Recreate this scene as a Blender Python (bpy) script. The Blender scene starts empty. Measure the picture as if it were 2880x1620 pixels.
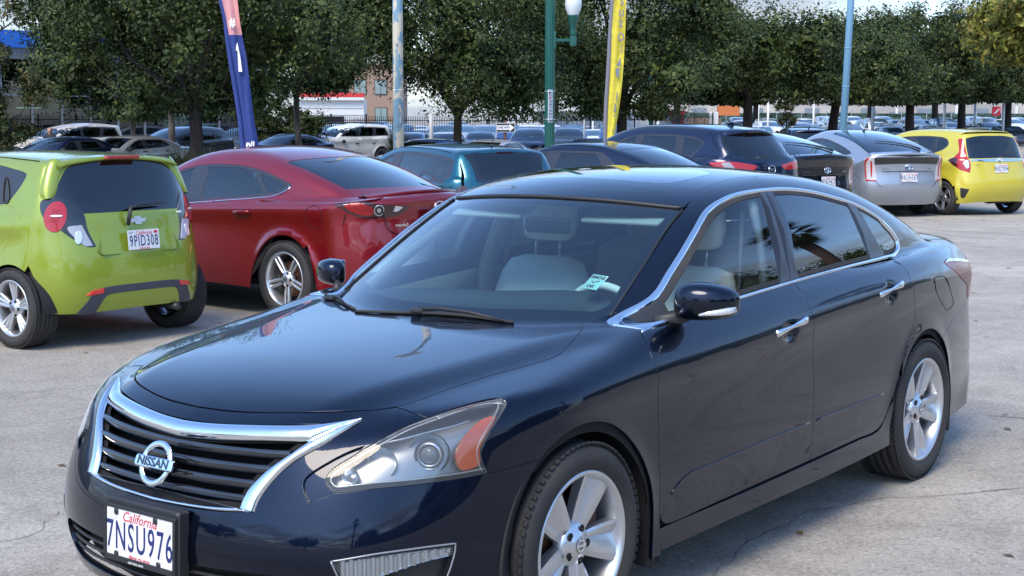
import bpy, math, random
import numpy as np
import mathutils
random.seed(7); np.random.seed(7)
# ------------------------------------------------------------------ camera, sky, sun, exposure
sc = bpy.context.scene
cam = bpy.data.cameras.new('camera'); co = bpy.data.objects.new('camera', cam); sc.collection.objects.link(co)
CP = (3.6724, 3.4228, 1.6621); YAW, PITCH, ROLL = 3.7960, .1150, .0026
_f = np.array([np.cos(YAW)*np.cos(PITCH), np.sin(YAW)*np.cos(PITCH), -np.sin(PITCH)])
_r = np.cross(_f, [0, 0, 1]); _r /= np.linalg.norm(_r); _u = np.cross(_r, _f)
_R = np.cos(ROLL)*_r+np.sin(ROLL)*_u; _U = -np.sin(ROLL)*_r+np.cos(ROLL)*_u
co.matrix_world = mathutils.Matrix([[_R[0], _U[0], -_f[0], CP[0]], [_R[1], _U[1], -_f[1], CP[1]], [_R[2], _U[2], -_f[2], CP[2]], [0, 0, 0, 1]])
cam.lens = 51.14; cam.sensor_width = 36; cam.clip_end = 3000; cam.clip_start = .1
sc.camera = co
SUN_EL, SUN_AZ = math.radians(50), math.radians(12)      # azimuth measured from +x towards +y
w = bpy.data.worlds.new('World'); sc.world = w; w.use_nodes = True
nt = w.node_tree; N_, L_ = nt.nodes, nt.links
bg = N_['Background']; sky = N_.new('ShaderNodeTexSky'); sky.sky_type = 'NISHITA'; sky.sun_disc = False
sky.sun_elevation = SUN_EL; sky.sun_rotation = math.pi/2-SUN_AZ; sky.ozone_density = 6; sky.dust_density = .6
bg.inputs[1].default_value = .15
# thin broken cloud over the clear sky, thicker towards the horizon
_tc = N_.new('ShaderNodeTexCoord'); _sx = N_.new('ShaderNodeSeparateXYZ'); L_.new(_tc.outputs['Generated'], _sx.inputs[0])
def _m(op, a, b=None, c=None):
    n = N_.new('ShaderNodeMath'); n.operation = op
    for i, v in enumerate((a, b, c)):
        if v is None: continue
        if isinstance(v, (int, float)): n.inputs[i].default_value = v
        else: L_.new(v, n.inputs[i])
    return n.outputs[0]
_z = _m('MAXIMUM', _sx.outputs[2], 0.0); _d = _m('ADD', _z, .16)
_cx = N_.new('ShaderNodeCombineXYZ'); L_.new(_m('DIVIDE', _sx.outputs[0], _d), _cx.inputs[0]); L_.new(_m('DIVIDE', _sx.outputs[1], _d), _cx.inputs[1])
_nz = N_.new('ShaderNodeTexNoise'); _nz.inputs['Scale'].default_value = 1.15; _nz.inputs['Detail'].default_value = 9; _nz.inputs['Roughness'].default_value = .58; _nz.inputs['Distortion'].default_value = .5
L_.new(_cx.outputs[0], _nz.inputs['Vector'])
_hz = N_.new('ShaderNodeMapRange'); _hz.inputs[1].default_value = 0; _hz.inputs[2].default_value = .50; _hz.inputs[3].default_value = .26; _hz.inputs[4].default_value = -.30; L_.new(_z, _hz.inputs[0])
_cf = N_.new('ShaderNodeMapRange'); _cf.inputs[1].default_value = .46; _cf.inputs[2].default_value = .72; L_.new(_m('ADD', _nz.outputs[0], _hz.outputs[0]), _cf.inputs[0])
_n2 = N_.new('ShaderNodeTexNoise'); _n2.inputs['Scale'].default_value = 2.6; _n2.inputs['Detail'].default_value = 6; L_.new(_cx.outputs[0], _n2.inputs['Vector'])
_cc = N_.new('ShaderNodeMix'); _cc.data_type = 'RGBA'; _cc.inputs[6].default_value = (1.25, 1.45, 1.75, 1); _cc.inputs[7].default_value = (1.95, 2.08, 2.3, 1)
_c2 = N_.new('ShaderNodeMapRange'); _c2.inputs[1].default_value = .35; _c2.inputs[2].default_value = .65; L_.new(_n2.outputs[0], _c2.inputs[0]); L_.new(_c2.outputs[0], _cc.inputs[0])
_mx = N_.new('ShaderNodeMix'); _mx.data_type = 'RGBA'; L_.new(_m('MULTIPLY', _cf.outputs[0], .96), _mx.inputs[0]); L_.new(sky.outputs[0], _mx.inputs[6]); L_.new(_cc.outputs[2], _mx.inputs[7])
L_.new(_mx.outputs[2], bg.inputs[0])
sl = bpy.data.lights.new('sun', 'SUN'); so = bpy.data.objects.new('sun', sl); sc.collection.objects.link(so)
sl.energy = 1.5; sl.angle = math.radians(30); sl.color = (1, .86, .66)
so.rotation_euler = (math.pi/2-SUN_EL, 0, SUN_AZ+math.pi/2)
vs = sc.view_settings; vs.view_transform = 'Standard'; vs.look = 'None'; vs.exposure = 1.4; vs.gamma = 1; vs.use_curve_mapping = False
# ------------------------------------------------------------------ car body surfaces
# every car body is the smooth intersection / union of side, top, front and rear surfaces
class Sp:
    """natural cubic spline, tabulated"""
    def __init__(s, pts, lin=False):
        a = np.array(sorted(pts), float); x, y = a[:, 0], a[:, 1]; n = len(x)
        pad = .8
        if lin or n < 3:
            xs = np.linspace(x[0], x[-1], 1500); ys = np.interp(xs, x, y)
            s0 = (y[1]-y[0])/(x[1]-x[0]); s1 = (y[-1]-y[-2])/(x[-1]-x[-2])
        else:
            h = np.diff(x); A = np.eye(n); b = np.zeros(n)
            for i in range(1, n-1):
                A[i, i-1] = h[i-1]; A[i, i] = 2*(h[i-1]+h[i]); A[i, i+1] = h[i]
                b[i] = 6*((y[i+1]-y[i])/h[i]-(y[i]-y[i-1])/h[i-1])
            M = np.linalg.solve(A, b)
            xs = np.linspace(x[0], x[-1], 1500)
            i = np.clip(np.searchsorted(x, xs)-1, 0, n-2); t = xs-x[i]; hh = h[i]
            c1 = (y[i+1]-y[i])/hh-hh*(2*M[i]+M[i+1])/6
            ys = y[i]+c1*t+M[i]/2*t**2+(M[i+1]-M[i])/(6*hh)*t**3
            s0 = (ys[1]-ys[0])/(xs[1]-xs[0]); s1 = (ys[-1]-ys[-2])/(xs[-1]-xs[-2])
        s.x = np.concatenate([[x[0]-pad], xs, [x[-1]+pad]])
        s.y = np.concatenate([[ys[0]-s0*pad], ys, [ys[-1]+s1*pad]])
    def __call__(s, v): return np.interp(v, s.x, s.y)

def smax(a, b, k):
    h = np.maximum(k-np.abs(a-b), 0)/k
    return np.maximum(a, b)+h*h*h*k/6
def smin(a, b, k): return -smax(-a, -b, k)
def sstep(a, b, v):
    t = np.clip((np.asarray(v)-a)/(b-a), 0, 1); return t*t*t*(t*(6*t-15)+10)

def make_F(c):
    """c: dict of splines describing one car (x forward, front axle at 0; z up)"""
    wb = c['wb']; R = c.get('arch', .37)
    def F(P):
        x, y, z = P[:, 0], np.abs(P[:, 1]), P[:, 2]
        ins = c['sec'](z-c['zc'](x))
        Y = c['plan'](x)-ins
        for wx in (0, -wb):
            r = np.hypot(x-wx, z-c['wr'])
            Y = Y+c.get('flare', .010)*np.exp(-((r-R)/.05)**2)*(z > -1)
        for (hx, hz) in c.get('cups', ()):
            Y = Y-.020*np.exp(-(((x-hx)/.05)**2+((z-hz)/.032)**2)**2)
        Zt = c['zt'](x)-c['zcr'](x)*y*y
        if 'ridge' in c:
            d, w = c['ridge'][1], c['ridge'][2]; yr = c['ridge'][0](x)
            Zt = Zt-d*sstep(-w, w, y-yr)*sstep(-.6, -.2, x)
        kf = c.get('kf', .16)
        low = smax(y-Y, z-Zt, c.get('kt', .10))
        front = x-(c['xf'](z)-c['bf'](y))
        low = smax(low, front, kf)
        rear = (c['xr'](z)+c['br'](y))-x
        if 'lip' in c:   # raised licence recess / tail lip
            rear = rear+0*x
        low = smax(low, rear, c.get('kr', .12))
        low = smax(low, c.get('zb', .19)-z, .05)
        Yg = c['yg'](z)+c['ygx'](x)
        s = np.tanh((x-c['xm'])/.35)
        xx = x+np.where(s > 0, c['bw'][0], c['bw'][1])*s*y*y
        Zg = c['zr'](xx)-c.get('crown', .11)*y*y
        g = smax(y-Yg, z-Zg, c.get('kg', .11))
        g = smax(g, (c['xg'](z)+c['bg'](y))-x, c.get('kgr', .05)) if 'xg' in c else g
        g = smax(g, np.maximum(front, rear), .03)
        return smin(low, g, c.get('ku', .03))
    return F

def solve(F, dom, uv, off=0.0, side=1, c=None):
    """points of the surface F=off seen along the axis of a drawing plane"""
    uv = np.asarray(uv, float); u, v = uv[:, 0], uv[:, 1]; n = len(u)
    cx = (c or {}).get('wc', {}).get(dom, 0.0)
    if dom == 'S': o = np.stack([u, np.full(n, 1.25), v], 1); d = np.tile([0, -1., 0], (n, 1))
    elif dom == 'T': o = np.stack([u, v, np.full(n, 1.9)], 1); d = np.tile([0, 0, -1.], (n, 1))
    elif dom == 'O':
        q = 2**-.5; o = np.stack([u, (2.1-v)*q, (2.1+v)*q], 1); d = np.tile([0, -q, -q], (n, 1))
    elif dom == 'F': o = np.stack([np.full(n, 1.4), u, v], 1); d = np.tile([-1., 0, 0], (n, 1))
    elif dom == 'R': o = np.stack([np.full(n, -5.2), u, v], 1); d = np.tile([1., 0, 0], (n, 1))
    else:
        sg = 1 if dom == 'W' else -1
        th = np.radians(u); dx = sg*np.cos(th); dy = np.sin(th)
        o = np.stack([cx+1.9*dx, 1.9*dy, v], 1); d = np.stack([-dx, -dy, 0*dx], 1)
    p = o.copy(); lim = 1.15 if dom in 'SWV' else 2.2
    t = np.zeros(n)
    for i in range(90):
        f = F(p)-off
        t = np.minimum(t+f*.62, lim if dom in 'STO' else 1.85 if dom in 'WV' else 2.2)
        p = o+d*t[:, None]
        if i > 20 and np.abs(f).max() < 2e-5: break
    if side < 0: p = p*[1, -1, 1]
    return p

def normals(F, P, e=.004):
    g = np.empty_like(P)
    for i in range(3):
        dd = np.zeros(3); dd[i] = e
        g[:, i] = F(P+dd)-F(P-dd)
    return g/np.maximum(np.linalg.norm(g, axis=1), 1e-9)[:, None]

def to_dom(dom, p, c=None):
    p = np.asarray(p, float)
    if dom == 'S': return p[..., [0, 2]]
    if dom == 'T': return p[..., [0, 1]]
    if dom == 'O': return np.stack([p[..., 0], (p[..., 2]-p[..., 1])*2**-.5], -1)
    if dom in 'FR': return p[..., [1, 2]]
    cx = (c or {}).get('wc', {}).get(dom, 0.0)
    dx = (p[..., 0]-cx)*(1 if dom == 'W' else -1)
    return np.stack([np.degrees(np.arctan2(p[..., 1], dx)), p[..., 2]], -1)

ALTIMA = dict(
    cups=((-1.365,.858),(-2.315,.914)), wb=2.776, wr=.33, arch=.37, wc={'W': -.15, 'V': -2.95}, kf=.135, kr=.14, kt=.09, zb=.15,
    plan=Sp([(-3.95,.72),(-3.6,.80),(-3.2,.868),(-2.776,.905),(-2.0,.914),(-1.2,.914),(-.4,.910),(0,.905),(.35,.892),(.6,.865),(.85,.81)]),
    zc=Sp([(-3.9,.87),(-3.3,.905),(-2.3,.915),(-1.3,.865),(-.4,.82),(.3,.78),(.8,.74)]),
    sec=Sp([(-.75,.11),(-.66,.065),(-.58,.034),(-.47,.016),(-.36,.012),(-.25,.016),(-.14,.018),(-.05,.008),(0,.002),(.04,.014),(.09,.045),(.15,.095),(.22,.17)]),
    zt=Sp([(.98,.68),(.9,.755),(.8,.80),(.6,.855),(.3,.90),(0,.93),(-.3,.955),(-.6,.97),(-1.5,1.0),(-2.5,1.05),(-3.1,1.085),(-3.4,1.10),(-3.7,1.10),(-3.9,1.08)]),
    zcr=Sp([(.9,.10),(.4,.07),(0,.05),(-.5,.0),(-2.8,.03),(-3.8,.10)]),
    ridge=(Sp([(.9,.42),(.5,.52),(0,.62),(-.5,.70)]), .022, .10),
    xf=Sp([(.15,.90),(.2,.93),(.3,.972),(.4,.988),(.5,.975),(.6,.935),(.7,.885),(.78,.835),(.86,.74)]),
    bf=Sp([(0,0),(.2,.012),(.4,.048),(.55,.108),(.65,.175),(.72,.25),(.78,.345),(.85,.52),(.92,.78)]),
    xr=Sp([(.2,-3.80),(.35,-3.88),(.55,-3.90),(.8,-3.85),(.95,-3.83),(1.1,-3.80)]),
    br=Sp([(0,0),(.4,.03),(.6,.07),(.75,.13),(.85,.26),(.92,.42)]),
    yg=Sp([(.8,.84),(.9,.825),(1.0,.80),(1.1,.773),(1.2,.735),(1.3,.685),(1.4,.62),(1.5,.54)]),
    ygx=Sp([(0,.0),(-.5,0),(-1.5,.01),(-2.4,-.01),(-2.9,-.045),(-3.4,-.10)]),
    xm=-1.8, bw=(.35, .25), crown=.11, kg=.13, ku=.03,
    zr=Sp([(.1,.75),(-.1,.868),(-.3,.985),(-.6,1.155),(-.85,1.288),(-1.0,1.355),(-1.2,1.415),(-1.5,1.455),(-1.8,1.467),(-2.2,1.450),(-2.6,1.395),(-2.9,1.32),(-3.2,1.22),(-3.5,1.10),(-3.8,.96)]),
)
# ------------------------------------------------------------------ mesh helpers
from mathutils import Vector, Matrix
from mathutils.geometry import delaunay_2d_cdt
SC = bpy.context.scene
COL = SC.collection
SU = {'S': (1, 1), 'T': (1, 1), 'O': (1, 1), 'F': (1, 1), 'R': (1, 1), 'W': (.0172, 1), 'V': (.0172, 1)}

def link(name, me, mat, parent=None, kind=None):
    o = bpy.data.objects.new(name, me); COL.objects.link(o)
    if mat is not None and me is not None:
        me.materials.clear()
        for m in (mat if isinstance(mat, (list, tuple)) else [mat]): me.materials.append(m)
    if parent is not None: o.parent = parent
    if kind: o['kind'] = kind
    return o

def mesh(name, V, Fc, mat, parent=None, smooth=False, N=None, kind=None):
    me = bpy.data.meshes.new(name)
    me.from_pydata([tuple(map(float, v)) for v in V], [], [tuple(map(int, f)) for f in Fc])
    if smooth or N is not None:
        me.polygons.foreach_set('use_smooth', [True]*len(me.polygons))
    if N is not None:
        me.normals_split_custom_set_from_vertices([tuple(map(float, n)) for n in N])
    me.update()
    return link(name, me, mat, parent, kind)

def empty(name, loc=(0, 0, 0), rz=0, label=None, cat=None, group=None, parent=None):
    o = bpy.data.objects.new(name, None); COL.objects.link(o)
    o.location = loc; o.rotation_euler = (0, 0, rz); o.empty_display_size = .2
    if parent is not None: o.parent = parent
    return tag(o, label, cat, group)

def tag(o, label=None, cat=None, group=None, kind=None):
    if label: o['label'] = label
    if cat: o['category'] = cat
    if group: o['group'] = group
    if kind: o['kind'] = kind
    return o

def copy_tree(o, parent=None):
    c = o.copy(); COL.objects.link(c)
    if parent is not None: c.parent = parent
    for ch in o.children: copy_tree(ch, c)
    return c

class MB:
    """collects simple solids into one mesh"""
    def __init__(s): s.V = []; s.F = []; s.sm = []
    def add(s, V, F, sm=False):
        b = len(s.V); s.V += [tuple(map(float, v)) for v in V]
        s.F += [tuple(b+i for i in f) for f in F]; s.sm += [sm]*len(F); return s
    def box(s, c, d, M=None, taper=1.0):
        V = []
        for z in (-.5, .5):
            k = taper if z > 0 else 1
            for x, y in ((-.5, -.5), (.5, -.5), (.5, .5), (-.5, .5)):
                V.append(Vector((x*d[0]*k, y*d[1]*k, z*d[2])))
        if M is not None: V = [M @ v for v in V]
        V = [v+Vector(c) for v in V]
        return s.add(V, [(3, 2, 1, 0), (4, 5, 6, 7), (0, 1, 5, 4), (1, 2, 6, 5), (2, 3, 7, 6), (3, 0, 4, 7)])
    def bbox(s, c, d, b=.01, M=None):
        """box with chamfered edges"""
        V = []; hx, hy, hz = d[0]/2, d[1]/2, d[2]/2
        prof = [(-hz, b), (-hz+b, 0), (hz-b, 0), (hz, b)]
        for z, i in prof:
            x, y = hx-i, hy-i
            bb = min(b, x*.9, y*.9)
            for px, py in ((-x+bb, -y), (x-bb, -y), (x, -y+bb), (x, y-bb), (x-bb, y), (-x+bb, y), (-x, y-bb), (-x, -y+bb)):
                V.append(Vector((px, py, z)))
        F = [tuple(range(7, -1, -1)), tuple(range(24, 32))]
        for k in range(3):
            for i in range(8): F.append((k*8+i, k*8+(i+1) % 8, (k+1)*8+(i+1) % 8, (k+1)*8+i))
        if M is not None: V = [M @ v for v in V]
        return s.add([v+Vector(c) for v in V], F)
    def tube(s, pts, r, n=8, caps=True, sm=True, flat=1.0, up=None):
        P = [Vector(p) for p in pts]; R = r if isinstance(r, (list, tuple)) else [r]*len(P)
        V = []; F = []; prev = None
        for i, p in enumerate(P):
            t = (P[min(i+1, len(P)-1)]-P[max(i-1, 0)]).normalized()
            if prev is None:
                a = Vector(up) if up else (Vector((0, 0, 1)) if abs(t.z) < .9 else Vector((1, 0, 0)))
            else: a = prev
            a = (a-t*a.dot(t)).normalized(); prev = a; b = t.cross(a)
            for k in range(n):
                an = 2*math.pi*k/n
                V.append(p+a*math.cos(an)*R[i]+b*math.sin(an)*R[i]*flat)
        for i in range(len(P)-1):
            for k in range(n):
                F.append((i*n+k, i*n+(k+1) % n, (i+1)*n+(k+1) % n, (i+1)*n+k))
        if caps: F += [tuple(range(n-1, -1, -1)), tuple((len(P)-1)*n+k for k in range(n))]
        return s.add(V, F, sm)
    def lathe(s, prof, n=32, axis='z', c=(0, 0, 0), sm=True, M=None, a0=0, a1=2*math.pi):
        """prof: (radius, height) list"""
        V = []; F = []; full = abs(a1-a0-2*math.pi) < 1e-6; m = n if full else n+1
        for i in range(m):
            a = a0+(a1-a0)*i/n; ca, sa = math.cos(a), math.sin(a)
            for r, h in prof:
                p = {'z': (r*ca, r*sa, h), 'y': (r*ca, h, -r*sa), 'x': (h, r*ca, r*sa)}[axis]
                V.append(Vector(p))
        k = len(prof)
        for i in range(n):
            j = (i+1) % m
            for q in range(k-1): F.append((i*k+q, j*k+q, j*k+q+1, i*k+q+1))
        if M is not None: V = [M @ v for v in V]
        return s.add([v+Vector(c) for v in V], F, sm)
    def prism(s, poly, h0, h1, M=None, sm=False):
        n = len(poly)
        V = [Vector((x, y, h0)) for x, y in poly]+[Vector((x, y, h1)) for x, y in poly]
        F = [tuple(range(n-1, -1, -1)), tuple(range(n, 2*n))]+[(i, (i+1) % n, n+(i+1) % n, n+i) for i in range(n)]
        if M is not None: V = [M @ v for v in V]
        return s.add(V, F, sm)
    def build(s, name, mat, parent=None, kind=None, M=None):
        V = s.V if M is None else [tuple(M @ Vector(v)) for v in s.V]
        me = bpy.data.meshes.new(name); me.from_pydata(V, [], s.F)
        me.polygons.foreach_set('use_smooth', s.sm); me.update()
        return link(name, me, mat, parent, kind)

def catmull(pts, closed=True, h=.02):
    """resample outline; points flagged 'c' (last item) are corners"""
    P = []; cor = []
    for p in pts:
        if isinstance(p[-1], str): P.append(p[:-1]); cor.append(True)
        else: P.append(p); cor.append(False)
    P = np.array(P, float); n = len(P); out = []
    rng = range(n if closed else n-1)
    for i in rng:
        a, b = P[i], P[(i+1) % n]
        if closed or i > 0: p0 = P[(i-1) % n]
        else: p0 = 2*a-b
        if closed or i+2 < n: p3 = P[(i+2) % n]
        else: p3 = 2*b-a
        L = np.linalg.norm(b-a)
        m0 = (b-p0)/(np.linalg.norm(b-a)+np.linalg.norm(a-p0)+1e-9)*L
        m1 = (p3-a)/(np.linalg.norm(b-a)+np.linalg.norm(p3-b)+1e-9)*L
        if cor[i]: m0 = (b-a)
        if cor[(i+1) % n]: m1 = (b-a)
        k = max(1, int(math.ceil(L/h)))
        for j in range(k):
            t = j/k
            out.append((2*t**3-3*t*t+1)*a+(t**3-2*t*t+t)*m0+(-2*t**3+3*t*t)*b+(t**3-t*t)*m1)
    if not closed: out.append(P[-1])
    return np.array(out)

def area2(P): return .5*np.sum(P[:, 0]*np.roll(P[:, 1], -1)-np.roll(P[:, 0], -1)*P[:, 1])
def inside(poly, Q):
    x, y = Q[:, 0], Q[:, 1]; r = np.zeros(len(Q), bool); n = len(poly)
    for i in range(n):
        x0, y0 = poly[i]; x1, y1 = poly[(i+1) % n]
        if y0 == y1: continue
        c = ((y0 > y) != (y1 > y)) & (x < (x1-x0)*(y-y0)/(y1-y0)+x0)
        r ^= c
    return r
def edge_dist(poly, Q):
    d = np.full(len(Q), 1e9); n = len(poly)
    for i in range(n):
        a, b = poly[i], poly[(i+1) % n]; ab = b-a; L = ab@ab
        if L < 1e-14: continue
        t = np.clip(((Q-a)@ab)/L, 0, 1)
        d = np.minimum(d, np.hypot(*(Q-(a+t[:, None]*ab)).T))
    return d
def offset(P, g):
    """move a closed outline inwards by g (either winding)"""
    if area2(P) < 0: return offset(P[::-1], g)[::-1]
    e = np.roll(P, -1, 0)-P; e /= np.maximum(np.linalg.norm(e, axis=1), 1e-9)[:, None]
    nn = np.stack([-e[:, 1], e[:, 0]], 1); m = nn+np.roll(nn, 1, 0)
    L2 = np.maximum((m*m).sum(1), .35)
    return P+m*(2*g/L2)[:, None]

def onto(F, P, n=7):
    P = np.array(P, float); sg = np.sign(P[:, 1]+1e-12)
    for _ in range(n): P = P-normals(F, P)*F(P)[:, None]*.85*(1 if True else sg)
    return P

def panel_geo(c, F, dom, outer, holes=(), h=.03, off=0., gap=.002, depth=.014, flange=True, side=1, mirror=False, dish=0.):
    su = np.array(SU[dom])
    def prep(o, g):
        o = np.asarray(o, float)
        if o.shape[1] == 3: o = to_dom(dom, onto(F, o), c)
        o = o*su
        k = np.r_[True, np.linalg.norm(np.diff(o, axis=0), axis=1) > 2e-4]; o = o[k]
        return offset(o, g) if g else o
    O = prep(outer, gap); H = [prep(x, -gap) for x in holes]
    lo, hi = O.min(0), O.max(0)
    gx, gy = np.meshgrid(np.arange(lo[0]+h*.37, hi[0], h), np.arange(lo[1]+h*.41, hi[1], h))
    gx = gx+(np.arange(gx.shape[0]) % 2)[:, None]*h*.5
    G = np.stack([gx.ravel(), gy.ravel()], 1)
    ok = inside(O, G)
    G = G[ok]
    for q in [O]+H:
        if len(G): G = G[edge_dist(q, G) > h*.45]
    for q in H:
        if len(G): G = G[~inside(q, G)]
    pts = [tuple(p) for p in O]; edges = [(i, (i+1) % len(O)) for i in range(len(O))]
    for q in H:
        b = len(pts); pts += [tuple(p) for p in q]; edges += [(b+i, b+(i+1) % len(q)) for i in range(len(q))]
    nb = len(pts)
    pts += [tuple(p) for p in G]
    V2, E2, F2, ov, oe, of = delaunay_2d_cdt([Vector(p) for p in pts], edges, [], 0, 1e-7)
    V2 = np.array([tuple(v) for v in V2]); F2 = np.array(F2)
    cen = V2[F2].mean(1); keep = inside(O, cen)
    for q in H: keep &= ~inside(q, cen)
    F2 = F2[keep]
    used = np.unique(F2); mp = -np.ones(len(V2), int); mp[used] = np.arange(len(used))
    V2 = V2[used]; F2 = mp[F2]
    P = solve(F, dom, V2/su, off, 1, c); N = normals(F, P)
    if dish:
        dd = edge_dist(O, V2); P = P+N*(dish*(1-np.exp(-dd/.01)))[:, None]
    a, b2, d = P[F2[:, 0]], P[F2[:, 1]], P[F2[:, 2]]
    fn = np.cross(b2-a, d-a); flip = (fn*N[F2].mean(1)).sum(1) < 0
    F2[flip] = F2[flip][:, ::-1]
    V = P; NN = N; Fc = [tuple(f) for f in F2]
    if flange:
        # boundary edges
        from collections import Counter
        cnt = {}
        for f in Fc:
            for i in range(3):
                e = (f[i], f[(i+1) % 3]); cnt[e] = 1
        be = [e for e in cnt if (e[1], e[0]) not in cnt]
        vs = sorted({i for e in be for i in e}); ix = {v: i for i, v in enumerate(vs)}
        nrm = np.zeros((len(vs), 3))
        for i, j in be:
            t = P[j]-P[i]; s_ = np.cross(t, N[i]); s_ /= max(np.linalg.norm(s_), 1e-9)
            nrm[ix[i]] += s_; nrm[ix[j]] += s_
        nrm /= np.maximum(np.linalg.norm(nrm, axis=1), 1e-9)[:, None]
        b0 = len(V); r = .0022
        A = P[vs]; Nb = N[vs]
        # rounded edge then wall
        A1 = A+nrm*r*.7-Nb*r*.3; A2 = A+nrm*r-Nb*r; A3 = A+nrm*r*.9-Nb*depth
        n1 = (nrm+Nb); n1 /= np.linalg.norm(n1, axis=1)[:, None]
        V = np.concatenate([V, A1, A2, A3]); NN = np.concatenate([NN, n1, nrm, nrm]); m = len(vs)
        for i, j in be:
            x, y = ix[i], ix[j]
            Fc.append((j, i, b0+x, b0+y))
            for k in range(2): Fc.append((b0+k*m+y, b0+k*m+x, b0+(k+1)*m+x, b0+(k+1)*m+y))
    if mirror or side < 0:
        V = V*[1, -1, 1]; NN = NN*[1, -1, 1]; Fc = [f[::-1] for f in Fc]
    return V, Fc, NN

def panel(c, F, name, dom, outer, mat, parent, both=False, **kw):
    V, Fc, N = panel_geo(c, F, dom, outer, **kw)
    o = mesh(name, V, Fc, mat, parent, N=N)
    if both:
        o2 = mesh(name, V*[1, -1, 1], [f[::-1] for f in Fc], mat, parent, N=N*[1, -1, 1])
        return o, o2
    return o

def mirror_half(pts, key=1):
    """half outline from centre to centre -> closed"""
    P = np.asarray(pts, float); Q = P[::-1].copy(); Q[:, key] *= -1
    return np.concatenate([P, Q[1:-1] if (abs(P[0, key]) < 1e-6 and abs(P[-1, key]) < 1e-6) else Q])

def strip(F, A, B, bulge, mat, name, parent, n=6, off=0.001, both=False, sink=.006):
    """rounded moulding between two 3-D polylines lying on the surface"""
    A = np.asarray(A, float); B = np.asarray(B, float)
    m = max(len(A), len(B), 24)
    def rs(P, m):
        d = np.r_[0, np.cumsum(np.linalg.norm(np.diff(P, axis=0), axis=1))]
        t = np.linspace(0, d[-1], m); return np.stack([np.interp(t, d, P[:, i]) for i in range(3)], 1)
    A, B = rs(A, m), rs(B, m)
    V = []; 
    for k in range(n+1):
        t = k/n; Pm = A*(1-t)+B*t; Nm = normals(F, Pm)
        hgt = off+bulge*(1-(2*t-1)**2)-(sink if k in (0, n) else 0)
        for it in range(4): Pm = Pm-Nm*F(Pm)[:, None]*.8
        V.append(Pm+Nm*hgt)
    V = np.stack(V, 1).reshape(-1, 3); Fc = []
    for i in range(m-1):
        for k in range(n): Fc.append((i*(n+1)+k, i*(n+1)+k+1, (i+1)*(n+1)+k+1, (i+1)*(n+1)+k))
    # orientation
    a, b, d = V[Fc[len(Fc)//2][0]], V[Fc[len(Fc)//2][1]], V[Fc[len(Fc)//2][2]]
    nn = normals(F, a[None])[0]
    if np.dot(np.cross(b-a, d-a), nn) < 0: Fc = [f[::-1] for f in Fc]
    o = mesh(name, V, Fc, mat, parent, smooth=True)
    if both: return o, mesh(name, V*[1, -1, 1], [f[::-1] for f in Fc], mat, parent, smooth=True)
    return o

FONT_CACHE = {}
def text(s, size, mat, parent, M, name='lettering', ext=.001, sx=1.0, shear=0., align='CENTER', bold=0.0, sp=1.0):
    cu = bpy.data.curves.new(name, 'FONT'); cu.body = s; cu.size = size; cu.extrude = ext
    cu.align_x = align; cu.align_y = 'CENTER'; cu.shear = shear; cu.offset = bold; cu.space_character = sp; cu.resolution_u = 3
    o = bpy.data.objects.new('tmp', cu); COL.objects.link(o)
    dg = bpy.context.evaluated_depsgraph_get()
    me = bpy.data.meshes.new_from_object(o.evaluated_get(dg))
    bpy.data.objects.remove(o); bpy.data.curves.remove(cu)
    me.name = name
    me.transform(M @ Matrix.Diagonal((sx, 1, 1, 1)))
    return link(name, me, mat, parent)

def frame(o, x, y, z=None):
    """matrix from origin and two axes (x right, y up)"""
    x = Vector(x).normalized(); y = Vector(y); z = x.cross(y).normalized(); y = z.cross(x)
    return Matrix(((x.x, y.x, z.x, o[0]), (x.y, y.y, z.y, o[1]), (x.z, y.z, z.z, o[2]), (0, 0, 0, 1)))

# ------------------------------------------------------------------ materials
MATS = {}
def mat(name, col, rough=.5, metal=0., coat=0., spec=.5, alpha=None, emit=None, **kw):
    if name in MATS: return MATS[name]
    m = bpy.data.materials.new(name); m.use_nodes = True; b = m.node_tree.nodes['Principled BSDF']
    b.inputs['Base Color'].default_value = (*col, 1); b.inputs['Roughness'].default_value = rough
    b.inputs['Metallic'].default_value = metal; b.inputs['Coat Weight'].default_value = coat
    b.inputs['Coat Roughness'].default_value = kw.get('cr', .03)
    b.inputs['Specular IOR Level'].default_value = spec
    if emit: b.inputs['Emission Color'].default_value = (*emit[0], 1); b.inputs['Emission Strength'].default_value = emit[1]
    m.diffuse_color = (*col, 1)
    MATS[name] = m
    return m
def nodes(m): return m.node_tree.nodes, m.node_tree.links, m.node_tree.nodes['Principled BSDF']
def noise_col(m, c2, scale, lo=.4, hi=.6, detail=4, obj=True, stretch=None, inp='Base Color', c1=None, rough=None):
    """mix a second colour in with noise"""
    N, L, b = nodes(m)
    tc = N.new('ShaderNodeTexCoord'); mp = N.new('ShaderNodeMapping'); nz = N.new('ShaderNodeTexNoise')
    L.new(tc.outputs['Object'], mp.inputs[0]); L.new(mp.outputs[0], nz.inputs['Vector'])
    if stretch: mp.inputs['Scale'].default_value = stretch
    nz.inputs['Scale'].default_value = scale; nz.inputs['Detail'].default_value = detail
    mr = N.new('ShaderNodeMapRange'); mr.inputs[1].default_value = lo; mr.inputs[2].default_value = hi
    L.new(nz.outputs[0], mr.inputs[0])
    mx = N.new('ShaderNodeMix'); mx.data_type = 'RGBA'
    src = b.inputs[inp]
    if src.is_linked: L.new(src.links[0].from_socket, mx.inputs[6])
    else: mx.inputs[6].default_value = src.default_value
    mx.inputs[7].default_value = (*c2, 1); L.new(mr.outputs[0], mx.inputs[0]); L.new(mx.outputs[2], b.inputs[inp])
    return m
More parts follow.
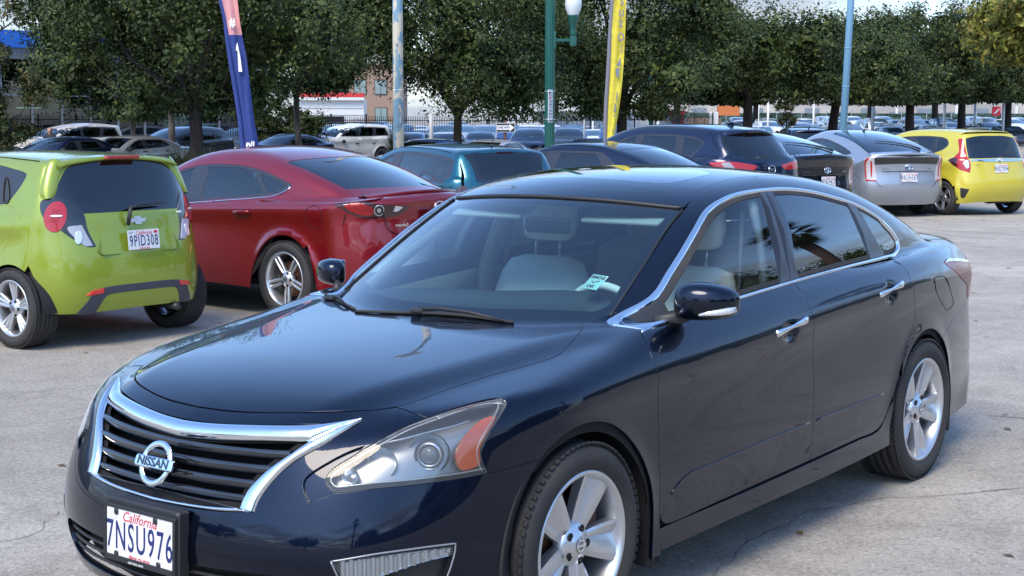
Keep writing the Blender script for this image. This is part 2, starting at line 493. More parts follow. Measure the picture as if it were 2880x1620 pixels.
def bump(m, scale, strength, dist=.01, detail=3, stretch=None):
    N, L, b = nodes(m)
    tc = N.new('ShaderNodeTexCoord'); mp = N.new('ShaderNodeMapping'); nz = N.new('ShaderNodeTexNoise'); bp = N.new('ShaderNodeBump')
    if stretch: mp.inputs['Scale'].default_value = stretch
    L.new(tc.outputs['Object'], mp.inputs[0]); L.new(mp.outputs[0], nz.inputs['Vector']); nz.inputs['Scale'].default_value = scale
    nz.inputs['Detail'].default_value = detail
    bp.inputs['Strength'].default_value = strength; bp.inputs['Distance'].default_value = dist
    L.new(nz.outputs[0], bp.inputs['Height'])
    if b.inputs['Normal'].is_linked: L.new(b.inputs['Normal'].links[0].from_socket, bp.inputs['Normal'])
    L.new(bp.outputs[0], b.inputs['Normal'])
    return m
def paint(name, col, rough=.32, metal=.55, dust=.06):
    """clear-coated car paint with a trace of dust on the lacquer"""
    if name in MATS: return MATS[name]
    m = mat(name, col, rough, metal, coat=1.0, cr=.015)
    N, L, b = nodes(m)
    tc = N.new('ShaderNodeTexCoord'); nz = N.new('ShaderNodeTexNoise'); nz.inputs['Scale'].default_value = 3.0; nz.inputs['Detail'].default_value = 6
    L.new(tc.outputs['Object'], nz.inputs['Vector'])
    mr = N.new('ShaderNodeMapRange'); mr.inputs[1].default_value = .35; mr.inputs[2].default_value = .75
    mr.inputs[3].default_value = .008; mr.inputs[4].default_value = .008+dust
    L.new(nz.outputs[0], mr.inputs[0]); L.new(mr.outputs[0], b.inputs['Coat Roughness'])
    return m
def glass(name, tint=(.6, .75, .75), dens=.5, rough=0.0, refl=1.0):
    """thin car glass: tinted see-through plus fresnel mirror"""
    if name in MATS: return MATS[name]
    m = bpy.data.materials.new(name); m.use_nodes = True; N, L = m.node_tree.nodes, m.node_tree.links; N.clear()
    out = N.new('ShaderNodeOutputMaterial'); tr = N.new('ShaderNodeBsdfTransparent'); gl = N.new('ShaderNodeBsdfGlossy')
    fr = N.new('ShaderNodeFresnel'); fr.inputs[0].default_value = 1.52; mx = N.new('ShaderNodeMixShader')
    tr.inputs[0].default_value = (*[t*(1-dens) for t in tint], 1); gl.inputs['Roughness'].default_value = rough
    gl.inputs[0].default_value = (1, 1, 1, 1)
    mt = N.new('ShaderNodeMath'); mt.operation = 'MULTIPLY_ADD'; mt.inputs[1].default_value = 1.45*refl; mt.inputs[2].default_value = .02*refl; mt.use_clamp = True
    L.new(fr.outputs[0], mt.inputs[0]); L.new(mt.outputs[0], mx.inputs[0]); L.new(tr.outputs[0], mx.inputs[1]); L.new(gl.outputs[0], mx.inputs[2]); L.new(mx.outputs[0], out.inputs[0])
    m.diffuse_color = (.1, .15, .2, 1)
    MATS[name] = m; return m

CHROME = mat('chrome', (.82, .84, .86), .06, 1.0)
SILVER = mat('alloy', (.62, .64, .66), .30, .85, coat=.5)
RUBBER = bump(noise_col(mat('tyre_rubber', (.020, .020, .022), .78), (.034, .032, .030), 3), 60, .15)
BLACKP = mat('black_plastic', (.02, .021, .023), .5)
GLOSSB = mat('gloss_black', (.008, .009, .012), .12, 0, coat=1.)
VOID = mat('dark_gap', (.003, .003, .004), .9)
GLASSF = glass('windscreen_glass', (.62, .88, .97), .0, refl=1.05)
GLASSS = glass('side_glass', (.92, .98, .95), .0, refl=.75)
GLASSD = glass('privacy_glass', (.16, .15, .16), .4, refl=1.0)
GLASSM = glass('car_glass_mid', (.60, .76, .78), .3)
LENS = glass('lens_clear', (.93, .95, .94), .06, .03, refl=.5)
for _n in (LENS,):   # weathered plastic haze; pale diffuse at grazing angles stands in for sky reflection
    _N, _L = _n.node_tree.nodes, _n.node_tree.links; _o = [x for x in _N if x.type == 'OUTPUT_MATERIAL'][0]; _s = _o.inputs[0].links[0].from_socket
    _d = _N.new('ShaderNodeBsdfDiffuse'); _d.inputs[0].default_value = (.62, .66, .66, 1); _x = _N.new('ShaderNodeMixShader'); _w = _N.new('ShaderNodeLayerWeight'); _w.inputs[0].default_value = .5; _p = _N.new('ShaderNodeMath'); _p.operation = 'POWER'; _p.inputs[1].default_value = 4; _L.new(_w.outputs['Facing'], _p.inputs[0]); _q = _N.new('ShaderNodeMath'); _q.operation = 'MULTIPLY_ADD'; _q.inputs[1].default_value = .75; _q.inputs[2].default_value = .055; _L.new(_p.outputs[0], _q.inputs[0]); _L.new(_q.outputs[0], _x.inputs[0]); _L.new(_s, _x.inputs[1]); _L.new(_d.outputs[0], _x.inputs[2]); _L.new(_x.outputs[0], _o.inputs[0])
WHITEP = mat('plate_white', (.70, .71, .71), .45)
NAVYT = mat('plate_navy', (.015, .025, .13), .5)
REDT = mat('plate_red', (.55, .02, .04), .5)
REDL = mat('tail_lamp_red', (.40, .010, .014), .12, 0, coat=.6)
REDD = mat('tail_lamp_dark_red', (.035, .003, .005), .12, 0, coat=1.)
REFL = mat('lamp_reflector', (.62, .65, .68), .30, 1.0)
AMBER = mat('lamp_amber', (.78, .12, .004), .25, 0, coat=1.)
BEIGE = mat('beige_trim', (.46, .44, .38), .6)
GREYT = mat('grey_trim', (.06, .065, .07), .6)
LAMPW = bump(mat('clear_lamp_ribbed', (.70, .72, .74), .2, .5, coat=1.), 90, .5, .004, 1, (1, 1, .2))

# ------------------------------------------------------------------ wheels
def spoke_pts(kind): return kind
def make_wheel(parent, loc, side, R=.33, rimR=.232, w=.21, kind='twin5', rim_mat=None, hub_mark=None, hi=True, front=False, steer=0.):
    """wheel at loc (centre of tyre), outer face towards side*y"""
    rim_mat = rim_mat or SILVER
    root = empty('wheel', loc, 0, parent=parent)
    seg = 96 if hi else 40
    hw = w/2
    tread = []
    gr = [(-.062, .006), (-.026, .006), (.010, .006), (.046, .006)] if hi else [(-.04, .005), (.0, .005), (.04, .005)]
    prof = [(rimR+.006, -hw+.012), (rimR+.02, -hw-.001), (R-.055, -hw-.010), (R-.022, -hw+.002), (R-.006, -hw+.022)]
    for g, gw in gr:
        g = g*w/.21
        prof += [(R, g-gw*.8), (R-.008, g-gw*.6), (R-.008, g+gw*.6), (R, g+gw*.8)]
    prof += [(R-.006, hw-.022), (R-.022, hw-.002), (R-.030, hw+.004), (R-.055, hw+.010), (R-.060, hw+.0085), (rimR+.028, hw+.006), (rimR+.012, hw-.001), (rimR+.004, hw-.008)]
    prof = [(r, h*side) for r, h in prof]
    if side > 0: prof = prof[::-1]
    mb = MB().lathe(prof, seg, 'y')
    if hi:   # shoulder tread blocks
        for i in range(72):
            a = 2*math.pi*i/72
            for sg in (1, -1):
                M = Matrix.Rotation(a, 4, 'Y') @ Matrix.Translation((R-.0075, sg*(hw-.018), 0)) @ Matrix.Rotation(sg*-.45, 4, 'Z')
                mb.box((0, 0, 0), (.0075, .028, .0195), M)
    mb.build('tyre', RUBBER, root)
    # rim barrel and lip
    y1 = (hw-.004)
    ro = MB().lathe([(rimR-.012, -hw*side), (rimR-.02, -hw*.4*side), (rimR-.018, (y1-.03)*side), (rimR-.010, (y1-.012)*side), (rimR-.006, y1*side), (rimR+.003, (y1+.004)*side), (rimR+.010, y1*side), (rimR+.010, (y1-.014)*side)][::(1 if side < 0 else -1)], seg, 'y')
    rim = ro.build('rim', rim_mat, root)
    sp = MB(); yf = (hw-.020)
    def spoke(a, wi, wo, r0, r1, y0, y1_, th=.03, tw=0., skew=0., crown=.004):
        # radial bar from r0 to r1, with crowned face; yN = face height
        n = 6; V = []
        for i in range(n+1):
            t = i/n; r = r0+(r1-r0)*t; ww = wi+(wo-wi)*t
            yy = y0+(y1_-y0)*t; sk = skew*t*t
            for (u, dy) in ((-.5, -th), (-.5, -.003-tw*t), (-.25, crown*.6-tw*t*.6), (0, crown), (.25, crown*.6+tw*t*.5), (.5, -.003+tw*t*.8), (.5, -th)):
                V.append(Vector((r, (yy+dy)*side, u*ww+sk)))
        F = []
        for i in range(n):
            for k in range(6): F.append((i*7+k, i*7+k+1, (i+1)*7+k+1, (i+1)*7+k))
        F.append((0, 1, 2, 3, 4, 5, 6)); F.append(tuple(range(n*7+6, n*7-1, -1)))
        if side < 0: F = [f[::-1] for f in F]
        M = Matrix.Rotation(a, 4, 'Y')
        sp.add([M @ v for v in V], F, False)
    if kind == 'twin5':      # five broad bladed spokes, each with a slim companion
        for k in range(5):
            a = 2*math.pi*k/5+math.pi*.56
            spoke(a-.17*side, .055, .094, .050, rimR-.012, yf-.020, yf-.006, .034, .012, -.012)
            spoke(a+.27*side, .030, .052, .060, rimR-.012, yf-.026, yf-.010, .030, -.010, .020)
    elif kind == 'twin10':
        for k in range(5):
            a = 2*math.pi*k/5+.3
            for s_ in (-.20, .20): spoke(a+s_, .022, .026, .045, rimR-.012, yf-.018, yf-.006, .026, 0, s_*.12)
    elif kind == 'triple5':
        for k in range(5):
            a = 2*math.pi*k/5+.95
            for s_ in (-.21, 0, .21): spoke(a+s_, .020, .032, .05, rimR-.012, yf-.016, yf-.004, .024, 0, 0)
    else:
        for k in range(7): spoke(2*math.pi*k/7, .04, .05, .05, rimR-.012, yf-.016, yf-.006, .02)
    # hub with lug recesses
    sp.lathe([(.001, (yf+.004)*side), (.030, (yf+.004)*side), (.034, (yf+.000)*side), (.062, (yf-.010)*side), (.074, (yf-.022)*side), (.074, (yf-.05)*side)][::(-1 if side < 0 else 1)], 40, 'y')
    sp.build('spokes', rim_mat, root)
    lug = MB()
    for k in range(5):
        a = 2*math.pi*k/5+math.pi*.56+.05
        M = Matrix.Rotation(a, 4, 'Y')
        lug.lathe([(.001, 0), (.013, 0), (.014, -.012)], 12, 'x')
        lug.V[-36:] = [tuple(M @ Vector((.053+v[1], (yf-.0035+v[0]*.1)*side, v[2]))) for v in lug.V[-36:]]
    lug.build('lug_recess', VOID if hi else BLACKP, root)
    cap = MB().lathe([(.001, (yf+.0075)*side), (.020, (yf+.0070)*side), (.024, (yf+.0045)*side)], 24, 'y'); 
    cap.build('hub_cap', mat('hub_cap_grey', (.25, .26, .28), .35, .8), root)
    if hub_mark:
        t = MB().lathe([(.014, (yf+.0078)*side), (.018, (yf+.0095)*side), (.022, (yf+.0076)*side)], 24, 'y'); t.box((0, (yf+.009)*side, 0), (.05, .003, .008))
        t.build('hub_badge', CHROME, root)
    br = MB().lathe([(.001, (.01)*side), (.150, (.01)*side), (.150, -.012*side)], 40, 'y'); br.box((-.10, .02*side, .08), (.10, .05, .10))
    br.build('brake_disc', noise_col(mat('brake_iron', (.09, .07, .06), .5, .6), (.10, .045, .025), 14), root)
    MB().lathe([(.001, -.03*side), (rimR-.03, -.03*side)], 32, 'y').build('backing_plate', VOID, root)
    root.rotation_euler = (0, 0, steer)
    return root

PLATE_N = {}
def licence_plate(parent, M, number, front=False, frame_mat=None, sticker=True):
    """M: matrix with x right, y up, z outwards, at plate centre"""
    r = empty('licence_plate', (0, 0, 0), 0, parent=parent); r.matrix_world = Matrix.Identity(4)
    r.parent = parent
    def T(x, y, z): return M @ Matrix.Translation((x, y, z))
    b = MB().bbox((0, 0, 0), (.305, .152, .003), .0012); b.build('plate_sheet', WHITEP, r, M=M)
    if frame_mat:
        f = MB(); t = .011
        for c, d in (((0, .079, -.002), (.330, t, .016)), ((0, -.079, -.002), (.330, t*1.6, .016)), ((-.159, 0, -.002), (t, .168, .016)), ((.159, 0, -.002), (t, .168, .016))): f.bbox(c, d, .002)
        f.build('plate_frame', frame_mat, r, M=M)
    if number:
        text(number, .122, NAVYT, r, T(0, -.012, .0018), 'plate_number', .0008, sx=.56, bold=.0006, sp=1.18)
    text('California', .043, REDT, r, T(0, .052, .0018), 'plate_state_name', .0006, sx=.95, shear=.35)
    text('dmv.ca.gov', .019, REDT, r, T(0, -.066, .0018), 'plate_website', .0006, sx=1.15, bold=.0003)
    if sticker:
        s = MB().box((.118, .055, .0022), (.034, .02, .0012)); s.build('plate_sticker', REDT, r, M=M)
        text('OCT', .019, NAVYT, r, T(-.12, .055, .0018), 'plate_month', .0005)
    return r
# ------------------------------------------------------------------ the dark blue sedan in front
NAVY = paint('navy_paint', (.0012, .0060, .021), .36, .9, .03)
NAVY.node_tree.nodes['Principled BSDF'].inputs['Coat IOR'].default_value = 1.42
def half(pts, c='W'): return mirror_half(pts)

def build_altima():
    c = ALTIMA; F = make_F(c)
    car = empty('parked_car', (0, 0, 0), 0, 'large glossy dark navy sedan with chrome grille nearest the camera, smog sticker on its windscreen', 'car')
    arch = lambda cx, r, a0, a1, n=26: [(cx+r*math.cos(math.radians(a)), .905, .33+r*math.sin(math.radians(a))) for a in np.linspace(a0, a1, n)]
    # ---- shared outlines (car metres)
    hood_h = [(-.245,0,.95),(-.252,.12,.95),(-.27,.23,.95),(-.315,.36,.957),(-.362,.474,.958),(-.430,.590,.963,'c'),(-.34,.634,.945),(-.235,.668,.92),(-.12,.696,.902),(.005,.678,.887),(.16,.645,.87),(.32,.622,.851),(.449,.608,.833),(.53,.582,.821),(.61,.515,.812),(.688,.42,.805),(.742,.29,.797),(.775,.15,.787),(.788,0,.785)]
    hh = catmull(hood_h, False, .015)
    hl = [(.499,.713,.810),(.398,.744,.828),(.322,.770,.836),(.297,.792,.834),(.301,.818,.826),(.335,.826,.800),(.360,.829,.782),(.398,.828,.748),(.429,.824,.707),(.431,.827,.680),(.417,.838,.639,'c'),(.486,.816,.636),(.576,.777,.634),(.654,.731,.631),(.722,.676,.628),(.766,.630,.622),(.799,.585,.618),(.803,.557,.640),(.794,.554,.660),(.774,.567,.683),(.734,.601,.713),(.679,.638,.748),(.593,.677,.785)]
    HL = catmull(hl, True, .012)
    ix_out = int(np.argmin(np.linalg.norm(HL-np.array([.417,.838,.639]), axis=1)))
    ix_top = int(np.argmin(np.linalg.norm(HL-np.array([.53,.70,.803]), axis=1)))
    # hood
    panel(c, F, 'hood', 'T', mirror_half(hh[:, :2]), NAVY, car, h=.03)
    # bumper: hood front -> split -> headlight inner side -> under -> arch
    ih = int(np.argmin(np.linalg.norm(hh-np.array([.53,.582,.821]), axis=1)))
    front = hh[ih:][::-1]           # centre -> corner
    n = len(HL)
    seg = []; i = ix_top
    while True:                      # forward round the inner tip to the outer lower corner
        seg.append(HL[i]); i = (i-1) % n
        if i == ix_out: seg.append(HL[i]); break
    bf = catmull([(.417,.838,.637),(.327,.861,.641),(.237,.88,.648)], False, .02)
    ar = [p for p in arch(0, .395, 53, -19)]
    bot = catmull([(.375,.88,.205,'c'),(.60,.82,.21),(.80,.62,.215),(.90,.40,.215),(.93,.2,.215),(.94,0,.215)], False, .03)
    Bh = np.concatenate([front, [hh[ih]*[.6,.6,.6]+HL[ix_top]*.4], seg, bf[1:], ar, bot])
    Bo = mirror_half(Bh)
    g_out = catmull([(.833,0,.758),(.829,.09,.760),(.803,.256,.770),(.736,.440,.783),(.649,.558,.793,'c'),(.710,.537,.767),(.769,.504,.732),(.817,.459,.695),(.848,.428,.660),(.880,.400,.614),(.900,.388,.58),(.913,.384,.552,'c'),(.941,.272,.541),(.955,.156,.535),(.963,0,.532)], False, .012)
    g_in = catmull([(.870,0,.716),(.868,.06,.718),(.856,.181,.725),(.822,.340,.739),(.772,.470,.746,'c'),(.819,.430,.708),(.856,.387,.669),(.884,.354,.629),(.907,.335,.593),(.922,.330,.557,'c'),(.945,.212,.549),(.955,.09,.546),(.958,0,.545)], False, .012)
    fog = catmull([(.841,.614,.433,'c'),(.754,.705,.451),(.642,.777,.456),(.542,.819,.453,'c'),(.545,.819,.429),(.555,.815,.395),(.568,.810,.361),(.585,.80,.32,'c'),(.69,.745,.31),(.81,.645,.335,'c')], True, .012)
    intake = catmull([(.975,0,.372),(.97,.2,.376),(.93,.40,.382),(.88,.52,.375),(.86,.56,.335),(.87,.54,.275),(.93,.3,.255),(.95,0,.252)], False, .02)
    Go, Gi = mirror_half(g_out), mirror_half(g_in); In = mirror_half(intake)
    rec = catmull([(.800,.580,.616),(.842,.531,.588,'c'),(.836,.503,.630),(.822,.503,.654),(.770,.548,.695),(.735,.585,.722),(.702,.615,.737,'c'),(.734,.601,.713),(.774,.567,.683),(.794,.554,.660),(.803,.557,.640)], True, .01)
    panel(c, F, 'front_bumper', 'W', Bo, NAVY, car, h=.028, holes=[Go, fog, fog*[1,-1,1], In, rec, rec*[1,-1,1]])
    for s in (1, -1):
        panel(c, F, 'lamp_recess', 'W', rec*[1, s, 1], NAVY, car, h=.02, off=-.010, gap=-.001)
    # dark liner behind the shut lines
    for dom, o, hs in (('T', mirror_half(hh[:, :2]), []), ('W', Bo, [Gi, offset3(HL), offset3(HL)*[1,-1,1], fog, fog*[1,-1,1], In])):
        panel(c, F, 'inner_panel', dom, o, VOID, car, h=.05, off=-.016, gap=-.012, flange=False, holes=hs if dom == 'W' else [])
    # ---- fender
    hs = hh[:ih+1]; ic = int(np.argmin(np.linalg.norm(hs-np.array([-.43,.59,.963]), axis=1)))
    hs = hs[ic:]
    seg2 = []; i = ix_top
    while i != ix_out: seg2.append(HL[i]); i = (i+1) % n
    seg2.append(HL[ix_out])
    dfront = catmull([(-.430,.905,.20),(-.438,.9,.30),(-.437,.895,.55),(-.432,.893,.692),(-.412,.899,.78),(-.400,.903,.85),(-.404,.885,.894),(-.418,.86,.915),(-.440,.82,.942),(-.505,.765,.967),(-.540,.715,.985),(-.528,.635,.994,'c')], False, .015)
    Fo = np.concatenate([hs, [hh[ih]*.6+HL[ix_top]*.4], seg2, bf[1:], arch(0, .395, 53, 199, 50), dfront, ])
    panel(c, F, 'fender', 'O', Fo, NAVY, car, both=True, h=.028)
    panel(c, F, 'inner_panel', 'O', Fo, VOID, car, both=True, h=.06, off=-.016, gap=-.012, flange=False)
    # ---- doors
    d1 = dfront[::-1]; d1 = np.array([p for p in d1 if p[1] > .79 and p[2] > .31])[::1]
    mid = catmull([(-1.585,.82,1.020,'c'),(-1.560,.84,.985),(-1.552,.88,.945),(-1.552,.9,.90),(-1.575,.9,.80),(-1.594,.9,.70),(-1.595,.9,.60),(-1.592,.9,.475),(-1.585,.9,.376),(-1.560,.9,.318,'c')], False, .015)
    bot1 = catmull([(-1.560,.9,.318),(-1.10,.9,.309),(-.743,.9,.300),(-.50,.9,.295),(-.455,.9,.310),(-.439,.9,.345)], False, .03)
    belt1 = catmull([(-.440,.8,.946),(-.80,.8,.977),(-1.13,.8,.998),(-1.585,.8,1.020)], False, .03)
    D1 = np.concatenate([belt1, mid[1:], bot1[1:], d1[::-1][:-1]])
    rear_d = catmull([(-2.575,.8,1.046,'c'),(-2.556,.84,1.028),(-2.556,.87,1.003),(-2.545,.9,.947),(-2.60,.9,.854),(-2.640,.9,.79,'c'),(-2.60,.9,.735),(-2.50,.9,.64),(-2.420,.9,.525),(-2.355,.9,.41),(-2.30,.9,.345),(-2.20,.9,.323),(-2.03,.9,.325),(-1.56,.9,.318)], False, .015)
    belt2 = catmull([(-1.585,.8,1.020),(-2.1,.8,1.037),(-2.575,.8,1.046)], False, .03)
    D2 = np.concatenate([belt2, rear_d[1:-1], mid[::-1][:-1]])
    for nm, D in (('front_door', D1), ('rear_door', D2)):
        a, b = panel(c, F, nm, 'S', D, NAVY, car, both=True, h=.026)
        for s, dd in ((1, a), (-1, b)):
            hx, hz, dz = (-1.368, .874, .008) if nm == 'front_door' else (-2.318, .931, .008)
            m = MB(); yb = solve(F, 'S', [(hx, hz+.05)])[0][1]
            pts = []; rr = []
            for k in range(13):
                t = k/12; x = hx+.125-.25*t
                pts.append((x, (yb+.016+.012*math.sin(math.pi*t)**.6)*s, hz-.012+.028*t+.004*math.sin(math.pi*t)))
                rr.append(.007+.008*abs(2*t-1)**1.5+(.002 if t > .5 else 0))
            m.tube(pts, rr, 12, flat=.75)
            m.build('door_handle', CHROME, dd)
    # sill / rocker
    sill = catmull([(-.432,.9,.29,'c'),(-1.0,.9,.296),(-2.03,.9,.315),(-2.20,.9,.313),(-2.30,.9,.335),(-2.36,.9,.40),(-2.395,.9,.44,'c'),(-2.392,.9,.36),(-2.37,.9,.235,'c'),(-1.8,.9,.228),(-1.0,.9,.222),(-.432,.9,.215,'c')], True, .03)
    panel(c, F, 'sill', 'S', sill, NAVY, car, both=True, h=.03)
    side_liner = catmull([(-.40,.9,.96,'c'),(-1.5,.9,1.01),(-2.6,.9,1.04,'c'),(-2.62,.9,.80,'c'),(-2.45,.9,.60),(-2.38,.9,.24,'c'),(-.43,.9,.22,'c')], True, .04)
    panel(c, F, 'inner_panel', 'S', side_liner, VOID, car, both=True, h=.06, off=-.016, flange=False)
    # body moulding crease along the doors
    mz = [(-.514,.394),(-.567,.424),(-.643,.444),(-.86,.450),(-1.235,.464),(-1.555,.470)]; mz2 = [(-1.62,.471),(-1.893,.474),(-2.284,.478)]
    for s in (1, -1):
        for q in (mz, mz2):
            P = solve(F, 'S', catmull(q, False, .04)); P[:, 1] += .0005; P[:, 1] *= s
            MB().tube(P, .0045, 6, flat=.8).build('door_moulding', NAVY, car)
    # ---- daylight opening
    dlo = catmull([(-.465,.962),(-.672,1.040+.006),(-.82,1.133),(-1.037,1.257),(-1.186,1.328),(-1.342,1.367),(-1.48,1.383),(-1.668,1.389),(-1.845,1.386),(-2.03,1.370),(-2.215,1.341),(-2.439,1.295),(-2.60,1.240),(-2.735,1.170),(-2.79,1.110),(-2.775,1.068),(-2.70,1.050),(-2.575,1.046),(-2.1,1.037),(-1.585,1.020),(-1.13,.998),(-.80,.977),(-.475,.950,'c')], True, .02)
    ring_in = offset(dlo, .013 if area2(dlo) > 0 else .013)
    # deeper chrome at the rear corner
    def to3(p): return solve(F, 'S', p)
    A3 = to3(dlo); B3 = to3(ring_in)
    k = ring_in[:, 0] < -2.55
    w = np.where(k & (ring_in[:, 1] < 1.2), 1.0, 0)
    B3b = to3(np.stack([ring_in[:, 0]+w*.022*sstep(-2.55, -2.72, ring_in[:, 0]), ring_in[:, 1]], 1))
    strip(F, np.vstack([A3, A3[:1]]), np.vstack([B3b, B3b[:1]]), .0045, CHROME, 'window_chrome', car, both=True, n=6)
    seal = offset(ring_in, .012)
    base = np.stack([ring_in[:, 0]+w*.022*sstep(-2.55, -2.72, ring_in[:, 0]), ring_in[:, 1]], 1)
    seal = np.stack([seal[:, 0]+w*.022*sstep(-2.55, -2.72, seal[:, 0]), seal[:, 1]], 1)
    g1 = [q for q in seal]
    def clip(poly, a, b, keep):      # keep the part of poly on one side of line a-b
        poly = [np.array(p) for p in poly]; out = []
        d = np.array(b)-np.array(a); sd = lambda p: keep*(d[0]*(p[1]-a[1])-d[1]*(p[0]-a[0]))
        for i in range(len(poly)):
            p, q = poly[i], poly[(i+1) % len(poly)]; sp_, sq = sd(p), sd(q)
            if sp_ >= 0: out.append(p)
            if sp_*sq < 0: out.append(p+(q-p)*sp_/(sp_-sq))
        return np.array(out)
    bp = [(-1.595,1.37),(-1.470,1.02)]; bp2 = [(-1.705,1.37),(-1.636,1.02)]
    dv = [(-2.345,1.31),(-2.385,1.04)]; dv2 = [(-2.415,1.31),(-2.575,1.04)]
    mr_ = [(-.72,1.10),(-.66,.95)]
    G1 = clip(clip(seal, bp[0], bp[1], 1), mr_[0], mr_[1], -1)
    G2 = clip(clip(seal, bp2[0], bp2[1], -1), dv[0], dv[1], 1); G3 = clip(seal, dv2[0], dv2[1], -1)
    blk = clip(clip(base, bp[0], bp[1], -1), bp2[0], bp2[1], 1)
    dvb = clip(clip(base, dv[0], dv[1], -1), dv2[0], dv2[1], 1)
    tri = clip(base, mr_[0], mr_[1], 1)
    panel(c, F, 'side_window', 'S', G1, GLASSS, car, both=True, off=-.006, gap=0, flange=False)
    panel(c, F, 'side_window', 'S', G2, GLASSD, car, both=True, off=-.006, gap=0, flange=False)
    panel(c, F, 'side_window', 'S', G3, GLASSD, car, both=True, off=-.004, gap=0, flange=False)
    blk2 = offset(blk, .001)
    cut = (blk[:, 0].min()+blk[:, 0].max())/2
    l1 = [(-1.652,1.39),(-1.560,1.02)]
    for q in (clip(blk, l1[0], l1[1], 1), clip(blk, l1[0], l1[1], -1)):
        panel(c, F, 'pillar_cover', 'S', q, mat('satin_black', (.03,.034,.045), .28), car, both=True, off=.0, gap=.0015)
    panel(c, F, 'window_divider', 'S', dvb, MATS['satin_black'], car, both=True, off=0., gap=.0015)
    panel(c, F, 'mirror_base', 'S', tri, BLACKP, car, both=True, off=-.002, gap=.001)
    # rubber seals as rings between chrome and glass
    for Gq in (G1, G2, G3):
        o_ = offset(Gq, -.010)
        panel(c, F, 'window_seal', 'S', o_, RUBBER, car, both=True, holes=[offset(Gq, .003)], off=-.003, gap=0, h=.03)
    # ---- side frame, C pillar and quarter
    wsx = [(-.528,.635,.994),(-.602,.634,1.037),(-.788,.612,1.150),(-.995,.585,1.262),(-1.125,.572,1.328)]
    ditch = [(-1.21,.548,1.36),(-1.31,.528,1.39),(-1.42,.522,1.41),(-1.57,.524,1.427),(-1.75,.53,1.43),(-2.0,.535,1.42),(-2.3,.535,1.40),(-2.55,.53,1.36)]
    rwx = [(-2.66,.535,1.33),(-2.9,.565,1.24),(-3.1,.595,1.16),(-3.27,.625,1.10)]
    tk = [(-3.30,.645,1.07),(-3.45,.66,1.055),(-3.62,.665,1.04)]
    dlo3 = to3(dlo)
    i0 = int(np.argmin(np.linalg.norm(dlo-np.array([-.475,.950]), axis=1))); i1 = int(np.argmin(np.linalg.norm(dlo-np.array([-2.575,1.046]), axis=1)))
    seq = [dlo3[(i0+j) % len(dlo3)] for j in range((i1-i0) % len(dlo3)+1)]
    tail = [(-3.70,.66,1.00),(-3.585,.772,.965,'c'),(-3.19,.823,1.0),(-3.085,.844,.993,'c'),(-3.10,.85,.97),(-3.28,.83,.90),(-3.44,.815,.86),(-3.49,.813,.835),(-3.55,.79,.77,'c')]
    rb = [(-3.55,.79,.77,'c'),(-3.45,.80,.735),(-3.22,.848,.695),(-3.10,.86,.66,'c')]
    aR = arch(-2.776, .378, 118, 20, 40)      # from door edge over to the bumper
    aR = [(-2.776+.378*math.cos(math.radians(a)), .9, .33+.378*math.sin(math.radians(a))) for a in np.linspace(150, 62, 30)]
    aR = [p for p in [(-2.776-.378*math.cos(math.radians(a)), .9, .33+.378*math.sin(math.radians(a))) for a in np.linspace(60, 175, 36)]]
    # build: A pillar top -> along windshield -> ditch -> rear window -> trunk -> tail lamp -> bumper line -> arch (rear to front) -> door rear edge -> DLO back to front
    aQ = [(-2.776-.378*math.cos(math.radians(a)), .9, .33+.378*math.sin(math.radians(a))) for a in np.linspace(55, 180-32, 34)]
    rd = rear_d[:int(np.argmin(np.linalg.norm(rear_d-np.array([-2.46,.9,.60]), axis=1)))]
    q1 = catmull(wsx+ditch+rwx+tk, False, .025); q2 = catmull(tail[:-1]+rb, False, .015)
    Q = np.concatenate([q1, q2, aQ, rd[::-1][1:], seq[::-1][1:-1], dfront[(dfront[:, 2] > .945)]])
    fuel = catmull([(-2.836,.935),(-2.90,.940),(-2.993,.931),(-3.03,.91),(-3.20,.80),(-3.215,.785),(-3.19,.768),(-3.115,.757),(-3.08,.765),(-2.863,.884)], True, .012)
    panel(c, F, 'side_frame', 'O', Q, NAVY, car, both=True, h=.026)
    fl = solve(F, 'S', fuel)
    MB().tube(np.vstack([fl, fl[:1]])+[0, .0002, 0], .0018, 5).build('fuel_door_gap', VOID, car)
    panel(c, F, 'inner_panel', 'O', Q, VOID, car, both=True, h=.06, off=-.016, gap=-.008, flange=False)
    # roof with sunroof
    roof_h = [(-1.015,0),(-1.02,.12),(-1.04,.25),(-1.075,.40),(-1.120,.53),(-1.140,.562,'c')]+[(p[0], p[1]+.001) for p in ditch]+[(-2.66,.535,'c'),(-2.60,.40),(-2.56,.2),(-2.55,0)]
    rf = catmull(roof_h, False, .02)
    sr = catmull([(-1.255,0),(-1.262,.2),(-1.285,.33),(-1.33,.388),(-1.42,.405),(-1.60,.402),(-1.66,.37),(-1.69,.30),(-1.70,0)], False, .02)
    SR = mirror_half(sr)
    panel(c, F, 'roof', 'T', mirror_half(rf), NAVY, car, h=.03, holes=[SR])
    panel(c, F, 'sunroof', 'T', SR, mat('sunroof_glass', (.006,.010,.022), .06, 0, coat=1., spec=.8), car, h=.03)
    panel(c, F, 'inner_panel', 'T', mirror_half(rf), VOID, car, h=.06, off=-.016, gap=-.008, flange=False)
    # windscreen
    ws = catmull([(-1.003,0),(-1.008,.12),(-1.027,.25),(-1.062,.40),(-1.105,.53),(-1.118,.556,'c'),(-.99,.571),(-.788,.600),(-.602,.624),(-.50,.634),(-.42,.60,'c'),(-.36,.49),(-.30,.36),(-.255,.23),(-.235,.12),(-.228,0)], False, .02)
    WS = mirror_half(ws)
    panel(c, F, 'windscreen', 'T', WS, GLASSF, car, h=.04, off=-.003, gap=0, flange=False)
    wi = offset(WS, .03)
    low = wi[:, 0] > -.75
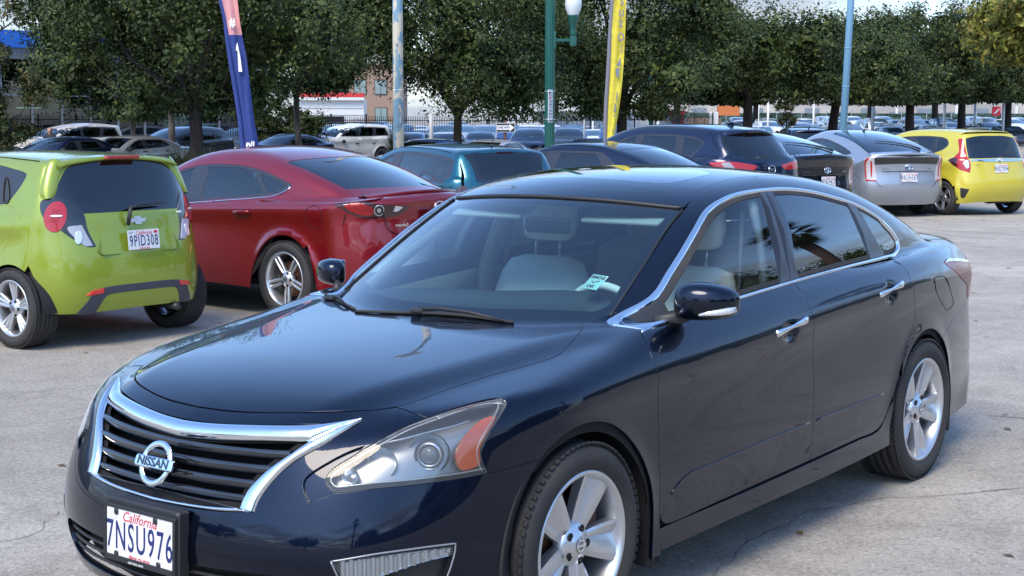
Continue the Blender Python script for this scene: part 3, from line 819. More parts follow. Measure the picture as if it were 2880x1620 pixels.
    wi[:, 0] -= np.where(low, .07*sstep(-.9, -.35, wi[:, 0]), 0)
    panel(c, F, 'windscreen_border', 'T', WS, mat('ceramic_black', (.006,.008,.012), .25), car, h=.03, off=-.006, gap=0, flange=False, holes=[wi])
    # seal strip between roof and glass
    top = catmull([(-1.009,0),(-1.014,.12),(-1.033,.25),(-1.068,.40),(-1.112,.53),(-1.129,.558)], False, .02)
    tp = np.vstack([top[::-1]*[1,-1], top[1:]]); tp3 = solve(F, 'T', tp)
    MB().tube(tp3+[0,0,.001], .007, 8, flat=.7).build('windscreen_seal', BLACKP, car)
    for s in (1, -1):
        e = catmull([(-1.118,.566),(-.99,.578),(-.788,.608),(-.602,.630),(-.52,.638)], False, .02); e3 = solve(F, 'T', e)*[1, s, 1]
        MB().tube(e3, .006, 6, flat=.7).build('windscreen_trim', BLACKP, car)
    # cowl
    MB().bbox((-.33, 0, .92), (.16, 1.15, .03), .01).build('cowl_panel', BLACKP, car)
    # rear window, trunk, rear
    rwp = catmull([(-2.56,0),(-2.57,.2),(-2.61,.40),(-2.67,.525,'c'),(-2.9,.555),(-3.1,.588),(-3.26,.615,'c'),(-3.33,.45),(-3.37,.2),(-3.38,0)], False, .03)
    panel(c, F, 'rear_window', 'T', mirror_half(rwp), GLASSD, car, h=.05, off=-.003, gap=0, flange=False)
    tr = catmull([(-3.39,0),(-3.38,.2),(-3.34,.45),(-3.27,.625,'c'),(-3.45,.657),(-3.64,.66),(-3.78,.63,'c'),(-3.83,.4),(-3.85,0)], False, .03)
    panel(c, F, 'boot_lid', 'T', mirror_half(tr), NAVY, car, h=.04)
    tl = catmull([(-3.585,.772,.965,'c'),(-3.19,.823,1.0),(-3.085,.844,.993,'c'),(-3.10,.85,.97),(-3.28,.83,.90),(-3.44,.815,.86),(-3.49,.813,.835),(-3.55,.79,.77,'c'),(-3.75,.62,.78),(-3.82,.45,.84,'c'),(-3.80,.5,.95)], True, .015)
    L_ = panel(c, F, 'tail_light', 'V', tl, mat('tail_lamp_deep_red', (.16, .006, .010), .15, 0, spec=.3), car, both=True, h=.02, off=.002)
    for i, s in enumerate((1, -1)):
        q = offset(to_dom('V', tl, c)*[.0172, 1], .012)/[.0172, 1]
        panel(c, F, 'lamp_top_trim', 'V', resam_([(-3.575,.775,.965,'c'),(-3.19,.823,1.0),(-3.10,.842,.992,'c'),(-3.20,.825,.985),(-3.57,.775,.948,'c')]), CHROME, L_[i], h=.02, off=.006, gap=0, side=s)
    # small deck behind the boot lid edge
    rbp = [(-3.10,.86,.66),(-3.22,.848,.695),(-3.45,.80,.735),(-3.55,.79,.77),(-3.75,.62,.78),(-3.84,.40,.79),(-3.90,0,.79)]
    rbh = catmull(rbp[:1]+[rbp[1],rbp[2],rbp[3],rbp[4],rbp[5],rbp[6]], False, .02)
    arr = np.array([(-2.776-.378*math.cos(math.radians(a)), .9, .33+.378*math.sin(math.radians(a))) for a in np.linspace(-18, 60, 30)])
    arr = np.array([(-2.776-.378*math.cos(math.radians(a)), .88, .33+.378*math.sin(math.radians(a))) for a in np.linspace(-18, 56, 26)])
    RB = np.concatenate([rbh[::-1], arr[::-1], catmull([(-3.14,.87,.21),(-3.6,.75,.21),(-3.8,.4,.22),(-3.85,0,.22)], False, .03)])
    panel(c, F, 'rear_bumper', 'V', mirror_half(RB), NAVY, car, h=.035)
    back = catmull([(-3.90,0,.80),(-3.84,.40,.80),(-3.82,.45,.84),(-3.80,.5,.95),(-3.73,.62,.99),(-3.78,.40,1.04),(-3.80,0,1.05)], False, .03)
    panel(c, F, 'boot_face', 'V', mirror_half(back), NAVY, car, h=.04)
    for dom, o in (('T', mirror_half(tr)), ('V', mirror_half(RB)), ):
        panel(c, F, 'inner_panel', dom, o, VOID, car, h=.07, off=-.016, gap=-.012, flange=False)
    # ---- grille
    go3 = solve(F, 'W', to_dom('W', g_out, c), c=c); gi3 = solve(F, 'W', to_dom('W', g_in, c), c=c)
    it = int(np.argmin(np.linalg.norm(g_out-np.array([.649,.558,.793]), axis=1))); jt = int(np.argmin(np.linalg.norm(g_in-np.array([.772,.470,.746]), axis=1)))
    ib = int(np.argmin(np.linalg.norm(g_out-np.array([.912,.384,.552]), axis=1))); jb = int(np.argmin(np.linalg.norm(g_in-np.array([.922,.330,.557]), axis=1)))
    def sym(P): return np.vstack([P[::-1]*[1, -1, 1], P[1:]])
    gr = empty('grille', parent=car)
    tipi = go3[it]+(gi3[jt]-go3[it])*.02
    topA = sym(go3[:it+1]); topB = sym(np.vstack([gi3[:jt+1], tipi]))
    strip(F, topA, topB, .012, CHROME, 'grille_chrome_top', gr, n=10)
    sA = go3[it:ib+1]; sB = np.vstack([tipi, gi3[jt:jb+1]])
    strip(F, sA, sB, .010, CHROME, 'grille_chrome_side', gr, n=10, both=True)
    strip(F, sym(go3[ib:]), sym(gi3[jb:]), .005, CHROME, 'grille_chrome_bottom', gr, n=5)
    panel(c, F, 'grille_back', 'W', Gi, VOID, gr, h=.05, off=-.075, gap=-.02, flange=False)
    for (zc_, amp, hgt) in ((.695, .010, .013), (.655, .008, .014), (.616, .005, .014), (.580, .002, .011)):
        ymax = np.interp(zc_, [.55, .60, .66, .72, .745], [.325, .34, .385, .435, .46])+.015
        ys = np.linspace(-ymax, ymax, 41); V = []
        prof = [(-.010, hgt*.2), (-.008, hgt), (-.022, hgt*1.1), (-.060, hgt*.7), (-.060, -hgt*.5), (-.022, -hgt), (-.008, -hgt*.6)]
        for y in ys:
            z = zc_+amp*(abs(y)/.4)**1.6-.004
            x = solve(F, 'F', [(abs(y), z)])[0][0] if False else None
            V.append((y, z))
        V = np.array(V); P = solve(F, 'F', np.abs(V)*[1, 1], c=c); P[:, 1] = V[:, 0]
        VV = []; FF = []
        for i, p in enumerate(P):
            for (dx, dz) in prof: VV.append((p[0]+dx, p[1], p[2]+dz))
        k = len(prof)
        for i in range(len(P)-1):
            for j in range(k): FF.append((i*k+j, i*k+(j+1) % k, (i+1)*k+(j+1) % k, (i+1)*k+j))
        mesh('grille_slat', VV, FF, mat('grille_black', (.010,.011,.014), .16, 0, coat=1.), gr, smooth=True)
    # badge
    bm_ = frame((.947, 0, .642), (0, 1, 0), (-.40, 0, 1))
    R_, r_ = .060, .011
    V = []; FF = []; n1, n2 = 56, 10
    for i in range(n1):
        a = 2*math.pi*i/n1
        for j in range(n2):
            b = 2*math.pi*j/n2; rr = R_+r_*math.cos(b)*.9; V.append((rr*math.cos(a), rr*math.sin(a), .006*math.sin(b)+.004))
            FF.append((i*n2+j, ((i+1) % n1)*n2+j, ((i+1) % n1)*n2+(j+1) % n2, i*n2+(j+1) % n2))
    bdg = empty('grille_badge', parent=gr); mb = MB().add(V, FF, True); mb.build('badge_ring', CHROME, bdg, M=bm_)
    MB().bbox((0, 0, .010), (.168, .036, .014), .004).build('badge_bar', CHROME, bdg, M=bm_)
    text('NISSAN', .036, GLOSSB, bdg, bm_ @ Matrix.Translation((0, 0, .0172)), 'badge_lettering', .0006, sx=1.15, bold=.0012)
    MB().box((0, 0, -.03), (.05, .05, .05)).build('badge_bracket', VOID, bdg, M=bm_)
    # ---- headlights
    for s in (1, -1):
        hlp = empty('headlight', parent=car); S_ = np.array([1, s, 1])
        panel(c, F, 'lens', 'W', HL, LENS, hlp, h=.02, off=.001, gap=.002, depth=.02, side=s)
        panel(c, F, 'housing_back', 'W', HL, mat('lamp_housing', (.40, .41, .42), .28, .6), hlp, h=.02, off=-.060, gap=-.004, flange=False, side=s)
        # housing wall ring
        a_ = solve(F, 'W', to_dom('W', HL, c), -.001, c=c); b_ = solve(F, 'W', to_dom('W', HL, c), -.062, c=c)
        V = np.vstack([a_, b_])*S_; m = len(a_)
        mesh('housing_wall', V, [(i, (i+1) % m, m+(i+1) % m, m+i) for i in range(m)], mat('lamp_wall', (.14, .145, .15), .35, .4), hlp)
        # bezel lines
        inn = offset(to_dom('W', HL, c)*[.0172, 1], .013)/[.0172, 1]; e3 = solve(F, 'W', inn, -.012, c=c)*S_
        MB().tube(np.vstack([e3, e3[:1]]), .0024, 5).build('lens_rim', mat('lamp_rim', (.7,.7,.66), .3, .6), hlp)
        up = catmull([(.785,.572,.660),(.73,.61,.704),(.67,.65,.739),(.61,.682,.752),(.545,.735,.768),(.487,.770,.778),(.437,.790,.788)], False, .01)
        u3 = solve(F, 'W', to_dom('W', up, c), -.018, c=c)*S_
        MB().tube(u3, .0032, 6).build('chrome_line', REFL, hlp)
        am = catmull([(.360,.824,.795),(.372,.825,.780),(.425,.821,.725),(.436,.822,.70),(.438,.827,.669),(.470,.813,.656),(.500,.805,.660),(.507,.795,.695),(.498,.794,.716),(.474,.797,.744),(.438,.803,.772),(.400,.811,.790)], True, .008)
        panel(c, F, 'side_reflector', 'W', am, AMBER, hlp, h=.012, off=-.010, gap=0, depth=.01, side=s)
        # projector and bowls
        def bowl(cp, d, r, dep, ring, name, mt, inner=None):
            cp = Vector(cp)*1; cp.y *= s; d = Vector((d[0], d[1]*s, d[2])).normalized()
            xx = Vector((0, 0, 1)).cross(d).normalized(); M = Matrix.Translation(cp) @ Matrix((xx, d.cross(xx), d)).transposed().to_4x4()
            MB().lathe([(r*.25, -dep), (r*.55, -dep*.85), (r*.85, -dep*.45), (r, 0), (r+.004, .001)], 36, 'z').build(name, mt, hlp, M=M)
            return M
        bowl((.552, .730, .705), (.80, .50, -.02), .058, .05, 0, 'projector_bowl', REFL)
        M = bowl((.567, .742, .705), (.80, .50, -.02), .040, .02, 0, 'projector_shroud', mat('dark_chrome', (.35,.36,.38), .2, 1.))
        MB().lathe([(.001, .010), (.012, .008), (.022, .002), (.027, -.008)], 32, 'z').build('projector_lens', mat('lamp_eye', (.22,.23,.22), .05, 0, coat=1.), hlp, M=M)
        MB().lathe([(.027, -.008), (.030, .003), (.036, .004), (.038, -.006)], 36, 'z').build('projector_ring', REFL, hlp, M=M)
        bowl((.662, .648, .686), (.92, .36, -.02), .042, .040, 0, 'main_beam_bowl', REFL)
        bowl((.742, .598, .657), (.92, .36, -.02), .022, .03, 0, 'park_light_bowl', REFL)
        # ---- fog area
        fg = empty('fog_light', parent=car)
        panel(c, F, 'fog_recess', 'W', fog, BLACKP, fg, h=.02, off=-.045, gap=-.01, flange=False, side=s)
        st = catmull([(.838,.611,.429,'c'),(.754,.703,.446),(.642,.775,.451),(.546,.815,.448,'c'),(.550,.814,.418,'c'),(.642,.773,.410),(.715,.715,.390),(.77,.665,.365),(.80,.645,.350,'c')], True, .01)
        panel(c, F, 'clear_lamp', 'W', st, LENS, fg, h=.02, off=-.004, gap=.003, side=s)
        panel(c, F, 'lamp_insert', 'W', st, LAMPW, fg, h=.015, off=-.022, gap=.001, side=s)
        for k in range(13):
            t = k/12; q = np.array([[.812-.25*t, .632+.175*t, .398+.037*t]]); uv = to_dom('W', q, c)
            p = solve(F, 'W', uv, -.016, c=c)[0]*S_
            MB().bbox(p, (.010, .014, .062*(1-t)+.016), .002, Matrix.Rotation(s*.6, 3, 'Z').to_4x4()).build('lamp_facet', REFL, fg)
        f3 = solve(F, 'W', to_dom('W', fog, c), .001, c=c)*S_
        MB().tube(np.vstack([f3, f3[:1]]), .003, 6).build('fog_bezel', mat('bezel_grey', (.3,.31,.33), .3, .5), fg)
        p = solve(F, 'W', to_dom('W', np.array([[.70, .70, .335]]), c), -.018, c=c)[0]*S_
        Mf = frame(p, (-.55, .83*s, 0), (0, 0, 1))
        if s < 0: Mf = frame(p, (.55, .83, 0), (0, 0, 1))
        MB().lathe([(.001, .006), (.030, .002), (.036, .006), (.040, -.004)], 28, 'z').build('fog_lens', mat('fog_eye', (.4,.42,.43), .1, .6, coat=1.), fg, M=Mf)
    # lower intake
    panel(c, F, 'lower_intake', 'W', In, VOID, car, h=.05, off=-.07, gap=-.03, flange=False)
    for zz in (.345, .315, .285):
        ys = np.linspace(-.53, .53, 31); P = solve(F, 'F', np.stack([np.abs(ys), np.full(31, zz)], 1)); P[:, 1] = ys; P[:, 0] -= .02
        MB().tube(P, .006, 6).build('intake_bar', BLACKP, car)
    # plate on its bracket
    Mp = frame((1.018, 0, .431), (0, 1, 0), (-.035, 0, 1))
    MB().bbox((0, .004, -.028), (.338, .196, .045), .006).build('plate_bracket', BLACKP, car, M=Mp)
    lp = licence_plate(car, Mp, '7NSU976', frame_mat=BLACKP, sticker=False)
    for x, y in ((-.105, .064), (.075, .064), (-.105, -.066), (.090, -.066)): MB().bbox((x, y, .004), (.018, .020, .006), .003).build('plate_screw', BLACKP, lp, M=Mp)
    for _b in (((-.122, .052, .002), (.034, .026, .0008)), ((.132, .050, .002), (.028, .026, .0008))): MB().box(*_b).build('plate_blank_sticker', mat('sticker_pale', (.62,.62,.60), .5), lp, M=Mp)
    text('carmax.com', .013, WHITEP, lp, Mp @ Matrix.Translation((-.01, -.0805, .0065)), 'frame_lettering', .0005, sx=1.1)
    # tow cover
    # ---- mirrors
    for s in (1, -1):
        mr = empty('door_mirror', parent=car)
        secs = [(.805, .020, .030, -.685, 1.030), (.822, .055, .054, -.690, 1.037), (.860, .085, .066, -.696, 1.041), (.91, .088, .066, -.706, 1.042), (.965, .078, .058, -.722, 1.041), (1.0, .058, .045, -.740, 1.038), (1.018, .022, .022, -.752, 1.036)]
        V = []; FF = []; nn = 24
        if s < 0: secs = [(.805+(y-.805)*.86, rx*.80, rz*.80, cx, cz-.012) for y, rx, rz, cx, cz in secs]
        for (y, rx, rz, cx, cz) in secs:
            for k in range(nn):
                a = 2*math.pi*k/nn; ca, sa = math.cos(a), math.sin(a)
                V.append((cx+rx*(np.sign(ca)*abs(ca)**.75)*(1 if ca > 0 else .55), y*s, cz+rz*np.sign(sa)*abs(sa)**.75-(.004 if sa < 0 else 0)))
        for i in range(len(secs)-1):
            for k in range(nn): 
                f = (i*nn+k, i*nn+(k+1) % nn, (i+1)*nn+(k+1) % nn, (i+1)*nn+k); FF.append(f[::-1] if s > 0 else f)
        FF.append(tuple(range(nn))[::(1 if s > 0 else -1)]); FF.append(tuple((len(secs)-1)*nn+k for k in range(nn))[::(-1 if s > 0 else 1)])
        o = mesh('mirror_shell', V, FF, NAVY, mr, smooth=True)
        md = o.modifiers.new('sub', 'SUBSURF'); md.levels = 2; md.render_levels = 2
        MB().tube([(-.61, .77*s, .955), (-.655, .81*s, .972), (-.685, .85*s, .992)], [.035, .026, .026], 12, flat=.6).build('mirror_arm', BLACKP, mr)
        MB().bbox((-.748, .905*s, 1.04), (.008, .12, .07), .003, Matrix.Rotation(.22*s,4,'Z')).build('mirror_glass', mat('mirror', (.6,.65,.7), .02, 1.), mr)
        sg = [(-.634, .925, 1.000), (-.646, .955, 1.006), (-.668, .985, 1.010), (-.695, 1.006, 1.014), (-.722, 1.020, 1.018)]
        if s > 0: MB().tube([(x+.002, (y+.001)*s, z) for x, y, z in sg], [.004, .008, .011, .012, .010], 10, flat=.5, up=(0, 0, 1)).build('mirror_indicator', LAMPW, mr)
    # ---- wipers
    def wiper(pv, arm, blade):
        wp = empty('wiper', parent=car)
        P0 = q3w(pv, .010); A = [q3w(p, h) for p, h in zip(arm, (.020, .018, .008))]
        MB().bbox(tuple(P0+[0, 0, -.004]), (.04, .060, .022), .008).build('wiper_pivot', BLACKP, wp)
        MB().tube([P0]+A, [.010, .008, .006, .004], 8, flat=.6).build('wiper_arm', BLACKP, wp)
        B = catmull([tuple(q3w(p, .005)) for p in blade], False, .05)
        MB().tube(B, .006, 6).build('wiper_blade', RUBBER, wp)
    q3w = lambda p, h: solve(F, 'T', [p])[0]+[0, 0, h]
    wiper((-.270, -.03), [(-.274, .06), (-.287, .19), (-.305, .34)], [(-.236, -.31), (-.254, -.10), (-.272, .08), (-.292, .22), (-.314, .37)])
    wiper((-.405, -.60), [(-.375, -.54), (-.330, -.47), (-.290, -.40)], [(-.47, -.70), (-.39, -.56), (-.31, -.42), (-.265, -.34)])
    # sticker
    sp_ = solve(F, 'T', [(-.625, .50)])[0]; nn = normals(F, sp_[None])[0]
    Ms = frame(sp_-nn*.010, (-.12, 1, 0), tuple(np.cross(nn, (-.12, 1, 0))))
    Ms = Ms @ Matrix.Rotation(-.14, 4, 'Z')
    stk = empty('smog_sticker', parent=car)
    MB().box((0, 0, 0), (.066, .086, .0008)).build('sticker_paper', mat('sticker_green', (.42, .62, .54), .5), stk, M=Ms)
    text('SMOG', .022, mat('sticker_ink', (.10,.01,.03), .5), stk, Ms @ Matrix.Translation((0, .026, .0008)), 'sticker_lettering', .0003, sx=.95, bold=.0008)
    text('OK', .022, MATS['sticker_ink'], stk, Ms @ Matrix.Translation((-.003, -.027, .0008)), 'sticker_lettering', .0003, sx=.95, bold=.0008)
    MB().tube([(-.012, .002, .001), (-.005, -.007, .001), (.016, .010, .001)], .0018, 5).build('sticker_tick', MATS['sticker_ink'], stk, M=Ms)
    # ---- cabin
    cab = empty('cabin', parent=car)
    b = MB().bbox((-.62, 0, .80), (.75, 1.34, .26), .08); b.build('dashboard', mat('dash_dark', (.035,.04,.045), .7), cab)
    MB().tube([(-.60, -.62, .915), (-.66, -.3, .935), (-.70, 0, .94), (-.70, .30, .955), (-.70, .45, .96), (-.62, .62, .93)], [.06, .07, .07, .08, .08, .05], 14).build('dash_top', MATS['dash_dark'], cab)
    b = MB().bbox((-1.7, 0, .35), (2.6, 1.5, .06), .01).build('cabin_floor', MATS['dash_dark'], cab)
    SEAT = mat('seat_leather', (.80, .77, .67), .55)
    def seat(x, y, front=True):
        st = empty('seat', parent=cab)
        MB().bbox((x+.12, y, .55), (.52, .50, .16), .05).build('seat_base', SEAT, st)
        w0 = .25
        V = []; FF = []; nn = 20
        for (h, w, t, dx) in ((.50, .22, .07, 0), (.60, .25, .08, -.03), (.75, .255, .075, -.09), (.88, .25, .065, -.135), (.99, .225, .055, -.17), (1.045, .19, .045, -.185), (1.065, .12, .02, -.19)):
            for k in range(nn):
                a = 2*math.pi*k/nn; ca, sa = math.cos(a), math.sin(a)
                V.append((x+dx-.06+t*np.sign(ca)*abs(ca)**.7, y+w*np.sign(sa)*abs(sa)**.6, h))
        for i in range(6):
            for k in range(nn): FF.append((i*nn+k, i*nn+(k+1) % nn, (i+1)*nn+(k+1) % nn, (i+1)*nn+k))
        FF.append(tuple(range(6*nn, 7*nn)))
        mesh('seat_back', V, FF, SEAT, st, smooth=True)
        for s in (-.065, .065): MB().tube([(x-.245, y+s, 1.05), (x-.262, y+s, 1.16)], .006, 8).build('headrest_post', mat('post_steel', (.75,.75,.72), .25, .6), st)
        V = []; FF = []
        for (h, w, t, dx) in ((1.135, .09, .03, 0), (1.15, .125, .05, -.003), (1.22, .138, .056, -.01), (1.29, .13, .05, -.016), (1.325, .10, .035, -.018), (1.335, .05, .01, -.018)):
            for k in range(nn):
                a = 2*math.pi*k/nn; ca, sa = math.cos(a), math.sin(a)
                V.append((x-.26+dx+t*np.sign(ca)*abs(ca)**.7, y+w*np.sign(sa)*abs(sa)**.55, h))
        for i in range(5):
            for k in range(nn): FF.append((i*nn+k, i*nn+(k+1) % nn, (i+1)*nn+(k+1) % nn, (i+1)*nn+k))
        FF.append(tuple(range(nn))[::-1]); FF.append(tuple(range(5*nn, 6*nn)))
        mesh('headrest', V, FF, SEAT, st, smooth=True)
    seat(-1.28, .37); seat(-1.28, -.37)
    rb_ = MB().bbox((-2.32, 0, .78), (.20, 1.30, .62), .06, Matrix.Rotation(-.28, 4, 'Y')).bbox((-2.05, 0, .52), (.5, 1.3, .16), .05)
    rb_.build('rear_bench', SEAT, cab)
    for y in (-.4, .4): MB().bbox((-2.42, y, 1.14), (.10, .26, .15), .04).build('rear_headrest', SEAT, cab)
    MB().bbox((-2.9, 0, 1.03), (.85, 1.24, .02), .005).build('parcel_shelf', MATS['dash_dark'], cab)
    # steering wheel
    V = []; FF = []; n1, n2 = 40, 10
    for i in range(n1):
        a = 2*math.pi*i/n1
        for j in range(n2):
            q = 2*math.pi*j/n2; rr = .182+.016*math.cos(q); V.append((rr*math.cos(a), rr*math.sin(a), .016*math.sin(q)))
            FF.append((i*n2+j, ((i+1) % n1)*n2+j, ((i+1) % n1)*n2+(j+1) % n2, i*n2+(j+1) % n2))
    Mw = frame((-.93, .37, .875), (0, 1, 0), (.42, 0, 1))
    sw = MB().add(V, FF, True); sw.bbox((0, -.01, 0), (.17, .12, .05), .02); sw.box((0, 0, 0), (.34, .03, .015)); sw.box((0, -.09, 0), (.04, .16, .015))
    sw.build('steering_wheel', SEAT, cab, M=Mw)
    # door trim / pillars inside
    inn = catmull([(-.62,.93,'c'),(-1.5,.99),(-2.6,1.02,'c'),(-2.6,.40,'c'),(-.62,.40,'c')], True, .08)
    panel(c, F, 'door_trim', 'S', inn, SEAT, cab, both=True, off=-.07, h=.09, flange=False)
    for s in (1, -1):
        MB().tube([(-1.60, .60*s, 1.36), (-1.57, .675*s, 1.18), (-1.54, .72*s, 1.0), (-1.54, .73*s, .6)], [.045, .05, .06, .07], 8, flat=.4).build('pillar_trim', SEAT, cab)
        MB().tube([(-1.56, .585*s, 1.30), (-1.52, .60*s, 1.0), (-1.48, .58*s, .7)], .022, 4, flat=.12).build('seat_belt', mat('belt_beige', (.30,.28,.24), .7), cab)
        MB().tube([(-.62, .60*s, .99), (-.80, .575*s, 1.10), (-1.0, .555*s, 1.20), (-1.15, .54*s, 1.27)], .028, 8, flat=.6).build('pillar_trim', mat('trim_grey_beige', (.25,.24,.22), .7), cab)
        MB().tube([(-2.42, .60*s, 1.25), (-2.6, .66*s, 1.12), (-2.75, .68*s, 1.04)], .05, 8, flat=.4).build('pillar_trim', MATS['trim_grey_beige'], cab)
    panel(c, F, 'headliner', 'T', offset(mirror_half(rf), .02), mat('headliner', (.45,.43,.39), .9), cab, off=-.045, h=.12, flange=False)
    MB().bbox((-1.02, 0, 1.245), (.03, .22, .065), .012).build('rear_view_mirror', BLACKP, cab)
    for s in (1, -1): MB().bbox((-1.10, .33*s, 1.285), (.14, .36, .018), .006, Matrix.Rotation(.25, 4, 'Y')).build('sun_visor', MATS['headliner'], cab)
    # floor pan and wheel wells
    MB().bbox((-1.4, 0, .24), (2.1, 1.60, .06), .01).build('floor_pan', VOID, car)
    MB().bbox((.45, 0, .40), (.62, 1.05, .34), .01).build('engine_bay', VOID, car)
    MB().bbox((-3.45, 0, .45), (.6, 1.2, .40), .01).build('boot_floor', VOID, car)
    for wx in (0, -2.776):
        for s in (1, -1):
            rr = .398 if wx == 0 else .382
            w_ = MB().lathe([(rr-.004, .875*s), (rr+.012, .80*s), (rr+.012, .58*s), (.01, .56*s)], 40, 'y', (wx, 0, .33), a0=math.radians(168), a1=math.radians(372))
            w_.build('wheel_arch_liner', mat('liner_black', (.012,.012,.013), .8), car)
            make_wheel(car, (wx, .79*s, .33), s, hub_mark=True)
    # mud flap
    for s in (1, -1):
        MB().bbox((-.405, .83*s, .27), (.02, .14, .22), .006).build('mud_flap', BLACKP, car)
        MB().bbox((-3.165, .80*s, .27), (.02, .14, .22), .006).build('mud_flap', BLACKP, car)
    return car

def resam_(P): return catmull(P, True, .015)
def offset3(P):
    """shrink a 3-D outline a little towards its own centre"""
    P = np.asarray(P); return P.mean(0)+(P-P.mean(0))*.93
# ------------------------------------------------------------------ body shapes of the other cars
def mkspec(wb, W, fo, ro, wr, roof, belt, tail, hood, xm, yg, xg=None, bg=None, arch=None, rearbow=None, deck=None, **kw):
    """roof: (x,z) from windscreen foot over the roof to the tail; belt: z at front/rear; tail: (z,x) rear profile; hood: (x,z)"""
    hw = W/2; xe = -(wb+ro)
    s = dict(wb=wb, wr=wr, arch=arch or wr*1.15, wc={'W': -.1, 'V': -wb-.10}, kf=.16, kr=kw.get('kr', .12), kt=kw.get('kt', .08), zb=.15,
        plan=Sp([(xe-.05, hw-.10), (xe+.25, hw-.045), (-wb, hw-.012), (-wb*.6, hw), (-wb*.3, hw), (0, hw-.010), (fo*.45, hw-.045), (fo, hw-.15)]),
        zc=Sp([(xe, belt[1]-.10), (-wb*.5, (belt[0]+belt[1])/2-.12), (fo, belt[0]-.18)]),
        sec=Sp(kw.get('sec') or [(-.75,.11),(-.66,.065),(-.58,.034),(-.47,.016),(-.36,.012),(-.25,.016),(-.14,.018),(-.05,.008),(0,.002),(.04,.012),(.09,.035),(.15,.07),(.22,.12),(.35,.22)]),
        zcr=Sp([(fo, .10), (-.5, .03), (xe, kw.get('dcr', .05))]),
        xf=Sp([(.15, fo-.08), (.3, fo-.01), (.45, fo), (.6, fo-.05), (.8, fo-.16), (1.0, fo-.5)]),
        bf=Sp([(0,0),(.2,.012),(.4,.05),(.55,.12),(.65,.20),(.72,.29),(.80,.45),(.9,.75)]),
        zt=Sp(list(hood)+[(-wb*.5, belt[0]+.02)]+(deck or [(xe+.3, belt[1]+.01), (xe, belt[1])])),
        xr=Sp([(z, x) for z, x in tail]), br=Sp(rearbow or [(0,0),(.4,.025),(.6,.07),(.72,.14),(.82,.26),(.92,.42)]),
        yg=Sp(yg), ygx=Sp(kw.get('ygx') or [(0,0),(-1,0),(-wb*.7,.0),(-wb,-.03),(xe,-.10)]), xm=xm, bw=kw.get('bw', (.35,.25)), crown=kw.get('crown', .11),
        kg=kw.get('kg', .12), ku=kw.get('ku', .03), zr=Sp(roof), flare=kw.get('flare', .012))
    if xg: s['xg'] = Sp([(z, x) for z, x in xg]); s['bg'] = Sp(bg or [(0,0),(.3,.02),(.5,.06),(.65,.13),(.8,.26)]); s['kgr'] = kw.get('kgr', .07)
    return s

SPARK = mkspec(2.375, 1.57, .70, .50, .295,
    roof=[(.35,.88),(.0,1.03),(-.35,1.19),(-.62,1.30),(-.95,1.375),(-1.4,1.41),(-1.9,1.415),(-2.4,1.40),(-2.8,1.375),(-3.1,1.34)],
    belt=(.91, 1.00), tail=[(.2,-2.81),(.35,-2.87),(.55,-2.885),(.70,-2.865),(.85,-2.83),(1.0,-2.80),(1.15,-2.74)], rearbow=[(0,0),(.4,.03),(.55,.08),(.66,.17),(.74,.28),(.82,.44)],
    hood=[(.7,.68),(.55,.80),(.3,.88),(0,.93)], xm=-1.3,
    yg=[(.8,.785),(.95,.755),(1.05,.73),(1.15,.70),(1.25,.665),(1.35,.62),(1.45,.56)],
    xg=[(.9,-2.82),(1.0,-2.80),(1.1,-2.765),(1.25,-2.70),(1.36,-2.645),(1.45,-2.61)], bg=[(0,0),(.3,.012),(.45,.035),(.58,.09),(.70,.20)],
    kg=.10, crown=.08, flare=.016, arch=.318, ygx=[(0,0),(-1,0),(-1.8,-.01),(-2.4,-.03),(-2.9,-.06)])

MAZDA = mkspec(2.70, 1.795, .93, .95, .325,
    roof=[(.1,.80),(-.15,.93),(-.4,1.07),(-.7,1.22),(-.95,1.32),(-1.2,1.385),(-1.5,1.42),(-1.85,1.425),(-2.2,1.395),(-2.5,1.335),(-2.8,1.25),(-3.1,1.145),(-3.4,1.03),(-3.7,.90)],
    belt=(.93, 1.02), tail=[(.2,-3.50),(.35,-3.60),(.55,-3.64),(.8,-3.61),(.92,-3.62),(1.0,-3.66),(1.06,-3.62)],
    hood=[(.93,.68),(.75,.80),(.4,.90),(0,.95),(-.4,.97)], deck=[(-2.9,1.03),(-3.3,1.045),(-3.55,1.055),(-3.65,1.06)], xm=-1.7,
    yg=[(.8,.86),(.95,.82),(1.05,.785),(1.15,.745),(1.25,.695),(1.35,.63),(1.45,.55)],
    kg=.14, dcr=.10, flare=.03, kt=.06, ygx=[(0,0),(-1,0),(-2.0,-.01),(-2.6,-.05),(-3.1,-.13),(-3.6,-.22)],
    rearbow=[(0,0),(.3,.015),(.5,.05),(.65,.12),(.75,.21),(.85,.36),(.92,.52)])

YARIS = mkspec(2.51, 1.66, .78, .60, .30,
    roof=[(0.35,0.870),(0,1.010),(-0.35,1.150),(-0.7,1.270),(-1,1.330),(-1.4,1.360),(-1.9,1.360),(-2.4,1.340),(-2.8,1.310),(-3.2,1.260)],
    belt=(.90, 1.0), tail=[(.2,-3.0),(.4,-3.08),(.6,-3.08),(.8,-3.02),(1.0,-2.98),(1.15,-2.9)],
    hood=[(.75,.70),(.55,.82),(.3,.89),(0,.94)], xm=-1.3,
    yg=[(.8,.81),(.95,.78),(1.05,.75),(1.15,.71),(1.25,.665),(1.35,.61),(1.45,.54)],
    xg=[(.9,-3.02),(1.0,-2.98),(1.1,-2.92),(1.2,-2.85),(1.3,-2.77),(1.4,-2.69)], bg=[(0,0),(.3,.015),(.5,.05),(.62,.11),(.72,.22)],
    kg=.10, crown=.08, flare=.015, ygx=[(0,0),(-1,0),(-1.8,-.01),(-2.5,-.04),(-3.0,-.09)])
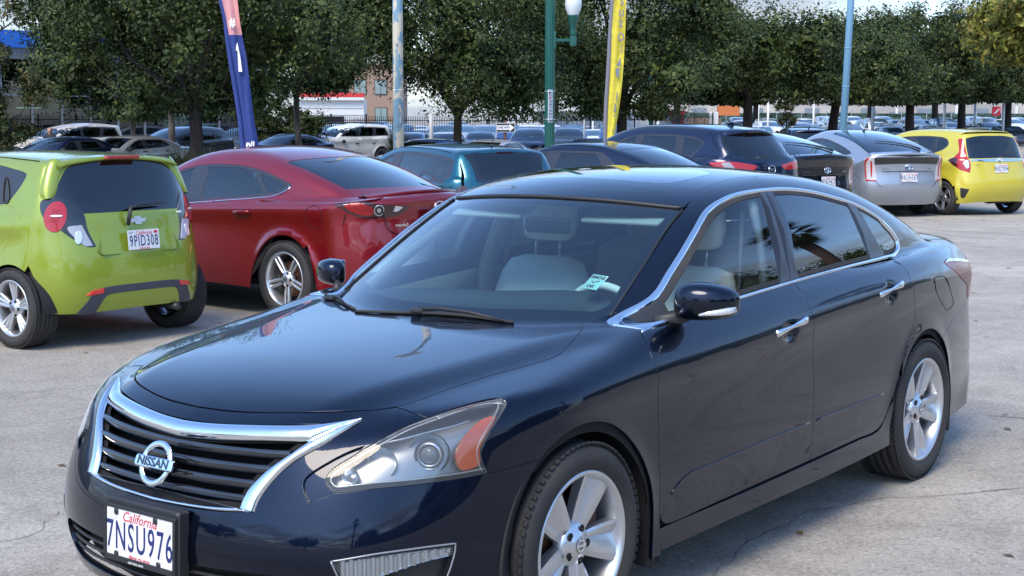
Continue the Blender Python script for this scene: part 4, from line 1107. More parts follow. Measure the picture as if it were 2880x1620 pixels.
COROLLA = mkspec(2.70, 1.75, .90, .95, .32,
    roof=[(.15,.80),(-.1,.92),(-.35,1.04),(-.65,1.18),(-.95,1.29),(-1.2,1.345),(-1.5,1.37),(-1.9,1.37),(-2.25,1.345),(-2.5,1.30),(-2.8,1.22),(-3.1,1.12),(-3.4,1.01),(-3.7,.88)],
    belt=(.90, .99), tail=[(.2,-3.5),(.4,-3.62),(.6,-3.64),(.85,-3.62),(1.0,-3.62)],
    hood=[(.9,.68),(.72,.79),(.4,.87),(0,.92)], deck=[(-3.0,1.0),(-3.3,1.02),(-3.6,1.02)], xm=-1.7,
    yg=[(.8,.83),(.95,.80),(1.05,.765),(1.15,.725),(1.25,.675),(1.35,.61),(1.45,.53)], kg=.12, crown=.09,
    ygx=[(0,0),(-1,0),(-2.0,-.01),(-2.6,-.04),(-3.1,-.10),(-3.6,-.18)])
CXFIVE = mkspec(2.70, 1.82, .90, .93, .35,
    roof=[(0.3,1.000),(0,1.140),(-0.3,1.280),(-0.65,1.430),(-1,1.540),(-1.3,1.590),(-1.8,1.615),(-2.3,1.610),(-2.8,1.580),(-3.2,1.530),(-3.5,1.480)],
    belt=(1.03, 1.16), tail=[(.2,-3.48),(.4,-3.58),(.6,-3.62),(.8,-3.60),(.95,-3.58),(1.1,-3.55),(1.25,-3.48)],
    hood=[(.9,.80),(.7,.92),(.3,1.0),(0,1.04)], xm=-1.6,
    yg=[(.9,.87),(1.05,.84),(1.15,.81),(1.3,.755),(1.4,.71),(1.5,.655),(1.6,.58)],
    xg=[(.95,-3.58),(1.1,-3.53),(1.2,-3.46),(1.3,-3.37),(1.4,-3.27),(1.5,-3.18),(1.6,-3.1)], bg=[(0,0),(.3,.02),(.5,.07),(.62,.14),(.74,.27)],
    kg=.12, crown=.08, flare=.02, ygx=[(0,0),(-1,0),(-2.0,-.01),(-2.7,-.05),(-3.2,-.12),(-3.6,-.18)])
PRIUS = mkspec(2.70, 1.72, .93, .85, .315,
    roof=[(0.3,0.865),(0.05,0.995),(-0.25,1.145),(-0.6,1.295),(-0.9,1.405),(-1.2,1.475),(-1.5,1.500),(-1.8,1.490),(-2.2,1.445),(-2.6,1.370),(-3,1.270),(-3.3,1.180),(-3.55,1.100),(-3.8,1.015)],
    belt=(.92, 1.03), tail=[(.2,-3.40),(.35,-3.50),(.55,-3.56),(.7,-3.54),(.85,-3.53),(.95,-3.55),(1.05,-3.59),(1.12,-3.60)],
    hood=[(.9,.66),(.7,.80),(.3,.90),(0,.95)], deck=[(-2.9,1.04),(-3.3,1.06),(-3.55,1.07)], xm=-1.5,
    yg=[(.8,.83),(.95,.80),(1.05,.77),(1.15,.73),(1.25,.68),(1.35,.62),(1.45,.54)], kg=.12, crown=.09, kt=.06,
    ygx=[(0,0),(-1,0),(-2.0,-.01),(-2.6,-.03),(-3.1,-.06),(-3.6,-.09)], rearbow=[(0,0),(.3,.02),(.5,.06),(.65,.12),(.75,.19),(.85,.31),(.92,.44)])
FIT = mkspec(2.53, 1.68, .75, .62, .305,
    roof=[(0.45,0.900),(0.1,1.050),(-0.25,1.210),(-0.6,1.350),(-0.9,1.440),(-1.25,1.500),(-1.7,1.525),(-2.2,1.520),(-2.7,1.495),(-3,1.470),(-3.3,1.430)],
    belt=(.95, 1.04), tail=[(.2,-3.02),(.4,-3.12),(.6,-3.14),(.75,-3.10),(.9,-3.06),(1.05,-3.02),(1.2,-2.95)],
    hood=[(.72,.74),(.5,.85),(.2,.93),(0,.97)], xm=-1.4,
    yg=[(.85,.82),(.95,.80),(1.05,.775),(1.15,.745),(1.25,.705),(1.35,.66),(1.45,.60),(1.55,.53)],
    xg=[(.9,-3.07),(1.0,-3.04),(1.1,-2.99),(1.25,-2.92),(1.35,-2.86),(1.45,-2.80)], bg=[(0,0),(.3,.015),(.5,.045),(.62,.10),(.74,.20)],
    kg=.09, crown=.07, flare=.012, ygx=[(0,0),(-1,0),(-1.8,-.01),(-2.5,-.03),(-3.0,-.06)])
# ------------------------------------------------------------------ generic parked car
def q3(F, c, kind, pts, corner=None):
    """3-D surface points from drawing-plane points"""
    pts = np.asarray(pts, float)
    return solve(F, {'s': 'S', 't': 'T', 'r': 'R', 'f': 'F'}[kind], pts, c=c)

def line3(F, P, r, matl, name, parent, off=.0004, closed=False, s=1):
    P = np.asarray(P, float)
    if closed: P = np.vstack([P, P[:1]])
    nn = normals(F, P); P = (P+nn*off)*[1, s, 1]
    return MB().tube(P, r, 4).build(name, matl, parent)

def resam(P, h, closed=False):
    return catmull([tuple(p) for p in P], closed, h)

def wheels(car, c, R, trk, kind='twin10', hi=False, rimR=None, w=.19, tw=None, rim=None):
    wb = c['wb']; first = {}
    for wx in (0, -wb):
        for s in (1, -1):
            if s in first:
                o = copy_tree(first[s], car); o.location = (wx, trk*s, R)
            else: first[s] = make_wheel(car, (wx, trk*s, R), s, R, rimR or R*.70, w, kind, hi=hi, rim_mat=rim)
            rr = c['arch']
            yw = float(c['plan'](np.array([wx]))[0])
            MB().lathe([(rr-.004, (yw-.02)*s), (rr+.012, (yw-.09)*s), (rr+.012, (yw-.30)*s), (.01, (yw-.32)*s)], 28, 'y', (wx, 0, c['wr']), a0=math.radians(176), a1=math.radians(364)).build('wheel_arch_liner', mat('liner_black', (.012, .012, .013), .8), car)

def interior(car, c, pal=GREYT, rows=(-1.15, -2.0), belt=.95, hz=1.15, rear=None, w=.42):
    cab = empty('cabin', parent=car)
    MB().bbox((-.55, 0, belt-.12), (.6, 1.2, .22), .06).build('dashboard', GREYT, cab)
    for x in rows:
        for y in (-.34, .34):
            MB().bbox((x+.15, y, belt-.42), (.48, w, .16), .05).bbox((x-.12, y, belt-.10), (.13, w, .58), .05, Matrix.Rotation(-.22, 4, 'Y')).build('seat', pal, cab)
            MB().bbox((x-.22, y, hz+.02), (.09, .24, .16), .04).build('headrest', pal, cab)
    MB().bbox((-c['wb']/2-.2, 0, .33), (c['wb']+.2, 1.35, .05), .01).build('cabin_floor', GREYT, cab)
    return cab

def bgcar(name, label, cat, c, pm, D, loc, yaw, group=None, hr=.045, wheel=None, glassm=None, gdark=None):
    F = make_F(c); wb = c['wb']; wr = c['wr']; ar = c['arch']
    car = empty(name, (0, 0, 0), 0, label, cat, group)
    gm = glassm or GLASSM; gd = gdark or gm
    fo = D.get('fo', .75); zb = D.get('zb', .22)
    # rail between side and top panels: T-plane points front -> rear
    rail = q3(F, c, 't', resam(D['rail'], .04)[:, :2])
    rb = resam(D['rearb'], .03)          # from roof/deck corner down to the arch
    hw = float(c['plan'](np.array([0.]))[0])
    arc = lambda wx, a0, a1, n=22: [(wx+ar*math.cos(math.radians(a)), hw, wr+ar*math.sin(math.radians(a))) for a in np.linspace(a0, a1, n)]
    def base_a(): return math.degrees(math.asin((zb-wr)/ar))
    ba = base_a()
    a1 = rb[-1]; ang = math.degrees(math.atan2(a1[2]-wr, a1[0]+wb))
    if ang < 0: ang = 180.
    top0 = rail[0]
    xf_ = D.get('xfront', .42)
    bottom = [tuple(p) for p in arc(-wb, ang, 0, 24)] + [(-wb+ar*math.cos(math.radians(ba)), hw, zb), (-ar*math.cos(math.radians(ba)), hw, zb)] + [tuple(p) for p in arc(0, 180-ba, ba, 30)]
    front = [(xf_+.02, hw, zb), (xf_+.02, hw, .45), (xf_, hw-.05, .62)] if ar*math.cos(math.radians(ba)) < xf_ else [(ar+.03, hw, .45), (xf_, hw-.05, .62)]
    side = np.concatenate([rail, rb[1:] if np.linalg.norm(rail[-1]-rb[0]) < .05 else rb, np.array(bottom), np.array(front)])
    dl = D['dlo']; dlo = resam(dl, .03, True)[:, :2]
    holes = [q3(F, c, 's', dlo)]
    doors = [resam(d, .03, True) for d in D.get('doors', [])]
    dh = [q3(F, c, 's', d[:, :2]) for d in doors]
    lampS = [resam(l[0], .02, True) for l in D.get('lamps', [])]
    panel(c, F, 'body_side', 'O', side, pm, car, both=True, h=hr, holes=holes+dh, gap=.0008)
    for d in doors:
        a, b = panel(c, F, 'door', 'S', d[:, :2], pm, car, both=True, h=hr, gap=.003)
    lo, hi = dlo.min(0), dlo.max(0)
    und = [(lo[0]-.0, lo[1]-.15), (hi[0], lo[1]-.15), (hi[0]-.25, .30), (lo[0]+.30, .30)]
    panel(c, F, 'inner_panel', 'S', resam([(p[0], p[1], 'c') for p in und], .1, True)[:, :2].astype(float), VOID, car, both=True, h=.12, off=-.016, flange=False)
    # windows in the side
    for w in D['glass']:
        g = resam(w[0], .03, True)[:, :2]
        panel(c, F, 'side_window', 'S', g, (gd if w[1] else gm), car, both=True, h=.08, off=-.007, gap=-.004, flange=False)
    gh = [resam(w[0], .03, True)[:, :2] for w in D['glass']]
    panel(c, F, 'window_frame', 'S', dlo, MATS['satin_black'], car, both=True, h=.06, off=-.003, gap=.001, holes=gh, depth=.01)
    if 'chrome' in D:
        for q in D['chrome']:
            P = q3(F, c, 's', resam(q, .03)[:, :2])
            for s in (1, -1): line3(F, P, .0065, CHROME, 'window_chrome', car, .001, s=s)
    # top
    xws = D['ws']      # (base x centre, base x corner, top x centre, top x corner)
    railx = rail[:, 0]
    ib = int(np.argmin(np.abs(railx-xws[1]))); itp = int(np.argmin(np.abs(railx-xws[3])))
    rl = rail[:, :2]
    def arcx(xc, corner, n=8):
        ys = np.linspace(0, corner[1], n); t = (ys/corner[1])**2
        return np.stack([xc+(corner[0]-xc)*t, ys], 1)
    hoodf = D.get('hoodf', fo-.18)
    front_c = arcx(hoodf, rl[0])
    hood = np.concatenate([arcx(xws[0], rl[ib])[:-1], rl[:ib+1][::-1], front_c[::-1][1:]])
    panel(c, F, 'hood', 'T', mirror_half(hood), pm, car, h=hr*1.2)
    w_h = np.concatenate([arcx(xws[2], rl[itp])[:-1], rl[ib:itp+1][::-1], arcx(xws[0], rl[ib])[::-1][1:]])
    panel(c, F, 'windscreen', 'T', mirror_half(w_h), gm, car, h=.07, off=-.003, gap=.001, flange=False)
    wi = offset(mirror_half(w_h), .035)
    panel(c, F, 'windscreen_border', 'T', mirror_half(w_h), MATS['ceramic_black'], car, h=.06, off=-.006, gap=0, flange=False, holes=[wi])
    if 'rw' in D:      # sedan / liftback: rear window on top surface
        r0, r0c, r1, r1c = D['rw']
        i0 = int(np.argmin(np.abs(railx-r0c))); i1 = int(np.argmin(np.abs(railx-r1c)))
        roof = np.concatenate([arcx(r0, rl[i0])[:-1], rl[itp:i0+1][::-1], arcx(xws[2], rl[itp])[::-1][1:]])
        rwh = np.concatenate([arcx(r1, rl[i1])[:-1], rl[i0:i1+1][::-1], arcx(r0, rl[i0])[::-1][1:]])
        panel(c, F, 'rear_window', 'T', mirror_half(rwh), gd, car, h=.06, off=-.003, gap=.001, flange=False)
        panel(c, F, 'rear_window_border', 'T', mirror_half(rwh), MATS['ceramic_black'], car, h=.06, off=-.006, gap=0, flange=False, holes=[offset(mirror_half(rwh), .04)])
        if r1c-rl[-1][0] > .05:
            dk = np.concatenate([arcx(D['deckx'], rl[-1])[:-1], rl[i1:][::-1], arcx(r1, rl[i1])[::-1][1:]])
            panel(c, F, 'boot_lid', 'T', mirror_half(dk), pm, car, h=hr)
    else:
        roof = np.concatenate([arcx(D['roofx'], rl[-1])[:-1], rl[itp:][::-1], arcx(xws[2], rl[itp])[::-1][1:]])
    panel(c, F, 'roof', 'T', mirror_half(roof), pm, car, h=hr*1.2)
    # front wrap
    fr = [(t, zb) for t in np.linspace(0, D.get('thf', 62), 12)]+[(D.get('thf', 62), .62)]
    ft = [tuple(to_dom('W', p, c)) for p in q3(F, c, 't', front_c[::-1])]
    Wd = np.concatenate([np.array(fr), np.array(ft)])
    P3 = np.vstack([Wd, (Wd*[-1, 1])[::-1][1:-1]])
    panel(c, F, 'front_bumper', 'W', P3, pm, car, h=.06)
    # rear wrap
    te = D['tail_top']                   # half top edge, corner -> centre, 3-D points
    zz = [(x, y, z) for x, y, z in D['rear_bottom']]      # centre -> arch
    Vh = np.concatenate([resam(te, .03)[::-1], rb, resam(zz, .04)[::-1]]) if D.get('vdir', 1) else None
    Vc = to_dom('V', Vh, c)
    Vc = np.vstack([Vc, (Vc*[-1, 1])[::-1]])
    hat = to_dom('V', resam(D['hatch'], .02), c) if 'hatch' in D else None
    rwin = to_dom('V', resam(D['rwin'], .02), c) if 'rwin' in D else None
    vh = []
    if hat is not None: vh.append(np.vstack([hat, (hat*[-1, 1])[::-1][1:-1]]))
    panel(c, F, 'rear_bumper', 'V', Vc, pm, car, h=hr, holes=vh, gap=.0008)
    if hat is not None:
        hh2 = []
        if rwin is not None: hh2 = [np.vstack([rwin, (rwin*[-1, 1])[::-1][1:-1]])]
        tg = panel(c, F, D.get('hname', 'tailgate'), 'V', vh[0], pm, car, h=hr, holes=hh2, gap=.003)
        if rwin is not None:
            panel(c, F, 'rear_window', 'V', hh2[0], gd, car, h=.06, off=-.003, gap=-.001, flange=False)
            bw_ = D.get('rwb', .05); bi = offset(hh2[0]*[.0172, 1], bw_)/[.0172, 1]
            panel(c, F, 'rear_window_border', 'V', hh2[0], MATS['ceramic_black'], car, h=.06, off=-.006, gap=-.002, flange=False, holes=[bi])
        panel(c, F, 'inner_panel', 'V', vh[0], VOID, car, h=.1, off=-.016, gap=-.008, flange=False, holes=hh2)
    MB().bbox((-wb/2, 0, .26), (wb*.75, hw*1.7, .06), .01).build('floor_pan', VOID, car)
    MB().bbox((-wb-.15, 0, .42), (.5, hw*1.05, .30), .01).build('boot_floor', VOID, car)
    MB().bbox((.25, 0, .42), (.62, 1.0, .34), .01).build('engine_bay', VOID, car)
    if wheel: wheels(car, c, wr, **wheel)
    if D.get('cabin', True): interior(car, c, **D.get('interior', {}))
    if 'deco' in D: D['deco'](car, c, F)
    car.location = (*loc, 0) if len(loc) == 2 else loc
    car.rotation_euler = (0, 0, math.radians(yaw))
    return car

def vpanel(car, c, F, name, pts, m, off=.003, both=False, h=.03, **kw):
    P = resam(pts, .012, True)
    return panel(c, F, name, 'V', P, m, car, both=both, h=h, off=off, gap=0, **kw)

mat('satin_black', (.03, .034, .045), .28); mat('ceramic_black', (.006, .008, .012), .25)

# ---- small lime hatchback
GREEN = paint('lime_paint', (.265, .34, .026), .34, .35, .05)
def spark_deco(car, c, F):
    for s in (1, -1):
        S_ = lambda P: [(x, y*1., z) if len(q) == 3 else (x, y, z, q[3]) for q in P for x, y, z in [q[:3]]]
        base = [(-2.585,.635,1.075),(-2.67,.50,1.075),(-2.745,.432,.99),(-2.79,.42,.86),(-2.822,.378,.742,'c'),(-2.79,.43,.738),(-2.73,.52,.80),(-2.67,.585,.88),(-2.60,.635,.95)]
        lp = empty('tail_light', parent=car)
        V = resam(base, .012, True)
        panel(c, F, 'lamp_surround', 'V', V, GLOSSB, lp, h=.03, off=.002, gap=0, side=s)
        def disc(cx, cy, cz, r, r2, m, nm, off, n=26):
            # ellipse on the surface in the rear view plane
            uv = np.array([(cy+r*math.cos(2*math.pi*i/n), cz+r2*math.sin(2*math.pi*i/n)) for i in range(n)])
            P = np.array([q3(F, c, 's', [(cx, cz)])[0]])
            d0 = to_dom('V', np.array([[cx, cy, cz]]), c)[0]
            D2 = np.array([(d0[0]+r/.0172/1.0*.95*math.cos(2*math.pi*i/n), cz+r2*math.sin(2*math.pi*i/n)) for i in range(n)])
            return panel(c, F, nm, 'V', D2, m, lp, h=.03, off=off, gap=0, side=s, dish=.006)
        disc(-2.665, .548, .965, .108, .108, REDL, 'red_lens', .008)
        disc(-2.665, .545, .970, .062, .074, mat('tail_lamp_bright', (.30, .006, .010), .35, 0, coat=.3), 'red_inner_lens', .012)
        disc(-2.665, .515, .972, .060, .0055, WHITEP, 'lamp_bar', .024)
        cl = [(-2.70,.53,.87),(-2.78,.46,.90,'c'),(-2.815,.40,.75,'c'),(-2.775,.455,.75)]
        panel(c, F, 'clear_lens', 'V', resam(cl, .012, True), mat('lamp_silver', (.45, .47, .50), .45, .4, coat=.5), lp, h=.03, off=.006, gap=0, side=s)
        disc(-2.768, .458, .815, .036, .046, LAMPW, 'reverse_lens', .012)
        rf_ = [(-2.835,.475,.392,'c'),(-2.85,.43,.425,'c'),(-2.868,.345,.437,'c'),(-2.865,.35,.405,'c')]
        panel(c, F, 'rear_reflector', 'V', resam(rf_, .012, True), mat('reflector_red', (.65, .02, .02), .25, 0, coat=1.), car, h=.03, off=.010, gap=0, side=s)
        # spoiler fin beside the rear window
        A = np.array([(-2.53,.555,1.362),(-2.55,.615,1.25),(-2.565,.655,1.13),(-2.60,.65,1.080)]); B = np.array([(-2.60,.46,1.33),(-2.63,.53,1.22),(-2.65,.575,1.13),(-2.63,.59,1.085)])
        o = strip(F, resam(A, .02), resam(B, .02), .022, GREEN, 'spoiler_fin', car, n=6)
        if s < 0: o.data = o.data.copy(); o.scale = (1, -1, 1); o.data.flip_normals()
        # door handle hidden in the window frame
        hx = [(-2.26,1.06),(-2.20,1.20),(-2.155,1.235),(-2.20,1.06)]
        P = q3(F, c, 's', resam(hx, .02, True)[:, :2])*[1, s, 1]
        MB().tube(np.vstack([P, P[:1]])+[0, .004*s, 0], .006, 6).build('door_handle', BLACKP, car)
        bl = [(-2.76,.52,.262,'c'),(-2.80,.46,.35),(-2.84,.40,.425),(-2.87,.28,.447),(-2.885,0,.452),(-2.885,-.01,.452,'c'),(-2.885,-.01,.400,'c'),(-2.87,.27,.395),(-2.855,.33,.375),(-2.81,.39,.262,'c')]
        panel(c, F, 'bumper_trim', 'V', resam([(p[0], max(p[1], -.0), p[2])+tuple(p[3:]) for p in bl], .02, True), mat('dark_trim', (.05, .055, .07), .55), car, h=.04, off=.004, gap=0, side=s)
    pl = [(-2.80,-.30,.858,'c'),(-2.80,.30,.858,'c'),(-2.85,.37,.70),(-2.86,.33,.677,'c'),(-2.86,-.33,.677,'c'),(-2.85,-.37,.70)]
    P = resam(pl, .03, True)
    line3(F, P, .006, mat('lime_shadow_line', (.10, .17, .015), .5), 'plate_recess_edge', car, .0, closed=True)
    Mp = frame((-2.895, 0, .775), (0, -1, 0), (.10, 0, 1)); Mp = Mp @ Matrix.Scale(.95, 4)
    licence_plate(car, Mp, '9PID308', frame_mat=None)
    # bow-tie badge
    M = frame((-2.830, 0, .915), (0, -1, 0), (.12, 0, 1))
    b = MB().prism([(-.075,-.014),(-.026,-.014),(-.026,-.030),(.032,-.030),(.032,-.014),(.060,-.014),(.075,.014),(.026,.014),(.026,.030),(-.032,.030),(-.032,.014),(-.060,.014)], 0, .006); b.build('badge', mat('bright_trim', (.75,.76,.78), .35, .7), car, M=M)
    text('SPARK', .026, CHROME, car, frame((-2.797, -.42, .955), (.30, -1, 0), (.12, 0, 1)), 'model_lettering', .001, sx=1.0, bold=.0006)
    # wiper
    w = MB().tube([(-2.845, .10, .885), (-2.865, .10, .96), (-2.855, .085, 1.01), (-2.845, .0, 1.03), (-2.83, -.22, 1.035), (-2.825, -.28, 1.03)], [.016, .018, .017, .013, .009, .004], 8, flat=.8); w.build('rear_wiper', BLACKP, car)
    st = MB().bbox((-2.665, 0, 1.378), (.05, .30, .026), .006); st.build('brake_light', mat('brake_light_red', (.32, .012, .012), .3, 0, coat=1.), car)
    # roof spoiler lip
    Pl = q3(F, c, 't', [(-2.56, y) for y in np.linspace(-.54, .54, 25)]); Pt = Pl.copy(); Pt[:, 0] -= .085+.0*np.abs(Pl[:, 1]); Pt[:, 2] -= .012+.02*(np.abs(Pl[:, 1])/.5)**2
    V = np.vstack([Pl+[0, 0, .004], Pt, Pt-[-.004, 0, .018], Pl-[-.01, 0, .03]]); n = 25
    Fc = [(k*n+i, k*n+i+1, ((k+1) % 4)*n+i+1, ((k+1) % 4)*n+i) for k in range(4) for i in range(n-1)]
    mesh('roof_spoiler', V, Fc, GREEN, car, smooth=True)
    # exhaust and black underside
    MB().tube([(-2.6, -.35, .24), (-2.85, -.35, .235)], .03, 10).build('exhaust', mat('dark_steel', (.08, .08, .08), .4, .8), car)
    # roof seam
    for s in (1, -1): line3(F, q3(F, c, 't', [(x, .565) for x in np.linspace(-.9, -2.45, 20)]), .004, VOID, 'roof_seam', car, .0, s=s)

SPARK_D = dict(fo=.70, thf=62, hoodf=.52,
    rail=[(.42,.62),(.1,.66),(-.15,.67),(-.45,.60),(-.80,.545),(-1.2,.535),(-1.8,.54),(-2.3,.55),(-2.50,.545)],
    rearb=[(-2.50,.545,1.362),(-2.545,.62,1.25),(-2.575,.668,1.13),(-2.60,.655,1.075),(-2.63,.61,.93),(-2.70,.545,.865),(-2.72,.60,.805),(-2.68,.66,.748),(-2.60,.73,.674),(-2.555,.76,.62)],
    ws=(.0,-.13,-.72,-.86), roofx=-2.60,
    tail_top=[(-2.50,.545,1.362),(-2.57,.40,1.385),(-2.60,.2,1.395),(-2.61,0,1.397)],
    rear_bottom=[(-2.84,0,.27),(-2.83,.3,.265),(-2.78,.52,.262),(-2.72,.62,.262),(-2.67,.70,.27)],
    hatch=[(-2.62,0,1.390),(-2.61,.2,1.388),(-2.585,.40,1.372),(-2.54,.52,1.35,'c'),(-2.56,.60,1.22),(-2.59,.635,1.08,'c'),(-2.66,.51,1.072),(-2.735,.445,.99),(-2.79,.42,.86),(-2.815,.385,.75),(-2.835,.35,.69),(-2.85,.28,.655),(-2.868,.15,.643),(-2.872,0,.642)],
    rwin=[(-2.64,0,1.362),(-2.63,.15,1.360),(-2.615,.33,1.345),(-2.61,.41,1.315),(-2.62,.47,1.25),(-2.63,.53,1.15),(-2.635,.575,1.08,'c'),(-2.70,.48,1.045),(-2.745,.425,.982,'c'),(-2.79,.2,.984),(-2.80,0,.985)],
    dlo=[(-.55,1.02,'c'),(-.80,1.20),(-1.2,1.315),(-1.7,1.335),(-2.0,1.325),(-2.20,1.300),(-2.38,1.268),(-2.385,1.235),(-2.33,1.14),(-2.235,1.05),(-2.07,1.035),(-1.4,1.01),(-.8,.975)],
    glass=[([(-.70,1.03,'c'),(-.9,1.18),(-1.28,1.29,'c'),(-1.30,1.02,'c')], 0), ([(-1.40,1.03,'c'),(-1.40,1.30,'c'),(-1.75,1.31),(-2.05,1.295,'c'),(-2.10,1.18),(-2.12,1.06,'c')], 1)],
    doors=[[(-1.42,.99,'c'),(-2.05,1.015),(-2.30,1.03),(-2.40,.97),(-2.385,.88),(-2.33,.78),(-2.24,.66),(-2.10,.50),(-2.0,.32,'c'),(-1.42,.30,'c')], [(-.60,.93),(-1.38,.985,'c'),(-1.38,.30,'c'),(-.45,.30,'c'),(-.42,.6)]],
    interior=dict(rows=(-1.0, -1.75), belt=.93, hz=1.12), deco=spark_deco)

RED = paint('crimson_paint', (.235, .004, .011), .30, .55, .04)
def mazda_deco(car, c, F):
    L_ = [(-3.243,.835,.972,'c'),(-3.41,.735,.990),(-3.55,.60,.978,),(-3.62,.33,.952,'c'),(-3.60,.37,.90),(-3.55,.53,.865),(-3.45,.69,.862),(-3.38,.77,.90),(-3.32,.81,.938)]
    for s in (1, -1):
        lp = empty('tail_light', parent=car)
        panel(c, F, 'red_lens', 'V', resam(L_, .015, True), REDD, lp, h=.03, off=.004, gap=0, side=s)
        br = [(-3.33,.79,.955,'c'),(-3.42,.71,.965),(-3.50,.66,.955),(-3.51,.64,.90),(-3.46,.69,.885),(-3.39,.745,.915)]
        panel(c, F, 'red_inner_lens', 'V', resam(br, .015, True), mat('tail_lamp_bright', (.30, .006, .010), .35, 0, coat=.3), lp, h=.03, off=.007, gap=0, side=s)
        d0 = to_dom('V', np.array([[-3.535, .60, .925]]), c)[0]
        for r, m, o in ((.045, REFL, .010), (.036, GLOSSB, .014), (.016, REFL, .018)):
            D2 = np.array([(d0[0]+r/.0172*.95*math.cos(2*math.pi*i/24), .925+r*math.sin(2*math.pi*i/24)) for i in range(24)])
            panel(c, F, 'round_lamp', 'V', D2, m, lp, h=.03, off=o, gap=0, side=s)
        rv = [(-3.6,.47,.955,'c'),(-3.6,.40,.952,'c'),(-3.6,.43,.915),(-3.6,.48,.905,'c')]
        panel(c, F, 'reverse_lens', 'V', resam(rv, .01, True), LAMPW, lp, h=.03, off=.009, gap=0, side=s)
        # handles and fuel flap
        for hx, hz in ((-2.17, .868), (-1.28, .815)):
            yb = q3(F, c, 's', [(hx, hz)])[0][1]
            MB().tube([(hx+.11, (yb+.006)*s, hz-.004), (hx+.09, (yb+.026)*s, hz), (hx, (yb+.034)*s, hz+.006), (hx-.09, (yb+.026)*s, hz+.008), (hx-.11, (yb+.006)*s, hz+.008)], [.008, .012, .015, .012, .008], 8, flat=.6).build('door_handle', RED, car)
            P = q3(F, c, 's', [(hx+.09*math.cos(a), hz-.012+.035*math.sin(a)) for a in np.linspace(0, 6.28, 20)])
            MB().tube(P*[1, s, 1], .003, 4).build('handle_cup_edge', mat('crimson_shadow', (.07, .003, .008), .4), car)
        line3(F, q3(F, c, 's', [(-3.05+.10*math.cos(a), .865+.095*math.sin(a)) for a in np.linspace(0, 6.2, 26)]), .0026, VOID, 'fuel_flap_gap', car, .0, s=s)
        line3(F, resam([(-3.12,.55,1.07),(-3.22,.50,1.045),(-3.38,.56,1.0),(-3.56,.60,.955),(-3.56,.56,.86),(-3.58,.52,.76),(-3.6,.42,.72)], .02), .004, VOID, 'boot_gap', car, .0, s=s)
        line3(F, resam([(-3.35,.80,.895),(-3.30,.81,.78),(-3.15,.85,.68)], .02), .0035, VOID, 'bumper_gap', car, .0, s=s)
    # boot lip spoiler
    ys = np.linspace(-.56, .56, 33); Pl = q3(F, c, 't', np.stack([-3.42+.18*(np.abs(ys)/.56)**2.2, ys], 1))
    tip = Pl+np.stack([-.14+.02*(np.abs(ys)/.56)**2, 0*ys, .030*(1-(np.abs(ys)/.58)**4)], 1)
    V = np.vstack([Pl, tip, tip-[-.01, 0, .025], Pl+[-.05, 0, -.05]]); n = 33
    mesh('boot_spoiler', V, [(k*n+i, k*n+i+1, ((k+1) % 4)*n+i+1, ((k+1) % 4)*n+i) for k in range(4) for i in range(n-1)], RED, car, smooth=True)
    M = frame((-3.655, 0, .935), (0, -1, 0), (.02, 0, 1))
    n1 = 36; Vv = []; FF = []
    for i in range(n1):
        a = 2*math.pi*i/n1
        for j in range(6):
            b = 2*math.pi*j/6; Vv.append(((.058+.006*math.cos(b))*math.cos(a), (.046+.006*math.cos(b))*math.sin(a), .006*math.sin(b)))
            FF.append((i*6+j, ((i+1) % n1)*6+j, ((i+1) % n1)*6+(j+1) % 6, i*6+(j+1) % 6))
    bb = MB().add(Vv, FF, True); bb.tube([(-.055, .008, 0), (-.03, .014, .002), (0, -.018, .003), (.03, .014, .002), (.055, .008, 0)], .006, 6); bb.build('badge', CHROME, car, M=M)
    text('mazda3', .036, CHROME, car, frame((-3.60, .40, .80), (-.20, -1, 0), (.02, 0, 1)), 'model_lettering', .001, sx=1.2, bold=.0006)
    licence_plate(car, frame((-3.665, -.0, .80), (0, -1, 0), (.05, 0, 1)), '', frame_mat=CHROME, sticker=True)

